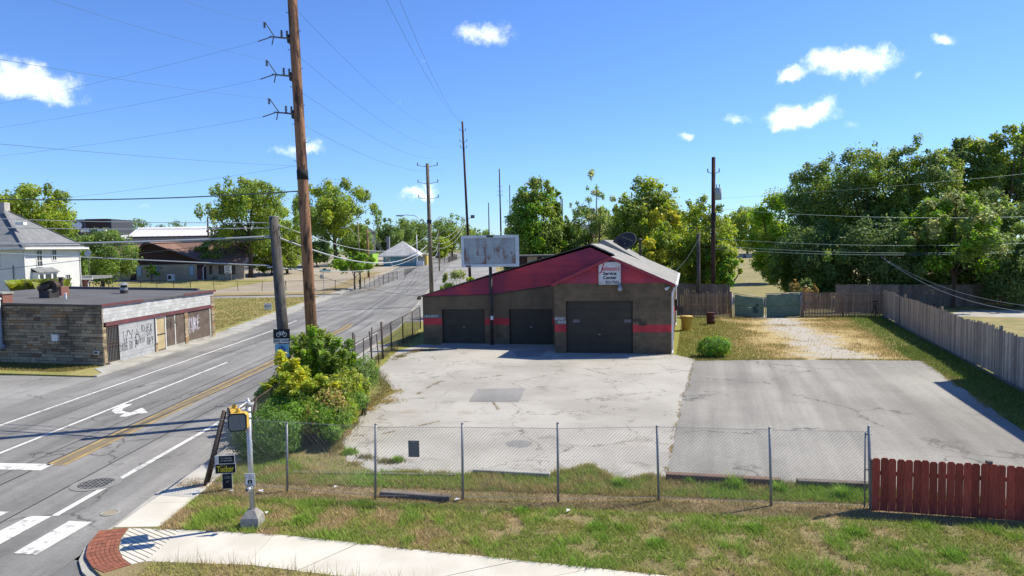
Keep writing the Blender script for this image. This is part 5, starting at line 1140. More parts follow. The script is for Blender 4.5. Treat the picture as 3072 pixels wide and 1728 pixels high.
tufts('crack_grass', 'ragged grass fringe along the front edge of the old lot', [(872, 1160), (945, 1186), (1160, 1193), (1380, 1196), (1440, 1180), (1490, 1172), (1556, 1214), (1640, 1196), (1676, 1200)], 9000, .07, 60, (.36, .32, .10), TAN, .10)
tufts('crack_grass', 'grass fringe along the far edge of the newer asphalt', [(1745, 906), (1900, 904), (2100, 905), (2320, 906), (2400, 960), (2576, 1084)], 9000, .08, 61, (.26, .28, .06), TAN, .12)
for k, (u, v, w_, h_) in enumerate(((1850, 1225, .40, .34), (1962, 1235, .30, .26), (2125, 1250, .34, .30), (1735, 1215, .25, .2), (1560, 1220, .3, .25), (1000, 1160, .25, .18), (880, 1140, .35, .2), (1500, 1330, .35, .16), (1310, 1290, .3, .15), (2150, 1340, .4, .16), (1900, 1330, .35, .14), (760, 1310, .3, .14), (2400, 1400, .4, .16), (1650, 1370, .35, .14))):
    rg = np.random.default_rng(300+k); p_ = G(u, v); n_ = 500; d_ = rg.normal(size=(n_, 2))*w_*.4
    grass('weed_clump', 'clump of taller bright green weeds '+('behind the chain-link fence' if v < 1260 else 'growing in the front lawn'), p_[0]+d_[:, 0], p_[1]+d_[:, 1], h_*np.exp(-(d_**2).sum(1)/(w_*w_*.5)), .022, mixc(rg.random(n_), (.18, .36, .04), (.30, .42, .06)), 320+k, lean=.7)
# ================================================================== FENCES
m_chain = mat('chain_wire', (.36, .36, .35), fine=.1, metal=.3, rough=.5)
m_chaindark = mat('dark_chain_wire', (.14, .13, .12), (.10, .08, .07), 4, .7, fine=.2)
m_post = mat('galvanised_post', (.30, .31, .31), (.24, .24, .24), 5, .5, metal=.3, fine=.15)
m_picket = mat('grey_picket', (.42, .345, .265), (.31, .255, .195), 1.2, .95, .4, 25, stretch=(2, 2, .3), fine=.3, fscale=8, rnd=.32)
m_picketb = mat('brown_picket', (.36, .255, .17), (.24, .175, .12), 1.2, .95, .4, 25, stretch=(2, 2, .3), fine=.25, fscale=8, rnd=.25)
m_redfence = mat('red_stained_board', (.38, .068, .040), (.28, .052, .032), 2, .8, .4, 30, stretch=(2, 2, .3), fine=.3, fscale=14, rnd=.24)
m_rubber = mat('black_rubber', (.02, .02, .02), fine=.1)
def chain_mesh(pts, z0, z1, sp, r):
    """diagonal wires over a polyline of (x,y); z1 may vary per point"""
    P = np.array([p[:2] for p in pts], float); Ls = np.concatenate([[0], np.cumsum(np.linalg.norm(np.diff(P, axis=0), axis=1))]); LT = Ls[-1]; H_ = z1-z0
    at_ = lambda s: np.stack([np.interp(s, Ls, P[:, 0]), np.interp(s, Ls, P[:, 1])], -1)
    V, F = [], []
    starts = np.arange(-H_, LT, sp)
    for sgn in (1, -1):
        for s0 in starts:
            a, b = s0, s0+H_
            ta, tb = max(0, (0-a)/H_), min(1, (LT-a)/H_)
            if tb-ta < .02: continue
            sa, sb = a+ta*H_, a+tb*H_; za, zb = (z0+ta*H_, z0+tb*H_) if sgn > 0 else (z1-ta*H_, z1-tb*H_)
            ks = [sa]+[q for q in Ls if sa < q < sb]+[sb]
            for k0, k1 in zip(ks[:-1], ks[1:]):
                f0, f1 = (k0-sa)/(sb-sa), (k1-sa)/(sb-sa); p0, p1 = at_(np.array(k0)), at_(np.array(k1)); h0, h1 = za+(zb-za)*f0, za+(zb-za)*f1
                t_ = p1-p0; t_ = t_/max(np.linalg.norm(t_), 1e-6); nr = np.array((-t_[1], t_[0])); i = len(V); o_ = .004*sgn
                for p, h in ((p0, h0), (p1, h1)):
                    V += [(p[0]+nr[0]*(r+o_), p[1]+nr[1]*(r+o_), h), (p[0]-nr[0]*(r-o_)-t_[0]*r, p[1]-nr[1]*(r-o_)-t_[1]*r, h+r), (p[0]-nr[0]*(r-o_)+t_[0]*r, p[1]-nr[1]*(r-o_)+t_[1]*r, h-r)]
                F += [(i, i+1, i+4, i+3), (i+1, i+2, i+5, i+4), (i+2, i, i+3, i+5)]
    return np.array(V), np.array(F)
# --- front chain-link fence
cl = [G(u, v)[:2] for u, v in ((515, 1222), (723, 1235), (944, 1255), (1164, 1257), (1404, 1263), (1657, 1259), (1940, 1272), (2190, 1279))]
tops = [(563, 1033), (721, 1064), (945, 1068), (1163, 1066), (1403, 1065), (1653, 1073), (1936, 1077), (2186, 1074)]
fcl = thing('chain_link_fence', (*cl[0], 0), 'galvanised chain-link fence along the front of the parking lot', 'fence')
V, F = chain_mesh([(-7.9, 17.95)]+[tuple(p) for p in cl[1:]], .05, 1.80, .085, .0020); mesh_np('wire_mesh', V, F, m_chain, fcl)
for k in range(1, 8):
    p = cl[k]; tp = A(*tops[k], p[1]); mb = MB(); mb.tube([(p[0], p[1], -.05), (tp[0], tp[1], tp[2])], .030 if k < 7 else .036, 8); mb.lathe([(.034, -.01), (.03, .02), (.01, .035)], tp, 8); mb.build('post', m_post, fcl, True)
for z in (.08, 1.78):
    mb = MB(); mb.tube([(cl[0][0], cl[0][1], z)]+[(p[0], p[1], z) for p in cl[1:]], .005, 4); mb.build('tension_wire', m_chain, fcl)
e = cl[7]; mb = MB(); mb.tube([(e[0]-.13, e[1]+.02, .02), (e[0]-.13, e[1]+.02, 1.76)], .02, 6); mb.tube([(e[0]-.13, e[1]+.02, 1.72), (e[0], e[1], 1.72)], .015, 6); mb.tube([(e[0]-.13, e[1]+.02, .9), (e[0], e[1], .9)], .015, 6); mb.build('gate_hinge_bar', m_post, fcl, True)
pp = np.array(A(1041, 1129, 16.55)); pl = thing('fence_plate', pp, 'plain grey metal plate wired to the chain-link fence', 'plate')
mb = MB(); mb.box(pp, (.27, .012, .40), M=Matrix.Rotation(D2R(-8), 3, 'Z')); mb.build('panel', mat('grey_sheet', (.16, .155, .145), fine=.1), pl)
for dz in (.17, -.17):
    mb = MB(); mb.tube([(pp[0]-.03, pp[1]-.012, pp[2]+dz), (pp[0]+.03, pp[1]-.012, pp[2]+dz)], .008, 5); mb.build('tie', m_post, pl)
# --- roadside fence with dark posts, from the corner to the garage
rb = [(515, 1222), (560, 1150), (610, 1098), (652, 1060), (705, 1020), (760, 985), (815, 960)]
zb8 = lambda x, y: (838.6+x*.1505, 754.7+y*.1505)
posts = [((330, 1000), (326, 545), .05), ((360, 1010), (357, 575), .03), ((505, 1030), (505, 640), .03), ((650, 1060), (603, 525), .045), ((632, 1050), (643, 455), .035), ((765, 1075), (720, 575), .03), ((828, 985), (800, 365), .06), ((980, 840), (957, 390), .04), ((1167, 715), (1153, 285), .04), ((1325, 595), (1315, 195), .04), ((1458, 480), (1448, 120), .04)]
pw = []
frd = thing('roadside_fence', (*cl[0], 0), 'rusty dark chain-link fence along the road from the corner to the garage', 'fence')
for b_, t_, r_ in posts:
    g_ = G(*zb8(*b_)); tp = A(*zb8(*t_), g_[1]); pw.append((g_, tp)); mb = MB(); mb.tube([(g_[0], g_[1], -.05), tuple(tp)], r_, 7); mb.build('post', m_rust, frd, True)
g_ = np.array((*cl[0], 0)); tp = A(563, 1033, 18.0); pw.insert(0, (g_, tp)); mb = MB(); mb.tube([g_, tp], .045, 8); mb.build('post', m_rust, frd, True)
lineP = [cl[0]] + [np.array((-8.0, 20.5)), np.array((-7.9, 23.5)), np.array((-7.7, 26.5)), np.array((-7.4, 30))] + [pw[k][0][:2] for k in (7, 8, 9, 10, 11)]
lineP = [tuple(p) for p in sorted(lineP, key=lambda p: p[1])]
for p in lineP[1:5]:
    mb = MB(); mb.tube([(p[0], p[1], -.05), (p[0]+.05+.50*min(1, max(0, (25-p[1])/7)), p[1], 1.75)], .035, 7); mb.build('post', m_rust, frd, True)
lean_x = lambda y, z: .50*(z/1.8)*min(1, max(0, (25-y)/7))
V, F = chain_mesh(lineP, .05, 1.70, .10, .0022); V[:, 0] += .50*(V[:, 2]/1.8)*np.clip((25-V[:, 1])/7, 0, 1); mesh_np('wire_mesh', V, F, m_chaindark, frd)
for a, b in zip(lineP[:-1], lineP[1:]):
    mb = MB(); mb.tube([(a[0]+lean_x(a[1], 1.7), a[1], 1.70), (b[0]+lean_x(b[1], 1.7), b[1], 1.72)], .022, 6); mb.build('top_rail', m_rust, frd, True)
# curtain of dark stems caught in the corner of the fence
V, F = chain_mesh([cl[0], (-8.1, 18.25)], .02, 1.9, .03, .006); V[:, 0] += .5*V[:, 2]/1.8; tag(mesh_np('mesh_tangle', V, F, m_rust, frd), kind='stuff')
# --- picket fences
def picket_mesh(name, w_, h, th, m_, kind='point'):
    me = bpy.data.meshes.new(name); a = w_/2
    pr = {'point': [(-a, 0), (a, 0), (a, h-w_*.9), (0, h), (-a, h-w_*.9)], 'ear': [(-a, 0), (a, 0), (a, h-.045), (a-.035, h), (-a+.035, h), (-a, h-.045)], 'flat': [(-a, 0), (a, 0), (a, h), (-a, h-.012)]}[kind]
    mb = MB(); mb.slab([(x, 0, z) for x, z in pr], (0, th, 0)); me.from_pydata(mb.v, [], mb.f); me.materials.append(m_); return me
def picket_run(par, p0, p1, step, me, name='picket', jit=.02, tilt=.012, zf=None, skip=()):
    p0, p1 = np.array(p0, float), np.array(p1, float); d = p1-p0; Lr = np.linalg.norm(d); d /= Lr; n = int(Lr/step); out = []
    M3 = Matrix(((d[0], -d[1], 0), (d[1], d[0], 0), (0, 0, 1)))
    for k in range(n+1):
        q = p0+d*k*step; o = bpy.data.objects.new(name, me); link(o, par); s = 1+random.uniform(-jit, jit)
        z = zf(k*step) if zf else 0.0
        o.matrix_basis = Matrix.Translation(Vector((q[0], q[1], z))-Vector(tuple(ORG[o]))) @ M3.to_4x4() @ Matrix.Rotation(random.uniform(-tilt, tilt), 4, 'Y') @ Matrix.Diagonal((1, 1, s, 1)); out.append(o)
    return out
F0 = G(2222, 797)[:2]; F1 = G(2576, 985)[:2]; fd = (F1-F0)/np.linalg.norm(F1-F0); F2 = F1+fd*4.5
lf = thing('picket_fence', (*F0, 0), 'long weathered grey picket fence running down the right side of the lot', 'fence')
pkm = picket_mesh('picket', .142, 2.12, .02, m_picket, 'flat')
stepz = lambda s: .04+.10*math.sin(s*.55)+(.12 if int(s/2.4) % 3 == 1 else 0.0)*.5
picket_run(lf, F0, F2, .150, pkm, jit=.028, tilt=.018, zf=lambda s: .02+.04*math.sin(s*.55)+(.05 if int(s/2.4) % 3 == 1 else 0))
nr = np.array((-fd[1], fd[0])); nr = nr if nr[0] > 0 else -nr
for z in (.4, 1.7):
    mb = MB(); mb.beam((*(F0+nr*.06), z), (*(F2+nr*.06), z), .05, .09); mb.build('rail', m_picket, lf)
for k in range(13):
    q = F0+fd*(.1+k*2.42)+nr*.13; mb = MB(); mb.box((q[0], q[1], 1.05+(.06 if k % 4 == 3 else 0)), (.1, .1, 2.1+(.25 if k % 4 == 3 else 0))); mb.build('post', m_picket, lf)
for s0, s1 in ((4.9, 6.3),):
    a_, b_ = F0+fd*s0-nr*.03, F0+fd*s1-nr*.03; mb = MB(); mb.slab([(*a_, .1), (*b_, .1), (*b_, 2.05), (*a_, 2.12)], (-nr[0]*.02, -nr[1]*.02, 0)); mb.build('repair_board', mat('tan_board', (.27, .23, .19), fine=.2), lf)
a_, b_ = F0-nr*.12, F2-nr*.12; mb = MB(); mb.beam((*a_, .05), (*b_, .05), .10, .12); mb.build('kickboard', m_wood_old, lf)
pkp = picket_mesh('picket', .085, 2.02, .018, m_picketb, 'point')
B0 = G(1722, 797)[:2]; B1 = G(1838, 797)[:2]; B2 = G(2018, 797)[:2]
for (a, b, lab) in ((B0, B1, 'brown pointed picket fence between the garage and the green gate'), (B2, F0, 'brown pointed picket fence between the green gate and the fence corner')):
    t = thing('picket_fence', (*a, 0), lab, 'fence', 'pointed picket fences at the back of the yard'); picket_run(t, a, b, .118, pkp, jit=.025)
    d = (b-a)/np.linalg.norm(b-a); n_ = np.array((-d[1], d[0])); n_ = n_ if n_[1] < 0 else -n_
    for z in (.3, 1.05, 1.75):
        mb = MB(); mb.beam((*(a+n_*.035), z), (*(b+n_*.035), z), .04, .08); mb.build('rail', m_picketb, t)
    for f in np.linspace(0.0, 1, 3):
        q = a+(b-a)*f+n_*.1; mb = MB(); mb.box((q[0], q[1], 1.05), (.13, .13, 2.12)); mb.build('post', m_picketb, t)
# taller plank fences beyond, tree shade put into the dark plank colour
def plank_fence(u0, v0, u1, v1, Y0, Y1, label):
    p0, p1 = A(u0, v0, Y0), A(u1, v1, Y1); t = thing('plank_fence', (p0[0], p0[1], 0), label, 'fence', 'tall plank fences beyond the yard'); n = int(np.hypot(p1[0]-p0[0], p1[1]-p0[1])/.17); mb = MB()
    for k in range(n):
        f = k/n; q = p0+(p1-p0)*f; mb.box((q[0], q[1], q[2]/2), (.155, .03, q[2]+random.uniform(-.06, .06)))
    tag(mb.build('planks', m_wood_old, t), kind='stuff')  # darker timber than posts and rails, standing in for shade from the trees
    for f in np.linspace(0.02, .98, 5):
        q = p0+(p1-p0)*f; mb = MB(); mb.box((q[0], q[1]+.09, q[2]/2), (.1, .1, q[2]-.1)); mb.build('post', m_picket, t)
    for z in (.5, 1.7):
        mb = MB(); mb.beam((p0[0], p0[1]+.05, z), (p1[0], p1[1]+.05, z), .05, .09); mb.build('rail', m_picket, t)
plank_fence(1705, 713, 1838, 716, 61.2, 60.5, 'tall plank fence coloured dark for tree shade behind the poles left of the gate')
plank_fence(2105, 716, 2262, 716, 60.5, 61, 'plank fence coloured dark for tree shade just above the back picket fence')
plank_fence(2258, 716, 2680, 714, 64, 62, 'plank fence coloured dark for tree shade beyond the right side drive')
# --- red board fence in the right foreground
r0_ = G(2203, 1287)[:2]; r1_ = G(2576, 1311)[:2]; rdn = (r1_-r0_)/np.linalg.norm(r1_-r0_); r2_ = r1_+rdn*1.6
rf_ = thing('red_board_fence', (*r0_, 0), 'low red stained board fence at the right foreground', 'fence')
pkr = picket_mesh('picket', .158, 1.20, .018, m_redfence, 'ear'); picket_run(rf_, r0_, r2_, .1665, pkr, jit=.012, tilt=.010, zf=lambda s: .03-.01*s)
n_ = np.array((-rdn[1], rdn[0])); n_ = n_ if n_[1] > 0 else -n_
for z in (.28, .88):
    mb = MB(); mb.beam((*(r0_+n_*.05), z), (*(r2_+n_*.05), z), .04, .09); mb.build('rail', m_redfence, rf_)
for s, hh in ((.0, 1.16), (2.32, 1.25)):
    q = r0_+rdn*(s-.03)+n_*.13; mb = MB(); mb.box((q[0], q[1], hh/2), (.1, .1, hh)); mb.build('post', m_wood_old, rf_)
# --- green screened gates
m_screen = mat('green_screen', (.13, .20, .15), (.095, .155, .12), 1.2, .9, .3, 12, fine=.2, fscale=6); m_screend = mat('dark_screen_patch', (.035, .075, .06), fine=.2)
def gate(ua, ub, vta, vtb, vba, vbb, Y, lab, folds, hinge):
    pa, pb = A(ua, vba, Y), A(ub, vbb, Y); ta, tb = A(ua, vta, Y), A(ub, vtb, Y); t = thing('screened_gate', pa, lab, 'gate', 'green screened gates')
    fr = lambda x, z: (1-z)*((1-x)*pa+x*pb)+z*((1-x)*ta+x*tb)
    for c_ in (((0, 0), (0, 1)), ((1, 0), (1, 1)), ((0, 1), (1, 1)), ((0, 0), (1, 0)), ((0, .5), (1, .5))):
        mb = MB(); mb.tube([fr(*c_[0]), fr(*c_[1])], .03, 7); mb.build('frame_tube', m_post, t, True)
    for z0, z1, off in ((.03, .52, 0), (.50, .97, .03)):
        V, F = [], []; nx, nz = 18, 6
        for i in range(nx+1):
            for j in range(nz+1):
                x = .02+.96*i/nx; z = z0+(z1-z0)*j/nz; q = fr(x, z).copy(); sag = folds*math.sin(math.pi*x*1.0)*(j/nz)*(.03 if off else .02); q[2] -= sag+.012*math.sin(x*17+off*40); q[1] -= .05+off*.3+.02*math.sin(x*11+z*6); V.append(q)
        for i in range(nx):
            for j in range(nz): a = i*(nz+1)+j; F.append((a, a+nz+1, a+nz+2, a+1))
        o = mesh_np('screen', V, F, m_screen, t, smooth=True); o.modifiers.new('s', 'SOLIDIFY').thickness = .01
    return t, fr
g1, f1 = gate(1846, 1921, 738, 748, 797, 805, 57.2, 'sagging left green screened gate with dark patches', 2.0, 0)
for x, z, s in ((.78, .62, .18), (.70, .48, .2), (.72, .34, .26)):
    q = f1(x, z); mb = MB(); mb.box((q[0], q[1]-.10, q[2]), (s*1.4, .01, s), M=Matrix.Rotation(.3 if s < .2 else .0, 3, 'Y')); mb.build('patch', m_screend, g1)
g2, f2 = gate(1926, 2014, 739, 736, 804, 797, 57.0, 'right green screened gate hung on the brown fence post', .6, 1)
for u, v in ((1841, 740), (2017, 736)):
    p = A(u, v, 57.0); t = thing('gate_post', (p[0], p[1], 0), 'left galvanised gate post' if u < 1900 else 'right galvanised gate post beside the brown fence', 'post'); mb = MB(); mb.tube([(p[0], p[1], 0), tuple(p)], .06, 8); mb.build('tube', m_post, t, True); mb = MB(); mb.lathe([(.07, 0), (.06, .05), (.02, .08)], p, 8); mb.build('cap', m_post, t)

# ================================================================== STREET FURNITURE
# --- pedestrian signal
m_sig = mat('signal_yellow', (.62, .38, .05), (.50, .30, .05), 4, .5, fine=.08); m_sigface = mat('signal_screen', (.14, .145, .135), (.18, .185, .175), 30, .6, fine=.3, fscale=120); m_alu = mat('brushed_aluminium', (.50, .51, .51), (.42, .43, .43), 5, .4, metal=.5, fine=.08)
c = np.array(G(636, 1322)); sg = thing('pedestrian_signal', c, 'pedestrian signal post with two yellow signal heads at the street corner', 'traffic signal')
def frustum(mb, c, w0, w1, z0, z1):
    vs = [(c[0]+sx*w/2, c[1]+sy*w/2, c[2]+z) for w, z in ((w0, z0), (w1, z1)) for sx, sy in ((-1, -1), (1, -1), (1, 1), (-1, 1))]; mb.add(vs, [(3, 2, 1, 0), (4, 5, 6, 7), (0, 1, 5, 4), (1, 2, 6, 5), (2, 3, 7, 6), (3, 0, 4, 7)])
mb = MB(); frustum(mb, c, .42, .38, -.05, .22); frustum(mb, c, .376, .16, .222, .38); mb.build('base', mat('cast_base', (.30, .29, .27), (.22, .21, .19), 6, .8, .2, 40, fine=.2), sg)
mb = MB(); mb.tube([c+(0, 0, .37), c+(0, 0, 2.72)], .056, 14); mb.build('post', m_alu, sg, True)
mb = MB(); mb.lathe([(.07, 0), (.07, .05), (.05, .1), (.015, .17), (.0, .18)], c+(0, 0, 2.70), 14); mb.build('cap', m_alu, sg, True)
def head(cx, cy, cz, rz, nm='signal_head'):
    M3 = Matrix.Rotation(rz, 3, 'Z'); f_ = lambda p: tuple(M3 @ Vector(p)+Vector((cx, cy, cz)))
    mb = MB(); w_, h_, d_ = .39, .39, .17; ch = .05
    prof = [(-w_/2+ch, -h_/2), (w_/2-ch, -h_/2), (w_/2, -h_/2+ch), (w_/2, h_/2-ch), (w_/2-ch, h_/2), (-w_/2+ch, h_/2), (-w_/2, h_/2-ch), (-w_/2, -h_/2+ch)]
    mb.slab([f_((x, -d_/2, z)) for x, z in prof], tuple(M3 @ Vector((0, d_, 0)))); o = mb.build(nm, m_sig, sg)
    mb = MB(); mb.slab([f_((x*.97, -d_/2-.03, z*.97)) for x, z in prof], tuple(M3 @ Vector((0, .032, 0)))); mb.build('visor', m_rubber, o)
    mb = MB(); mb.slab([f_((x*.86, -d_/2-.036, z*.86)) for x, z in prof], tuple(M3 @ Vector((0, .008, 0)))); mb.build('screen', m_sigface, o)
    mb = MB(); mb.lathe([(.05, 0), (.05, .05), (.03, .09)], f_((0, .02, h_/2)), 10); mb.build('mount', m_sig, o); return f_((0, .02, h_/2+.07))
hp = A(600, 1060, 14.95); t1 = head(hp[0], hp[1], hp[2], D2R(8)); hp2 = A(588, 1048, 15.35); t2 = head(hp2[0], hp2[1], hp2[2], D2R(-62))
for q in (t1, t2):
    mb = MB(); mb.tube([q, (q[0], q[1], q[2]+.02), (c[0], c[1], q[2]+.10)], .022, 8); mb.build('mount_arm', m_alu, sg, True)
for z in (2.42, 2.56):
    mb = MB(); mb.lathe([(.068, 0), (.068, .05)], c+(0, 0, z), 12); mb.build('clamp', m_alu, sg, True)
mb = MB(); mb.tube([c+(.06, -.0, 2.7), c+(.10, 0, 2.3), c+(.06, 0, 1.95)], .006, 5); mb.build('cable', m_rubber, sg)
pb = A(629, 1207, 15.08); mb = MB(); mb.box(pb, (.215, .012, .275)); ps_ = mb.build('push_button_sign', m_white_metal, sg)
mb = MB()
for dx, dz, w_, h_ in ((0, .125, .19, .006), (0, -.125, .19, .006), (-.095, 0, .006, .25), (.095, 0, .006, .25)): mb.box((pb[0]+dx, pb[1]-.008, pb[2]+dz), (w_, .003, h_))
mb.build('border', m_blackprint, ps_)
for s_, dz in (('PUSH', .085), ('BUTTON', .052), ('FOR', .020)): text_mesh(s_, .042, m_blackprint, frame_M((pb[0], pb[1]-.0085, pb[2]+dz), (1, 0, 0), up3), ps_)
mb = MB(); mb.box((pb[0], pb[1]-.0085, pb[2]-.045), (.10, .003, .085)); mb.build('symbol_field', m_blackprint, ps_)
mb = MB(); mb.lathe([(.0, -.001), (.012, 0), (.0, .001)], (pb[0], pb[1]-.012, pb[2]-.018), 8); mb.box((pb[0], pb[1]-.0115, pb[2]-.045), (.022, .002, .032)); mb.beam((pb[0], pb[1]-.0115, pb[2]-.058), (pb[0]-.022, pb[1]-.0115, pb[2]-.082), .002, .010, (1, 0, 0)); mb.beam((pb[0], pb[1]-.0115, pb[2]-.058), (pb[0]+.022, pb[1]-.0115, pb[2]-.082), .002, .010, (1, 0, 0)); mb.build('walking_figure', m_whiteprint, ps_)
mb = MB(); mb.box((pb[0]+.0, pb[1]-.0085, pb[2]-.107), (.13, .003, .010)); mb.build('arrow', m_blackprint, ps_)
bq = A(626, 1231, 15.05); mb = MB(); mb.tube([(bq[0]+.03, bq[1]+.06, bq[2]), (bq[0]-.02, bq[1]-.05, bq[2])], .055, 12); o = mb.build('button_housing', m_alu, sg, True); mb = MB(); mb.tube([(bq[0]-.02, bq[1]-.045, bq[2]), (bq[0]-.03, bq[1]-.065, bq[2])], .03, 10); mb.build('button', m_dark, o)
# --- estate agent yard sign
yp = np.array(G(574, 1232)); ys = thing('yard_sign', yp, 'black and yellow yard sign with a smaller hanging panel beside the fence corner', 'sign')
yaw = D2R(6); M3 = Matrix.Rotation(yaw, 3, 'Z'); exs = tuple(M3 @ Vector((1, 0, 0))); 
def sbx(u0, v0, u1, v1, th, mt, nm, par, dy=0.0):
    a, b = A(u0, v0, yp[1]), A(u1, v1, yp[1]); mb = MB(); mb.box(((a[0]+b[0])/2, yp[1]-dy, (a[2]+b[2])/2), (abs(b[0]-a[0]), th, abs(b[2]-a[2])), rz=yaw); return mb.build(nm, mt, par), np.array(((a[0]+b[0])/2, yp[1]-dy-th/2-.003, (a[2]+b[2])/2))
m_syel = mat('sign_yellow', (.62, .50, .04), fine=.03)
o, q = sbx(542, 1167, 593, 1190, .02, m_whiteprint, 'panel', ys); o2, q = sbx(543, 1168, 592, 1189.3, .022, m_blackprint, 'panel_face', ys)
text_mesh('Tucker', .205, m_syel, frame_M(q+(0, -.006, -.01), exs, up3), ys, bold=.006, xs=.70); text_mesh('Talk To', .05, m_syel, frame_M(q+(-.05, -.006, .075), exs, up3), ys); text_mesh('TalkToTucker.com', .032, m_syel, frame_M(q+(0, -.006, -.082), exs, up3), ys)
o, q = sbx(541, 1146, 590, 1166, .02, m_whiteprint, 'rider_panel', ys); o2, q = sbx(551, 1147, 589, 1165, .022, m_blackprint, 'rider_face', ys)
text_mesh('Ernest Hanshaw', .05, m_whiteprint, frame_M(q+(0, -.006, .042), exs, up3), ys, xs=.85); text_mesh('317-629-0040', .062, m_whiteprint, frame_M(q+(0, -.006, -.025), exs, up3), ys, xs=.85)
mb = MB(); pq = A(546, 1157, yp[1]); mb.box((pq[0], yp[1]-.011, pq[2]), (.07, .006, .13), rz=yaw); mb.build('portrait', mat('portrait_print', (.35, .22, .17), (.45, .45, .48), 30, fine=.1), ys)
o, q = sbx(559, 1191, 585, 1229, .02, m_whiteprint, 'hanging_panel', ys); o2, q = sbx(560, 1192, 584, 1228, .022, m_blackprint, 'hanging_face', ys)
text_mesh('Ernest Hanshaw', .028, m_whiteprint, frame_M(q+(0, -.006, .12), exs, up3), ys, xs=.8); text_mesh('317-629-0040', .034, m_whiteprint, frame_M(q+(0, -.006, .08), exs, up3), ys, xs=.8); 
mb = MB(); mb.slab([tuple(q+(dx, -.004, dz)) for dx, dz in ((-.06, -.05), (-.02, .0), (.04, .03), (.07, .02), (.03, -.01), (.05, -.04), (.0, -.03))], (0, -.003, 0)); mb.build('emblem', m_greyprint, ys)
for u in (562, 582):
    a = A(u, 1228, yp[1]); mb = MB(); mb.tube([(a[0], yp[1], -.05), (a[0], yp[1], A(u, 1150, yp[1])[2])], .006, 5); mb.build('stake', m_dark, ys)
# --- bike lane sign on its own channel post
bp = A(708, 845, 24.9); bs = thing('bike_lane_sign', (bp[0], bp[1], 0), 'black and white bike lane sign in front of the old grey pole', 'sign')
a, b = A(687, 828, 24.9), A(730, 864, 24.9); W_, Hs = b[0]-a[0], a[2]-b[2]; cx_ = (a[0]+b[0])/2; Ys = 24.9
mb = MB(); mb.tube([(cx_, Ys+.04, 0), (cx_, Ys+.04, a[2]-.05)], .03, 6); mb.build('post', m_post, bs)
mb = MB(); mb.box((cx_, Ys, (a[2]+b[2])/2), (W_, .01, Hs)); mb.build('panel', m_blackprint, bs)
zb_ = b[2]+Hs*.19; mb = MB(); mb.box((cx_, Ys-.008, zb_), (W_*.94, .006, Hs*.30)); mb.build('caption_field', m_whiteprint, bs)
text_mesh('BIKE LANE', Hs*.26, m_blackprint, frame_M((cx_, Ys-.013, zb_), (1, 0, 0), up3), bs, bold=.003, xs=.93)
zc_ = b[2]+Hs*.66; r_ = Hs*.155; bike = MB()
def ring(cx, cz, r, w_):
    for k in range(16):
        a0, a1 = 2*math.pi*k/16, 2*math.pi*(k+1)/16; bike.slab([(cx+q*math.cos(t_), Ys-.008, cz+q*math.sin(t_)) for q, t_ in ((r, a0), (r, a1), (r-w_, a1), (r-w_, a0))], (0, -.004, 0))
ring(cx_-r_*1.35, zc_-.02, r_, .022); ring(cx_+r_*1.35, zc_-.02, r_, .022)
def bar(x0, z0, x1, z1, w_=.020): bike.beam((cx_+x0*r_, Ys-.010, zc_-.02+z0*r_), (cx_+x1*r_, Ys-.010, zc_-.02+z1*r_), .004, w_, (1, 0, 0) if abs(x1-x0) < abs(z1-z0) else (0, 0, 1))
for q in ((-1.35, 0, -.1, 0), (-1.35, 0, -.7, 1.1), (-.1, 0, -.75, 1.3), (-.7, 1.1, .85, 1.1), (-.1, 0, .85, 1.1), (.8, 1.4, 1.35, 0), (-.95, 1.35, -.5, 1.35), (.6, 1.45, 1.05, 1.5)): bar(*q)
bike.build('bicycle_symbol', m_whiteprint, bs)
a2, b2 = A(691, 866, 24.88), A(727, 899, 24.88); mb = MB(); mb.box(((a2[0]+b2[0])/2, 24.9, (a2[2]+b2[2])/2), (b2[0]-a2[0], .01, a2[2]-b2[2])); mb.build('route_panel', mat('route_blue', (.16, .36, .50), (.22, .42, .55), 5, fine=.05), bs)
mb = MB(); q = ((a2[0]+b2[0])/2, 24.889, (a2[2]+b2[2])/2+.05); mb.slab([(q[0]+dx, q[1], q[2]+dz) for dx, dz in ((-.12, -.1), (.12, -.1), (.12, .05), (0, .15), (-.12, .05))], (0, -.004, 0)); mb.build('route_symbol', mat('route_navy', (.05, .14, .32), fine=.05), bs)
# --- yellow bin, rusty drum, tripod
c = np.array(G(1727, 831)); t = thing('yellow_bin', c, 'tapered yellow plastic bin beside the garage wall', 'bin'); m_bin = mat('yellow_plastic', (.58, .36, .03), (.50, .40, .14), .9, .5, fine=.08)
mb = MB(); mb.lathe([(.30, 0), (.31, .05), (.40, .95), (.42, .95), (.42, 1.02), (.38, 1.02), (.29, .08), (.0, .06)], c, 20); mb.build('body', m_bin, t, True)
for s_ in (-1, 1):
    mb = MB(); mb.box((c[0]+s_*.45, c[1], .86), (.1, .16, .08)); mb.build('handle', m_bin, t)
mb = MB(); mb.lathe([(.425, .97), (.435, 1.0), (.425, 1.03)], c, 20); mb.build('rim', m_bin, t, True)
c = np.array(G(1788, 816)); t = thing('rusty_drum', c, 'open rusty steel drum on the grass near the back fence', 'drum'); m_drum = mat('drum_rust', (.10, .035, .028), (.06, .03, .026), 4, .85, .3, 30, fine=.3)
Mt = lambda p: p
mb = MB(); mb.lathe([(.30, 0), (.30, .28), (.315, .30), (.30, .32), (.30, .58), (.315, .60), (.30, .62), (.30, .88), (.315, .90), (.285, .90), (.28, .05), (.0, .05)], c, 20); mb.build('body', m_drum, t, True); mb = MB(); mb.lathe([(.30, .885), (.325, .90), (.30, .915)], c, 20); mb.build('rim', m_drum, t, True)
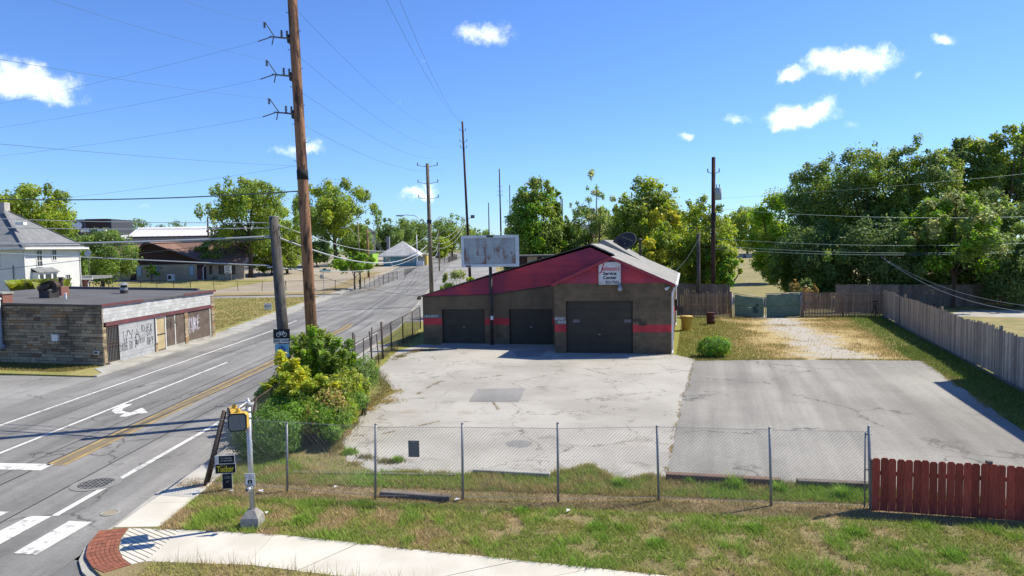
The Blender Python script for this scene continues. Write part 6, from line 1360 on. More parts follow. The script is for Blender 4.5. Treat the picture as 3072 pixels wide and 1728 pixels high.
c = np.array(A(2201, 797, 55.6)); c[2] = 0; t = thing('tripod', c, 'small black tripod standing against the back fence', 'tripod')
hd = (c[0], c[1], 1.05)
for a in (.3, 2.4, 4.5):
    mb = MB(); mb.tube([(c[0]+.32*math.cos(a), c[1]+.25*math.sin(a), 0), hd], [.02, .03], 6); mb.build('leg', m_rubber, t)
mb = MB(); mb.tube([hd, (c[0], c[1], 1.3)], .03, 6); mb.build('column', m_rubber, t); mb = MB(); mb.box((c[0], c[1], 1.32), (.34, .12, .10)); mb.build('head', m_rubber, t)
# --- timbers used as wheel stops
def timber(u0, v0, u1, v1, w_, h_, mt, label, nm='wheel_stop', z=0.0):
    a, b = G(u0, v0), G(u1, v1); t = thing(nm, (a+b)/2, label, 'wheel stop', 'wheel stops along the front of the lot'); mb = MB(); mb.beam((a[0], a[1], h_/2+z), (b[0], b[1], h_/2+z-.005), w_, h_); o = mb.build('beam', mt, t); 
    bv = o.modifiers.new('b', 'BEVEL'); bv.width = .015; bv.segments = 1
    for f in (.12, .88):
        q = a+(b-a)*f; mb = MB(); mb.lathe([(.012, 0), (.012, .01), (.0, .015)], (q[0], q[1], h_+z), 6); mb.build('pin', m_rust, t)
    return t
m_tiered = mat('red_brown_timber', (.20, .12, .09), (.13, .09, .075), 1.5, .9, .4, 30, fine=.3)
timber(1675, 1208, 1962, 1223, .22, .20, m_tiered, 'long reddish timber wheel stop at the front of the newer asphalt')
timber(2005, 1221, 2190, 1229, .22, .16, m_wood_old, 'dark timber wheel stop next to the red fence')
timber(960, 1246, 1132, 1259, .22, .13, m_wood_old, 'loose grey timber lying under the chain-link fence')
timber(735, 1190, 1147, 1196, .18, .05, m_wood_old, 'long low concrete wheel stop half hidden by grass at the left of the lot')
timber(1192, 1189, 1384, 1199, .22, .12, m_kerb, 'short concrete wheel stop at the front middle of the lot')
# --- litter and fallen leaves
rng = np.random.default_rng(61)
for k, (u, v) in enumerate(((672, 1295), (495, 1243), (582, 1240), (656, 1240), (845, 1230), (1150, 1262), (1430, 1290))):
    p = G(u, v); mb = MB(); s = rng.uniform(.05, .10); a = rng.uniform(0, 6)
    mb.add([(p[0]+s*math.cos(a+q)*r, p[1]+s*math.sin(a+q)*r, .05+z) for q, r, z in ((0, 1, 0), (1.5, .7, .03), (3, 1, .01), (4.6, .8, .035))], [(0, 1, 2, 3)]); o = mb.build('litter', m_whiteprint); o.modifiers.new('s', 'SOLIDIFY').thickness = .004
    tag(o, ('scrap of pale litter lying in the grass near the street corner' if u < 900 else 'scrap of pale litter lying in the grass by the chain-link fence'), 'litter', 'litter near the corner' if u < 900 else 'litter by the fence')
n = 1500; P = [G(u, v) for u, v in ((960, 1000), (985, 985), (975, 1010), (940, 1015), (920, 1030))]; k = rng.integers(0, 5, n); C_ = np.array(P)[k]+np.concatenate([rng.normal(size=(n, 2))*.28, np.full((n, 1), .012)], 1); C_[:, 2] += rng.random(n)*.03
V, F = quads(C_, np.array((0, 0, 1.0))+rng.normal(size=(n, 3))*.3, np.full(n, .035), rng, .7); tag(mesh_np('fallen_leaves', V, F, lf_rusty), 'brown fallen leaves drifted at the edge of the lot', 'leaves', kind='stuff')

# ================================================================== POLES AND WIRES
def pole_mat(name, c1, c2, c3):
    t, b, M = custom(name); p = t.pos(); q = t.vmath('MULTIPLY', p, (3.0, 3.0, .8)); n = t.noise(1.0, 6, q, .7)
    c = t.mix(t.mapr(t.noise(3.5, 4, t.vmath('MULTIPLY', p, (3, 3, .25))), .3, .7), c1, c2); c = t.mix(t.mapr(n, .47, .58), c, c3)
    t.put(b.inputs['Base Color'], t.hsv(c, None, None, t.mapr(t.noise(18, 4, t.vmath('MULTIPLY', p, (2, 2, .3))), .2, .8, .75, 1.25)))
    t.put(b.inputs['Normal'], t.bump(t.noise(22, 4, t.vmath('MULTIPLY', p, (2, 2, .15)), .7), .5, .03)); return M
m_pole1 = pole_mat('brown_pole_wood', (.34, .185, .10), (.24, .125, .07), (.075, .042, .030)); m_pole2 = pole_mat('grey_pole_wood', (.115, .105, .092), (.085, .078, .068), (.04, .036, .032)); m_pole3 = pole_mat('dark_pole_wood', (.085, .040, .032), (.065, .034, .028), (.03, .022, .02)); m_pole4 = pole_mat('tan_pole_wood', (.25, .20, .12), (.19, .16, .10), (.12, .10, .07))
m_insul = mat('insulator', (.10, .115, .12), fine=.1, rough=.3)
def stack(mb, p, n=5, r=.07, dz=.05):
    prof = []
    for k in range(n): prof += [(r*.45, k*dz), (r, k*dz+.012), (r*.45, k*dz+.03)]
    mb.lathe(prof+[(.0, n*dz)], p, 8)
# tall brown pole
pb_ = np.array(G(795, 1027)); p15 = A(735.5, 0, 27.15); dpl = (p15-pb_)/p15[2]; ptop = pb_+dpl*21.5
big = thing('utility_pole', pb_, 'very tall brown wooden pole rising out of the shrubs past the top edge', 'utility pole')
mb = MB(); mb.tube([pb_-dpl*.2, pb_+dpl*7, pb_+dpl*14, ptop], [.225, .205, .185, .165], 16); mb.build('shaft', m_pole1, big, True)
def onbig(v):     # point on the axis at photo row v
    lo, hi = 0.0, 21.5
    for _ in range(40):
        mi_ = (lo+hi)/2; q = pb_+dpl*mi_-CAM; zc = q@fw; vv = (864-FPX*(q@cj)/zc)/KS
        if vv > v: lo = mi_
        else: hi = mi_
    return pb_+dpl*lo
a, b = onbig(452), onbig(428); mb = MB(); mb.tube([a, b], .213, 16); mb.build('band', m_rubber, big, True)
arms = []
for v in (98, 193, 288):
    o_ = onbig(v); e_ = A(678+(v-98)*.06, v-6, 26.7); mb = MB(); mb.tube([o_, e_], [.04, .025], 8); ar = mb.build('arm', m_greyprint, big, True)
    mb = MB(); mb.box(o_-(.2, 0, 0), (.12, .22, .3)); mb.build('bracket', m_dark, ar)
    for f in (.30, .52): mb = MB(); stack(mb, o_+(e_-o_)*f+(0, 0, .02), 5, .062, .055); mb.build('insulator', m_insul, ar)
    mb = MB(); mb.tube([e_+(.18, 0, 0), e_+(-.05, -.25, .42)], .022, 6); mb.tube([e_+(.15, 0, 0), e_+(.05, .1, -.28)], .02, 6); stack(mb, e_+(-.10, -.22, .25), 4, .06, .06); mb.build('insulator', m_insul, ar)
    dE = A(650+(v-98)*.06, v+6, 26.9); mb = MB(); mb.tube([e_+(.05, 0, -.02), dE], .022, 6); mb.build('insulator', m_insul, ar); arms.append((o_, e_+(-.05, -.25, .45), dE))
for k in range(26):
    z = 2.5+k*.7; q = pb_+dpl*z; s_ = 1 if k % 2 else -1; mb = MB(); mb.tube([q+(s_*.17, -.05, 0), q+(s_*.27, -.05, .02)], .012, 5); mb.build('climbing_step', m_dark, big)
# old grey pole
o1 = A(688.5, 546, 25.4); o2 = A(711.5, 830, 25.4); do = (o1-o2)/(o1[2]-o2[2]); ob = o2-do*o2[2]
old = thing('utility_pole', ob, 'shorter leaning weathered grey pole cut off flat behind the bike lane sign', 'utility pole')
mb = MB(); mb.tube([ob-do*.1, o2, o1], [.215, .20, .165], 14); mb.build('shaft', m_pole2, old, True); mb = MB(); mb.lathe([(.17, 0), (.165, .03)], o1, 14); mb.build('top_cap', m_kerb, old)
for v, nm in ((571, 0), (597, 1), (672, 2)):
    q = o1+(A(690, v, 25.4)-o1)*np.array((1, 0, 1)); mb = MB(); mb.tube([q+(-.25, 0, 0), q+(.25, -.02, .02)], .03, 6); mb.build('wire_clamp', m_galv, old)
def pole(u, vt, Y, r0_p, r1_p, mt, label, lean=0.0, arms_=(), lamp=None, band=None, zbase=None):
    t_ = A(u, vt, Y); x0 = t_[0]+lean; zb_ = rise(Y) if zbase is None else zbase; t = thing('utility_pole', (x0, Y, zb_), label, 'utility pole'); mb = MB(); mb.tube([(x0, Y, zb_-.1), ((x0+t_[0])/2, Y, (zb_+t_[2])/2), tuple(t_)], [r0_p, (r0_p+r1_p)/2, r1_p], 10); mb.build('shaft', mt, t, True); mb = MB(); mb.lathe([(r1_p*1.05, 0), (r1_p*.6, .05)], t_, 8); mb.build('top_cap', m_greyprint, t)
    for v, wl in arms_:
        f = (v-vt)*Y/1761; z = t_[2]-f; x = t_[0]+(x0-t_[0])*f/max(.1, t_[2]-zb_)
        for s_ in (-1, 1):
            mb = MB(); mb.tube([(x, Y, z), (x+s_*wl, Y, z+.18)], .03, 5); o = mb.build('arm', m_greyprint, t); mb = MB(); stack(mb, (x+s_*wl, Y, z+.15), 4, .09, .09); mb.build('insulator', m_insul, o)
    if band:
        z0, z1 = A(u, band[1], Y)[2], A(u, band[0], Y)[2]; mb = MB(); mb.tube([(t_[0]+lean*.4, Y, z0), (t_[0]+lean*.4, Y, z1)], r0_p*1.05, 10); mb.build('band', m_rubber, t)
    if lamp:
        ul, vl, va = lamp; e_ = A(ul, vl, Y); zs = A(u, va, Y); mb = MB(); m_ = (zs+e_)/2; mb.tube([(t_[0], Y, zs[2]), (m_[0], Y-.1, m_[2]+.5), (e_[0]+(.4 if ul < u else -.4), Y, e_[2]+.05), tuple(e_)], .035, 6); mb.build('lamp_arm', m_galv, t, True); mb = MB(); s_ = -1 if ul < u else 1; mb.box((e_[0]+s_*.25, Y, e_[2]-.02), (.75, .3, .14)); mb.build('lamp_head', m_galv, t)
    return t_, t
P3, _ = pole(1075, 412, 75, .24, .17, m_pole4, 'tan wooden pole with three crossarm tiers and a street lamp behind the left eave', .15, ((420, 1.05), (462, 1.05), (500, 1.05)), (1012, 542, 566), (553, 562))
P4, _ = pole(1163, 306, 110, .23, .14, m_pole3, 'slim tall dark pole behind the left part of the rusty sign', .75, ((357, .55), (372, .5), (330, .45)))
mb = MB(); q = A(1189, 545, 110); mb.box(q, (.6, .3, .5)); mb.tube([q, A(1174, 552, 110)], .04, 5); mb.build('flood_lamp', m_greyprint, _)
P5, _ = pole(1256, 425, 180, .24, .14, m_pole3, 'slim dark pole just right above the rusty sign', .2, ((470, .6), (482, .6), (492, .6)))
P6, _ = pole(1229, 510, 230, .22, .15, m_pole2, 'short distant pole above the middle of the rusty sign', 0)
P7, _ = pole(1282, 466, 250, .24, .15, m_pole3, 'distant slim pole at the left edge of the tall upright tree', 0, ((508, .8),))
P8, _ = pole(1414, 500, 130, .16, .12, m_pole3, 'thin pole between the upright tree and the half-bare tree')
PR, pr_o = pole(1795, 396, 62, .21, .17, m_pole3, 'dark service pole with a grey transformer behind the back fence', -.05, ((437, .5),))
q = A(1807, 487, 61.6); mb = MB(); mb.lathe([(.27, -.55), (.28, .45), (.2, .52), (.0, .55)], q, 14); tf = mb.build('transformer', mat('transformer_grey', (.32, .38, .38), fine=.08), pr_o, True)
for dx in (-.15, .1):
    mb = MB(); stack(mb, q+(dx, 0, .5), 5, .07, .07); mb.build('bushing', m_insul, tf)
a, b = A(1795, 555, 62), A(1795, 535, 62); mb = MB(); mb.tube([a, b], .215, 10); mb.build('band', m_rubber, pr_o)
pole(1757, 588, 60.6, .17, .15, m_pole2, 'short grey cut-off pole beside the dark service pole')
PL, _ = pole(900, 560, 110, .13, .10, m_pole4, 'thin street light pole beside the bright green tree', .15, (), (868, 572, 600)); 
pole(924, 578, 135, .22, .16, m_pole1, 'brown wooden pole in front of the dark shed')
PQ, _ = pole(1103, 578, 150, .13, .10, m_pole4, 'thin pole with a small street lamp just right of the tan pole', 0, (), (1130, 580, 590))
pole(522, 548, 175, .24, .18, m_pole3, 'dark pole rising through the pale warehouse roof line', 0, ((558, .6),))
pole(1048, 590, 170, .12, .1, m_white_metal, 'thin white mast behind the blue cottage roof')
m_wire = mat('dark_wire', (.06, .075, .075), fine=0); m_wirel = mat('bare_wire', (.13, .22, .25), fine=0, rough=.4, metal=.3); m_cable = mat('pale_cable', (.42, .45, .45), fine=.1, rough=.5)
def wire(p0, p1, sag, r, label, group, mt=None, n=16, ext=0.0):
    p0, p1 = np.array(p0, float), np.array(p1, float)
    if ext: p1 = p0+(p1-p0)*(1+ext)
    t_ = np.linspace(0, 1, n+1); pts = [p0+(p1-p0)*t-np.array((0, 0, 1))*sag*4*t*(1-t) for t in t_]; mb = MB(); mb.tube(pts, r, 4, False); o = mb.build('overhead_wire', mt or m_wire); tag(o, label, 'wire', group); return o
# from arms toward the street behind the camera (left and up)
for k, (u, v) in enumerate(((495, 0), (185, 0), (0, 128))):
    s_ = arms[k][1]; dY = {0: 18.0, 1: 13.6, 2: 11.2}[k]; wire(s_, A(u, v, dY), .15, .0036, ('highest', 'middle', 'lowest')[k]+' thin wire climbing left from the arms of the tall brown pole', 'rising wires of the tall pole', m_wirel, ext=.5)
wire(onbig(418), A(0, 348, 11.2), .1, .004, 'thin wire climbing left from just above the black band of the tall pole', 'rising wires of the tall pole', m_wirel, ext=.5)
# to the left along the cross street
for k, (v0, v1) in enumerate(((105, 240), (195, 300), (290, 372))): wire(arms[k][2], A(0, v1, 30.3), .35, .0042, ('highest', 'middle', 'lowest')[k]+' thin wire falling left from the arms of the tall brown pole', 'falling wires of the tall pole', m_wirel, ext=1.0)
wire(onbig(415), A(300, 470, 29), .2, .004, 'faint wire running left from the tall pole above its black band', 'faint wires of the tall pole', m_wirel, ext=1.5)
wire(onbig(480), A(0, 469, 30.3), .55, .022, 'dark twisted cable crossing the sky left of the tall pole', 'cables left of the poles', m_wire, ext=1.0)
CB = [(o1+(A(690, v, 25.4)-o1)*np.array((1, 0, 1))) for v in (560, 573, 594, 600, 668, 600)]
for k, (v1, sg_, r_, mt_, lb) in enumerate(((536.5, .22, .012, m_cable, 'uppermost pale cable from the old grey pole past the white house roof'), (558.7, .22, .014, m_cable, 'second pale cable from the old grey pole over the white house roof'), (595.5, .28, .032, m_cable, 'thick bright cable from the old grey pole across the white house roof'), (600, .30, .016, m_wire, 'dark lashing line just under the thick bright cable'), (635.5, .02, .020, m_cable, 'cable crossing the upper windows of the white house'), (678, .0, .010, m_wire, 'thin dark drop line slanting across the white house siding'))):
    wire(CB[k]-(.16, 0, 0), A(0, v1, 28.4), sg_, r_, lb, 'cables left of the poles', mt_, ext=1.0)
# onward to the next poles
p3 = lambda v: A(1075, v, 75)
for (v0, v1, sg_, r_, mt_, lb) in ((566, 592, 1.3, .016, m_cable, 'upper pale cable from the grey pole to the tan pole'), (598, 616, 1.4, .032, m_cable, 'thick pale cable sagging from the grey pole to the tan pole'), (674, 628, .9, .016, m_cable, 'lowest cable from the grey pole rising to the tan pole')):
    wire(o1+(A(690, v0, 25.4)-o1)*np.array((1, 0, 1))+(.16, 0, 0), p3(v1), sg_, r_, lb, 'cables right of the grey pole', mt_)
for w_, v0, v1 in (('topmost', 30, 322), ('second', 147, 350), ('third', 235, 368), ('lowest', 318, 385)): wire(onbig(v0)+(.2, 0, 0), A(1163, v1, 110), .2*11, .007, w_+' thin wire falling from the tall brown pole toward the slim dark pole', 'long span wires of the tall pole', m_wirel)
for w_, dx in (('left', 1.4), ('right', 2.3)): wire(pb_+dpl*20.5+(dx, 1, 0), A(1163, 310, 110), 1.6, .013, w_+'hand of the two wires crossing the blue sky above the road from the top edge', 'long span wires of the tall pole', m_wirel)
for w_, v in (('upper', 592), ('middle', 616), ('lower', 630)): wire(p3(v), A(1102, v-6 if v < 600 else v-2, 150), 1.1, .03, w_+' sagging cable from the tan pole on along the street', 'street cables beyond the tan pole', m_cable); 
for w_, v in (('upper', 592), ('middle', 605), ('lower', 617)): wire(p3(v-2), A(1170, v-50, 110), 1.6, .016, w_+' sagging cable between the tan pole and the slim dark pole', 'street cables behind the sign', m_cable)
for w_, du in (('first', 0), ('second', 18), ('third', 36)): wire(A(926+du*.4, 590+du*.1, 135), (A(1010, 676, 132)[0], 132, rise(132)), 0, .018, w_+' guy wire stretched down beside the blue cottage', 'guy wires', m_cable)
for w_, v0, vm, v1 in (('second highest', 524, 548, 527), ('third', 600, 603, 594), ('fourth', 618, 632, 613), ('lowest', 626, 640, 616), ('highest', 500, 0, 430)):
    p0 = A(1795, v0, 62); p1 = A(2576, v1, 60); 
    wire(p0, p1, .75 if vm else .3, .010 if vm else .007, w_+' thin wire running right from the dark service pole in front of the trees', 'wires right of the service pole', m_wirel, ext=.4)
wire(A(1795, 560, 62), A(1757, 592, 60.6), .1, .012, 'short wire between the dark service pole and the cut-off pole', 'wires at the service pole'); wire(A(1757, 600, 60.6), (L(aR, bB-3, 0)[0], L(aR, bB-3, 0)[1], 4.1), .3, .014, 'service drop from the cut-off pole to the garage', 'wires at the service pole')
wire(A(2216, 645, 61), A(2576, 764, 44), 1.1, .014, 'service drop swooping down toward the right edge', 'service drops at the right edge', m_cable, ext=.15); wire(A(2216, 646, 61), A(2576, 752, 45), .9, .010, 'thinner service drop above the swooping one', 'service drops at the right edge', m_cable, ext=.15)
wire(A(1303, 676, 43.7), A(1600, 676, 75), .1, .008, 'thin wire level behind the rusty sign toward the trees', 'wires behind the sign', m_wirel); wire(A(715, 668, 25.6), L(0, .3, 3.05), .25, .010, 'thin service wire from the grey pole to the garage eave', 'wires at the garage', m_wire)
# ================================================================== BACKGROUND BUILDINGS
def siding_mat(name, c1, c2, pitch):
    t, b, M = custom(name); p = t.pos(); x, y, z = t.xyz(p); f = t.math('FRACT', t.math('MULTIPLY', z, 1/pitch))
    c = t.mix(t.mapr(t.noise(.8, 4, p), .35, .65), c1, c2); t.put(b.inputs['Base Color'], t.mix(t.mapr(f, .0, .12, .22, 0), c, tuple(q*.6 for q in c1)))
    t.put(b.inputs['Normal'], t.bump(f, .5, .03)); b.inputs['Roughness'].default_value = .6; return M
m_wsid = siding_mat('white_siding', (.66, .67, .66), (.60, .61, .60), .13); m_roofh = mat('slate_grey_roof', (.20, .205, .21), (.155, .16, .165), 1.2, .95, .4, 12, fine=.25, fscale=6)
m_broof = mat('brown_roof', (.215, .125, .095), (.175, .105, .08), .6, .95, .4, 8, fine=.2, fscale=3); m_bwood = mat('dark_brown_cladding', (.060, .035, .030), (.045, .028, .025), 1, .9, fine=.25, fscale=3, stretch=(3, 3, .3)); m_beige = mat('beige_wall', (.40, .33, .24), (.34, .28, .20), .8, .9, fine=.12)
m_wroof = mat('pale_metal_roof', (.66, .64, .64), (.58, .56, .56), .5, .5, fine=.06); m_gwall = mat('grey_cladding', (.24, .24, .26), fine=.1); m_dshed = mat('charcoal_cladding', (.055, .06, .075), fine=.15); m_blue = mat('turquoise_wall', (.17, .34, .37), (.14, .29, .32), 1, .85, fine=.12); m_proof = mat('pale_shingle', (.42, .42, .42), (.33, .33, .33), .7, .9, .3, 8, fine=.2, fscale=3)
m_paleblue = mat('pale_blue_blind', (.35, .45, .52), fine=.05); m_lime = mat('lime_panel', (.25, .45, .05), fine=.05)
Ymat = Matrix.Identity(3)
def pbox(par, name, mt, x0, x1, y0, y1, z0, z1):
    mb = MB(); mb.box(((x0+x1)/2, (y0+y1)/2, (z0+z1)/2), (x1-x0, y1-y0, z1-z0)); return mb.build(name, mt, par)
def win_y(par, x0, x1, z0, z1, Y, fr=m_white_metal, gl=m_glass, bars=(1, 2), th=.08):
    """window on a wall facing the camera (plane y=Y)"""
    f = pbox(par, 'window', gl, x0, x1, Y-.02, Y+.02, z0, z1); w_ = th
    for a in ((x0-w_, x0, z0-w_, z1+w_), (x1, x1+w_, z0-w_, z1+w_), (x0, x1, z1, z1+w_), (x0, x1, z0-w_, z0)): pbox(f, 'frame', fr, a[0], a[1], Y-.06, Y+.02, a[2], a[3])
    for k in range(1, bars[0]): x = x0+(x1-x0)*k/bars[0]; pbox(f, 'bar', fr, x-.02, x+.02, Y-.045, Y-.02, z0, z1)
    for k in range(1, bars[1]): z = z0+(z1-z0)*k/bars[1]; pbox(f, 'bar', fr, x0, x1, Y-.05, Y-.022, z-.03, z+.03)
    return f
def win_x(par, y0, y1, z0, z1, X, fr=m_white_metal, gl=m_glass, bars=(1, 2), th=.10):
    f = pbox(par, 'window', gl, X-.02, X+.02, y0, y1, z0, z1); w_ = th
    for a in ((y0-w_, y0, z0-w_, z1+w_), (y1, y1+w_, z0-w_, z1+w_), (y0, y1, z1, z1+w_), (y0, y1, z0-w_, z0)): pbox(f, 'frame', fr, X-.02, X+.06, a[0], a[1], a[2], a[3])
    for k in range(1, bars[0]): y = y0+(y1-y0)*k/bars[0]; pbox(f, 'bar', fr, X+.02, X+.045, y-.025, y+.025, z0, z1)
    for k in range(1, bars[1]): z = z0+(z1-z0)*k/bars[1]; pbox(f, 'bar', fr, X+.022, X+.05, y0, y1, z-.03, z+.03)
    return f
# --- white two-storey house
Y1 = 76.0; HX = float(ray(60, 690)[0]*Y1); Y2 = float(HX/ray(203, 690)[0]); z7 = lambda x, y: (x*.1853, 503.1+.1853*y)
def hp7(x, y): u, v = z7(x, y); return plane_hit(u, v, (HX, Y1), (0, 1), (1, 0))
ze = float(A(60, 625, Y1)[2]); Wd = 12.0
wh = thing('white_house', (HX, Y1, 0), 'white two-storey house with grey hip roof behind the stone shop', 'house')
pbox(wh, 'wall', m_wsid, HX-Wd, HX, Y1, Y1+Y2-Y1, -.1, ze)
ov = .7; pk = 4.6; cx_, cy_ = HX-Wd/2, (Y1+Y2)/2
mb = MB(); E_ = [(HX-Wd-ov, Y1-ov), (HX+ov, Y1-ov), (HX+ov, Y2+ov), (HX-Wd-ov, Y2+ov)]; ra, rb_ = (cx_-.6, cy_-.3, ze+pk), (cx_+.6, cy_+.3, ze+pk)
mb.add([(*p, ze+.05) for p in E_]+[ra, rb_]+[(*p, ze-.1) for p in E_], [(0, 1, 5, 4), (1, 2, 5), (2, 3, 4, 5), (3, 0, 4), (9, 8, 7, 6), (0, 6, 7, 1), (1, 7, 8, 2), (2, 8, 9, 3), (3, 9, 6, 0)]); rf7 = mb.build('roof', m_roofh, wh)
for a_, b_ in (((HX-Wd-ov, Y1-ov), (HX+ov, Y1-ov)), ((HX+ov, Y1-ov), (HX+ov, Y2+ov))):
    mb = MB(); mb.beam((*a_, ze), (*b_, ze), .16, .2); mb.build('gutter', m_white_metal, rf7)
for a_ in E_[:3]:
    mb = MB(); mb.beam((*a_, ze+.1), (cx_+(.6 if a_[0] > cx_ else -.6), cy_, ze+pk+.06), .3, .06); mb.build('hip_cap', m_roofh, rf7)
pbox(rf7, 'chimney', mat('pale_chimney', (.45, .42, .38), (.35, .33, .30), 2, fine=.15), cx_-.1, cx_+1.0, cy_-.4, cy_+.5, ze+pk-.8, ze+pk+.75)
q = A(54, 560, 78); pbox(rf7, 'skylight', m_white_metal, q[0]-.5, q[0]+.4, q[1]-.3, q[1]+.3, q[2]-.25, q[2]+.05)
for nm, x0, x1, y0, y1, bars in (('a', 492, 572, 685, 895, (2, 3)), ('b', 703, 762, 680, 812, (2, 2)), ('c', 892, 957, 1015, 1210, (2, 2))):
    (s0, zt_), (s1, zb_) = hp7(x0, y0), hp7(x1, y1); win_x(wh, Y1+s0, Y1+s1, zb_, zt_, HX, bars=bars)
(s0, zt_), (s1, zb_) = hp7(430, 985), hp7(715, 1150); bay = pbox(wh, 'bay_window', m_wsid, HX, HX+.7, Y1+s0, Y1+s1, zb_-.6, zt_)
for f0, f1_ in ((.08, .26), (.36, .64), (.74, .92)): pbox(bay, 'pane', m_glass, HX+.70, HX+.72, Y1+s0+(s1-s0)*f0, Y1+s0+(s1-s0)*f1_, zb_+.1, zt_-.25)
mb = MB(); mb.slab([(HX, Y1+s0-.1, zt_+.5), (HX, Y1+s1+.1, zt_+.5), (HX+.85, Y1+s1+.15, zt_+.02), (HX+.85, Y1+s0-.15, zt_+.02)], (0, 0, -.08)); mb.build('bay_roof', m_roofh, bay)
for y_ in (Y1+.1, Y2-.1):
    mb = MB(); mb.tube([(HX+ov, y_, ze-.05), (HX+.08, y_, ze-.5), (HX+.08, y_, .2)], .06, 6); mb.build('downspout', m_white_metal, wh)
mb = MB(); q = A(33, 690, 75.9); mb.tube([(q[0], Y1-.06, 0.8), (q[0], Y1-.06, 5.0)], .05, 6); mb.box((q[0]+.1, Y1-.1, 1.0), (.35, .2, .5)); mb.build('meter_conduit', m_greyprint, wh)
win_y(wh, A(-9, 700, Y1)[0], A(3, 700, Y1)[0], A(0, 672, Y1)[2], A(0, 636, Y1)[2], Y1, bars=(2, 2))
prx = float(A(240, 650, Y2+1)[0]); po = pbox(wh, 'porch_roof', m_roofh, HX-4, prx, Y2+.1, Y2+4.5, 3.0, 3.35); pbox(po, 'fascia', m_white_metal, HX-4, prx+.1, Y2-.02, Y2+.08, 2.95, 3.2)
pbox(wh, 'porch_wall', m_brickc, HX-3, prx-.7, Y2+.5, Y2+4, -.1, 1.2); pbox(wh, 'porch_pier', m_brickc, prx-1.3, prx-.7, Y2+.2, Y2+.8, 1.2, 3.0); mb = MB(); mb.tube([(prx-.1, Y2+.1, 3.0), (prx-.5, Y2+.1, 2.6), (prx-.5, Y2+.1, .1)], .07, 6); mb.build('downspout', m_white_metal, wh)
q = A(223, 638, Y2+2); sd_ = thing('satellite_dish', (q[0], q[1], 3.3), 'small white dish on the porch roof of the white house', 'satellite dish'); mb = MB(); mb.lathe([(.0, 0), (.3, .06), (.42, .16)], (0, 0, 0), 14)
Mq = Matrix.Translation(Vector(tuple(q))) @ Matrix.Rotation(D2R(75), 4, 'X'); mb.v = [tuple(Mq @ Vector(v)) for v in mb.v]; o = mb.build('reflector', m_white_metal, sd_); o.modifiers.new('s', 'SOLIDIFY').thickness = .03; mb = MB(); mb.tube([tuple(q), (q[0], q[1], 3.3)], .04, 6); mb.build('mast', m_greyprint, sd_)
# --- brown hall
YH = 137.0; gz_ = rise(YH)-.1; z5 = lambda x, y, Y=YH: A(150.9+.1888*x, 536.7+.1888*y, Y)
hall = thing('brown_hall', (float(z5(1400, 880)[0]), YH, gz_), 'long brown-roofed hall with a dark gable end beyond the lawn', 'hall')
gl, gp, gr = z5(890, 682), z5(1165, 380), z5(1970, 668); wl, wr = z5(1015, 690), z5(1825, 690)
mb = MB(); mb.slab([(gl[0]+.6, YH, gz_), (gr[0]-.6, YH, gz_), (gr[0]-.6, YH, gr[2]), (gp[0], YH, gp[2]-.2), (gl[0]+.6, YH, gl[2])], (0, .4, 0)); mb.build('gable_wall', m_bwood, hall)
be = pbox(hall, 'wall_panel', m_beige, wl[0], wr[0], YH-.1, YH, gz_, wl[2])
for x0, x1, y0, y1 in ((1030, 1088, 712, 832), (1255, 1312, 710, 830), (1727, 1785, 702, 825)):
    a, b = z5(x0, y0), z5(x1, y1); win_y(hall, a[0], b[0], b[2], a[2], YH-.12, m_blue, m_paleblue, (1, 1), .12)
dpt = 14.0
for (p, q) in ((gl, gp), (gp, gr)):
    mb = MB(); mb.slab([(p[0], YH-.8, p[2]+.1), (q[0], YH-.8, q[2]+.1), (q[0], YH+dpt, q[2]+.1), (p[0], YH+dpt, p[2]+.1)], (0, 0, -.25)); mb.build('roof', m_broof, hall)
    mb = MB(); mb.beam((p[0], YH-.85, p[2]), (q[0], YH-.85, q[2]), .06, .35); mb.build('barge_board', m_bwood, hall)
er = z5(2440, 655); rr_ = A(690, 607, YH+9); rl_ = A(311, 611, YH+9)
mb = MB(); mb.slab([(gr[0]-2, YH-.3, gr[2]-.05), (er[0], YH-.3, gr[2]-.05), (er[0], YH+9, rr_[2]), (gp[0], YH+9, rr_[2])], (0, 0, -.2)); mb.build('roof', m_broof, hall)
mb = MB(); mb.slab([(rl_[0]-5, YH+1, gl[2]), (gl[0]+3, YH+1, gl[2]), (gp[0], YH+9, rr_[2]), (rl_[0]-5, YH+9, rr_[2])], (0, 0, -.2)); mb.build('roof', m_broof, hall)
wg = pbox(hall, 'wing_wall', m_beige, gr[0]-1, er[0], YH+.4, YH+.8, gz_, gr[2]-.25); pbox(hall, 'rear_wall', m_beige, rl_[0]-4, gl[0]+1, YH+2, YH+2.3, gz_, gl[2]-.2)
mb = MB(); mb.tube([(gr[0]-.1, YH-.6, gr[2]-.1), (gr[0]-.9, YH-.2, gr[2]-.8), (gr[0]-.9, YH-.2, gz_)], .09, 6); mb.build('downspout', m_white_metal, hall)
for x0, x1 in ((1985, 2010), (2110, 2135), (2160, 2190), (2285, 2320)):
    a, b = z5(x0, 705), z5(x1, 805); win_y(hall, a[0], b[0], b[2], a[2], YH+.36, m_bwood, m_glass, (1, 2), .1)
a, b = z5(1835, 740), z5(1925, 862); pbox(hall, 'entrance_door', m_maroon, a[0], b[0], YH-.15, YH-.02, gz_, a[2])
a, b = z5(1505, 808), z5(1575, 868); t = thing('cooling_unit', ((a[0]+b[0])/2, YH-2, gz_), 'white air conditioning unit in front of the brown hall', 'air conditioner'); o = pbox(t, 'casing', m_white_metal, a[0], b[0], YH-2.4, YH-1.3, gz_, a[2]); pbox(o, 'grille', m_dark, a[0]+.2, b[0]-.2, YH-2.43, YH-2.4, gz_+.3, a[2]-.2)
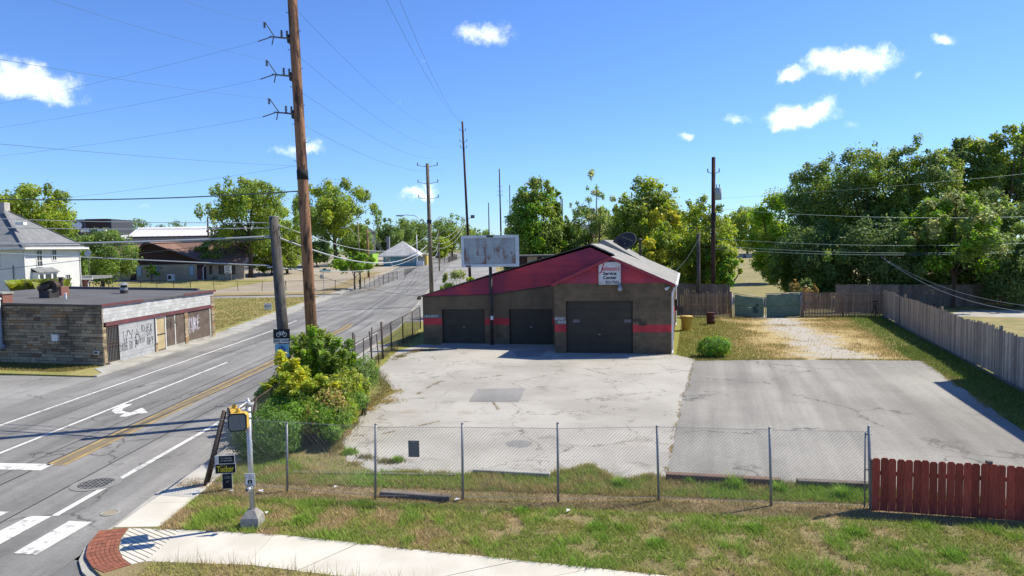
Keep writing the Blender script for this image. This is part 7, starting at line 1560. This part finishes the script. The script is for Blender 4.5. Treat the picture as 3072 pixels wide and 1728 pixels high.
a, b = z5(2190, 698, 132), z5(2282, 798, 132); t = thing('hall_sign', ((a[0]+b[0])/2, 132, rise(132)), 'white notice board sign in front of the brown hall', 'sign'); pbox(t, 'panel', m_white_metal, a[0], b[0], 131.95, 132.05, b[2], a[2])
for x in (a[0]+.1, b[0]-.1): pbox(t, 'post', m_wood_old, x-.06, x+.06, 132.06, 132.18, rise(132)-.1, a[2])
for k in range(4): pbox(t, 'text_line', m_greyprint, a[0]+.2, b[0]-.2-.2*(k % 2), 131.93, 131.948, a[2]-.35-k*.32, a[2]-.2-k*.32)
# --- pale warehouse
YW = 185.0; w5 = lambda x, y, Y=YW: A(150.9+.1888*x, 536.7+.1888*y, Y); a, b = w5(912, 312), w5(2200, 300); zE = a[2]; rd0, rd1 = w5(1230, 186, YW+26), w5(2300, 180, YW+26)
wt = thing('warehouse', (float(a[0]), YW, rise(YW)), 'long pale metal-roofed warehouse behind the brown hall', 'warehouse'); pbox(wt, 'wall', m_gwall, a[0]+.5, b[0]+8, YW, YW+50, rise(YW), zE)
mb = MB(); mb.slab([(a[0], YW-.5, zE), (b[0]+9, YW-.5, zE), (rd1[0]+9, YW+26, rd0[2]), (rd0[0]-4, YW+26, rd0[2])], (0, 0, -.3)); wr_ = mb.build('roof', m_wroof, wt)
for k in range(26):
    f = k/25; p_ = np.array((a[0]+(b[0]+9-a[0])*f, YW-.5, zE+.03)); q_ = np.array((rd0[0]-4+(rd1[0]+13-rd0[0])*f, YW+26, rd0[2]+.03)); mb = MB(); mb.beam(p_, q_, .10, .10); mb.build('roof_rib', m_wroof, wr_)
pbox(wt, 'eave_trim', m_dark, a[0], b[0]+9, YW-.6, YW-.5, zE-.35, zE); a2_ = w5(700, 265, 230); b2_ = w5(1200, 350, 230); mb = MB(); mb.slab([(a2_[0]-6, 225, b2_[2]), (b2_[0], 225, b2_[2]), (b2_[0], 250, a2_[2]), (a2_[0]-6, 250, a2_[2])], (0, 0, -.3)); mb.build('annex_roof', m_wroof, wt); pbox(wt, 'annex_wall', m_gwall, a2_[0]-5, b2_[0], 226, 250, rise(226), b2_[2])
# --- apartment block far left
YA = 250.0; a, b = A(150, 553, YA), A(282, 600, YA); t = thing('apartment_block', (float(a[0]), YA, rise(YA)), 'dark modern apartment block on the left horizon', 'apartment block'); pbox(t, 'wall', m_dshed, a[0], b[0], YA, YA+14, rise(YA), a[2]); pbox(t, 'penthouse', m_bwood, b[0]-9, b[0]-1, YA-.5, YA+8, a[2]-3, a[2]+.1)
for k in range(5):
    x = a[0]+1.5+k*3.6; f = pbox(t, 'window', m_glass, x, x+1.6, YA-.05, YA, a[2]-3.0, a[2]-1.2); pbox(f, 'sill', m_white_metal, x-.1, x+1.7, YA-.2, YA, a[2]-3.15, a[2]-3.0)
for k in range(3): pbox(t, 'balcony', m_white_metal, a[0]+2+k*6, a[0]+5+k*6, YA-1.4, YA, a[2]-4.6, a[2]-3.6)
for k in range(2): q = A(185+k*15, 568, 240); mb = MB(); mb.lathe([(.0, 0), (.9, .2), (1.2, .5)], (0, 0, 0), 12); Mq = Matrix.Translation(Vector(tuple(q))) @ Matrix.Rotation(D2R(80), 4, 'X'); mb.v = [tuple(Mq @ Vector(v)) for v in mb.v]; mb.build('dish', m_white_metal, t)
# --- charcoal shed, lime container
YD = 196.0; z1_ = lambda x, y, Y=YD: A(838.6+.1505*x, 536.7+.1505*y, Y); a, b, c_ = z1_(240, 212), z1_(415, 212), z1_(560, 312); t = thing('charcoal_shed', (float(c_[0]), YD, rise(YD)), 'tall charcoal clad building behind the street light', 'shed')
mb = MB(); mb.slab([(a[0], YD, rise(YD)), (c_[0], YD, rise(YD)), (c_[0], YD, c_[2]), (b[0], YD, b[2]), (a[0], YD, b[2])], (0, 12, 0)); mb.build('wall', m_dshed, t); mb = MB(); mb.slab([(b[0], YD-.3, b[2]+.05), (c_[0]+.2, YD-.3, c_[2]), (c_[0]+.2, YD+12, c_[2]), (b[0], YD+12, b[2]+.05)], (0, 0, .2)); mb.build('roof', m_dark, t); pbox(t, 'door', m_gwall, c_[0]-3.0, c_[0]-2.2, YD-.05, YD, rise(YD), rise(YD)+3)
a, b = z1_(595, 678, 158), z1_(662, 825, 158); t = thing('lime_container', (float(a[0]), 158, rise(158)), 'lime green container beside the charcoal building', 'container'); pbox(t, 'body', m_lime, a[0], b[0], 158, 164, b[2]-.3, a[2]); 
for k in range(3): x = a[0]+(b[0]-a[0])*(.2+.3*k); pbox(t, 'rib', m_dshed if k == 1 else m_lime, x-.05, x+.05, 157.9, 158, b[2]-.3, a[2]-.1)
# --- turquoise cottage
YC = 170.0; zc0 = rise(YC)-.15; c1 = lambda x, y, Y=YC: A(838.6+.1505*x, 536.7+.1505*y, Y); ap_, el, er_ = c1(1160, 462, YC+4), c1(742, 712), c1(1450, 706); eb = c1(1550, 665, YC+8); wl, wr = c1(832, 720), c1(1390, 720)
t = thing('blue_cottage', (float(wl[0]), YC, zc0), 'small turquoise cottage with pale pyramid roof beyond the dirt lot', 'house'); pbox(t, 'wall', m_blue, wl[0], wr[0], YC, YC+7.5, zc0, el[2]-.1)
mb = MB(); mb.add([(el[0], YC-.8, el[2]), (er_[0], YC-.8, el[2]), (er_[0]+.3, YC+8.3, el[2]), (el[0], YC+8.3, el[2]), (ap_[0], YC+3.7, ap_[2])], [(0, 1, 4), (1, 2, 4), (2, 3, 4), (3, 0, 4), (3, 2, 1, 0)]); o = mb.build('roof', m_proof, t); pbox(o, 'fascia', m_white_metal, el[0], er_[0], YC-.85, YC-.8, el[2]-.25, el[2]+.02)
for x0, x1 in ((885, 940), (1150, 1208), (1214, 1268), (1276, 1335)):
    a, b = c1(x0, 718), c1(x1, 805); win_y(t, a[0], b[0], b[2], a[2], YC-.02, m_white_metal, m_glass, (1, 4), .10)
a, b = c1(1390, 700), c1(1505, 830); pbox(t, 'side_porch', m_kerb, a[0], b[0], YC+1.5, YC+7, zc0, a[2]-.4); a, b = c1(1390, 800), c1(1515, 870); pbox(t, 'white_bench', m_white_metal, a[0], b[0], YC-.6, YC, b[2], a[2]); a, b = c1(922, 392, YC+8), c1(972, 600, YC+8); pbox(t, 'chimney_stack', m_gwall, a[0], b[0], YC+5, YC+6, el[2], a[2])
a, b = c1(1503, 690, YC+3), c1(1545, 838, YC+3); t = thing('yellow_kiosk', (float(a[0]), YC+3, zc0), 'yellow kiosk at the right side of the blue cottage', 'kiosk'); pbox(t, 'body', m_bin, a[0], b[0]+.4, YC+2, YC+5, zc0, a[2]); pbox(t, 'roof', m_white_metal, a[0]-.2, b[0]+.6, YC+1.7, YC+5.2, a[2], a[2]+.2)
# --- houses glimpsed behind the garage
YG = 118.0; z2 = lambda x, y, Y=YG: A(1241+.1888*x, 419.3+.1888*y, Y); a, b, c_ = z2(840, 885), z2(972, 1150), z2(1150, 905); t = thing('grey_house', (float(b[0]), YG, 0), 'grey and white house showing between the trees behind the garage', 'house')
pbox(t, 'white_wall', m_wsid, a[0]-4, b[0], YG+.1, YG+8, 0, a[2]); pbox(t, 'grey_wall', mat('slate_blue_wall', (.13, .17, .21), fine=.1), b[0]+.02, c_[0]+6, YG, YG+8, 0, c_[2]); mb = MB(); q = z2(1050, 815); mb.slab([(b[0]-.3, YG-.4, c_[2]), (c_[0]+6, YG-.4, c_[2]), (c_[0]+6, YG+4, q[2]+.6), (b[0]-.3, YG+4, q[2]+.6)], (0, 0, -.15)); mb.build('roof', m_dshed, t)
a, b = z2(1140, 1005), z2(1185, 1045); win_y(t, a[0], b[0], b[2], a[2], YG-.02, m_white_metal, m_glass, (1, 2), .12); pbox(t, 'porch_roof', m_proof, z2(850, 1130)[0], z2(1030, 1130)[0], YG-4, YG, z2(900, 1130)[2], z2(900, 1105)[2])
YB = 72.0; a, b = A(1290, 643, YB), A(1430, 700, YB); t = thing('brown_outbuilding', (float(a[0]), YB, 0), 'low dark brown outbuilding just behind the maroon gable', 'outbuilding'); pbox(t, 'wall', m_bwood, a[0], b[0], YB, YB+6, 0, a[2]-.15); pbox(t, 'roof', m_rooft, a[0]-.3, b[0]+.3, YB-.4, YB+6.3, a[2]-.15, a[2])
a, b = A(1329, 648, YB), A(1349, 664, YB); win_y(t, a[0], b[0], b[2]-.3, a[2], YB-.02, m_ply2, m_beige, (1, 1), .1); a, b = A(1365, 650, YB), A(1385, 668, YB); win_y(t, a[0], b[0], b[2], a[2], YB-.02, m_ply2, m_bwood, (1, 1), .1)
# --- tall neighbour outside the right edge, whose shadow falls on the asphalt
n0 = np.array((24.6, 32.2)); nd = np.array((-.29, -.957)); ne = np.array((.957, -.29)); t = thing('neighbour_house', (*n0, 0), 'tall pale neighbouring house just outside the right edge', 'house')
fp = [n0, n0+nd*13, n0+nd*13+ne*9, n0+ne*9]; mb = MB(); mb.prism([tuple(p) for p in fp], 0, 8.0); mb.build('wall', m_wsid, t); mb = MB(); mb.prism([tuple(p+(-ne*.15 if k < 2 else ne*.15)) for k, p in enumerate(fp)], 8.002, 8.25); mb.build('roof', m_roofh, t)
for k in range(4):
    for z in (1.2, 4.4):
        q = n0+nd*(1.5+k*3)-ne*.03; q2 = q+nd*1.1; mb = MB(); mb.slab([(*q, z), (*q2, z), (*q2, z+1.6), (*q, z+1.6)], (-ne[0]*.03, -ne[1]*.03, 0)); mb.build('window', m_glass, t)
# --- far street fences on the left, small signs
def link_run(label, pts, h, step, r=.03, mesh=True):
    P = [np.array(p, float) for p in pts]; t = thing('street_fence', P[0], label, 'fence', 'chain-link fences along the far street')
    for a, b in zip(P[:-1], P[1:]):
        n = max(1, int(np.linalg.norm(b-a)/step))
        for k in range(n+1):
            q = a+(b-a)*k/n; lean = random.uniform(-.1, .1); mb = MB(); mb.tube([(q[0], q[1], q[2]-.05), (q[0]+lean, q[1], q[2]+h)], r*1.5, 6); mb.build('post', m_rust, t)
        mb = MB(); mb.tube([a+(0, 0, h-.03), b+(0, 0, h-.03)], r, 5); mb.build('top_rail', m_rust, t)
        n = int(np.linalg.norm(b-a)/.30); mb = MB()
        for k in range(n):
            for s_ in (0, 1):
                q0 = a+(b-a)*k/n+(0, 0, h*s_); k2 = min(n, k+int(h/.30)); q1 = a+(b-a)*k2/n+(0, 0, h*(1-s_)); mb.tube([q0, q1], .006, 3, False)
        mb.build('wire_mesh', m_chaindark, t)
fz = lambda u, v: GR(u, v)
link_run('long low chain-link fence across the left side of the dirt lot', [fz(236, 731), fz(480, 733), fz(720, 731), fz(905, 728)], 1.5, 3.2, .028)
link_run('leaning chain-link fence along the kerb beside the dirt lot', [fz(905, 728), fz(965, 714), fz(1000, 704)], 1.6, 2.4, .028)
link_run('chain-link fence along the kerb in front of the blue cottage', [fz(1018, 698), fz(1045, 691), fz(1066, 685)], 1.6, 2.6, .03)
link_run('far fence with pale gate posts along the kerb beyond the tan pole', [fz(1108, 668), fz(1128, 660), fz(1150, 652)], 1.6, 4, .04)
def signpost(name, label, u, vb, ut0, vt0, ut1, vt1, face, cat='sign', txt=None, txm=None):
    b = GR(u, vb); a, c_ = A(ut0, vt0, b[1]), A(ut1, vt1, b[1]); t = thing(name, b, label, cat); mb = MB(); mb.tube([b-(0, 0, .05), (b[0], b[1]+.02, a[2])], .035, 6); mb.build('post', m_post, t); o = pbox(t, 'panel', face, a[0], c_[0], b[1]-.04, b[1]-.015, c_[2], a[2])
    if txt: text_mesh(txt, (a[2]-c_[2])*.5, txm, frame_M(((a[0]+c_[0])/2, b[1]-.046, (a[2]+c_[2])/2), (1, 0, 0), up3), t, xs=.9)
    return t, b
m_signg = mat('street_sign_green', (.03, .22, .16), fine=.05)
t, b = signpost('street_name_sign', 'green street name sign at the alley corner', 815, 749, 804, 678.5, 832, 684.5, m_signg); a, c_ = A(812, 675, b[1]), A(821, 681, b[1]); o = pbox(t, 'upper_panel', m_signg, a[0], c_[0], b[1]-.012, b[1]+.012, c_[2], a[2])
q = A(815, 692, b[1]); mb = MB(); mb.lathe([(.32, -.012), (.32, .012)], (0, 0, 0), 8); Mq = Matrix.Translation(Vector((q[0]-.3, b[1]-.1, q[2]-.2))) @ Matrix.Rotation(D2R(90), 4, 'X') @ Matrix.Rotation(D2R(60), 4, 'Y'); mb.v = [tuple(Mq @ Vector(v)) for v in mb.v]; mb.build('stop_sign_back', m_galv, t)
signpost('lawn_sign', 'small white lawn sign with dark letters on the corner lawn', 674, 781, 665, 763, 684, 778, m_white_metal, txt='AKAT', txm=m_blackprint)
signpost('parking_sign', 'small white and red parking sign left of the brown hall', 299, 727, 295, 684, 302.5, 692.5, m_white_metal, txt='P', txm=m_redprint)
signpost('round_logo_sign', 'dark sign with a white curl on posts beyond the tan pole', 1101, 665, 1096, 634, 1107, 649, m_dark, txt='C', txm=m_whiteprint)
b = GR(1886, 659); t = thing('panel_fence', b, 'grey sports court panel fence at the far end of the field', 'fence'); x0, x1 = A(1845, 640, b[1])[0], A(1912, 640, b[1])[0]; h = A(1886, 638, b[1])[2]-b[2]
for k in range(6):
    xa = x0+(x1-x0)*k/6; xb = x0+(x1-x0)*(k+1)/6; pbox(t, 'panel', m_kerb if k % 2 else m_greyprint, xa+.05, xb-.05, b[1]-.02, b[1]+.02, b[2]+.1, b[2]+h); pbox(t, 'post', m_white_metal, xa-.05, xa+.05, b[1]-.06, b[1]+.06, b[2], b[2]+h+.1)
mb = MB(); mb.sheet(px((2370, 795), (2420, 781), (2576, 781), (2800, 786), (2800, 806), (2576, 799)), .002); tag(mb.build('gravel_drive', m_kerb), kind='structure')
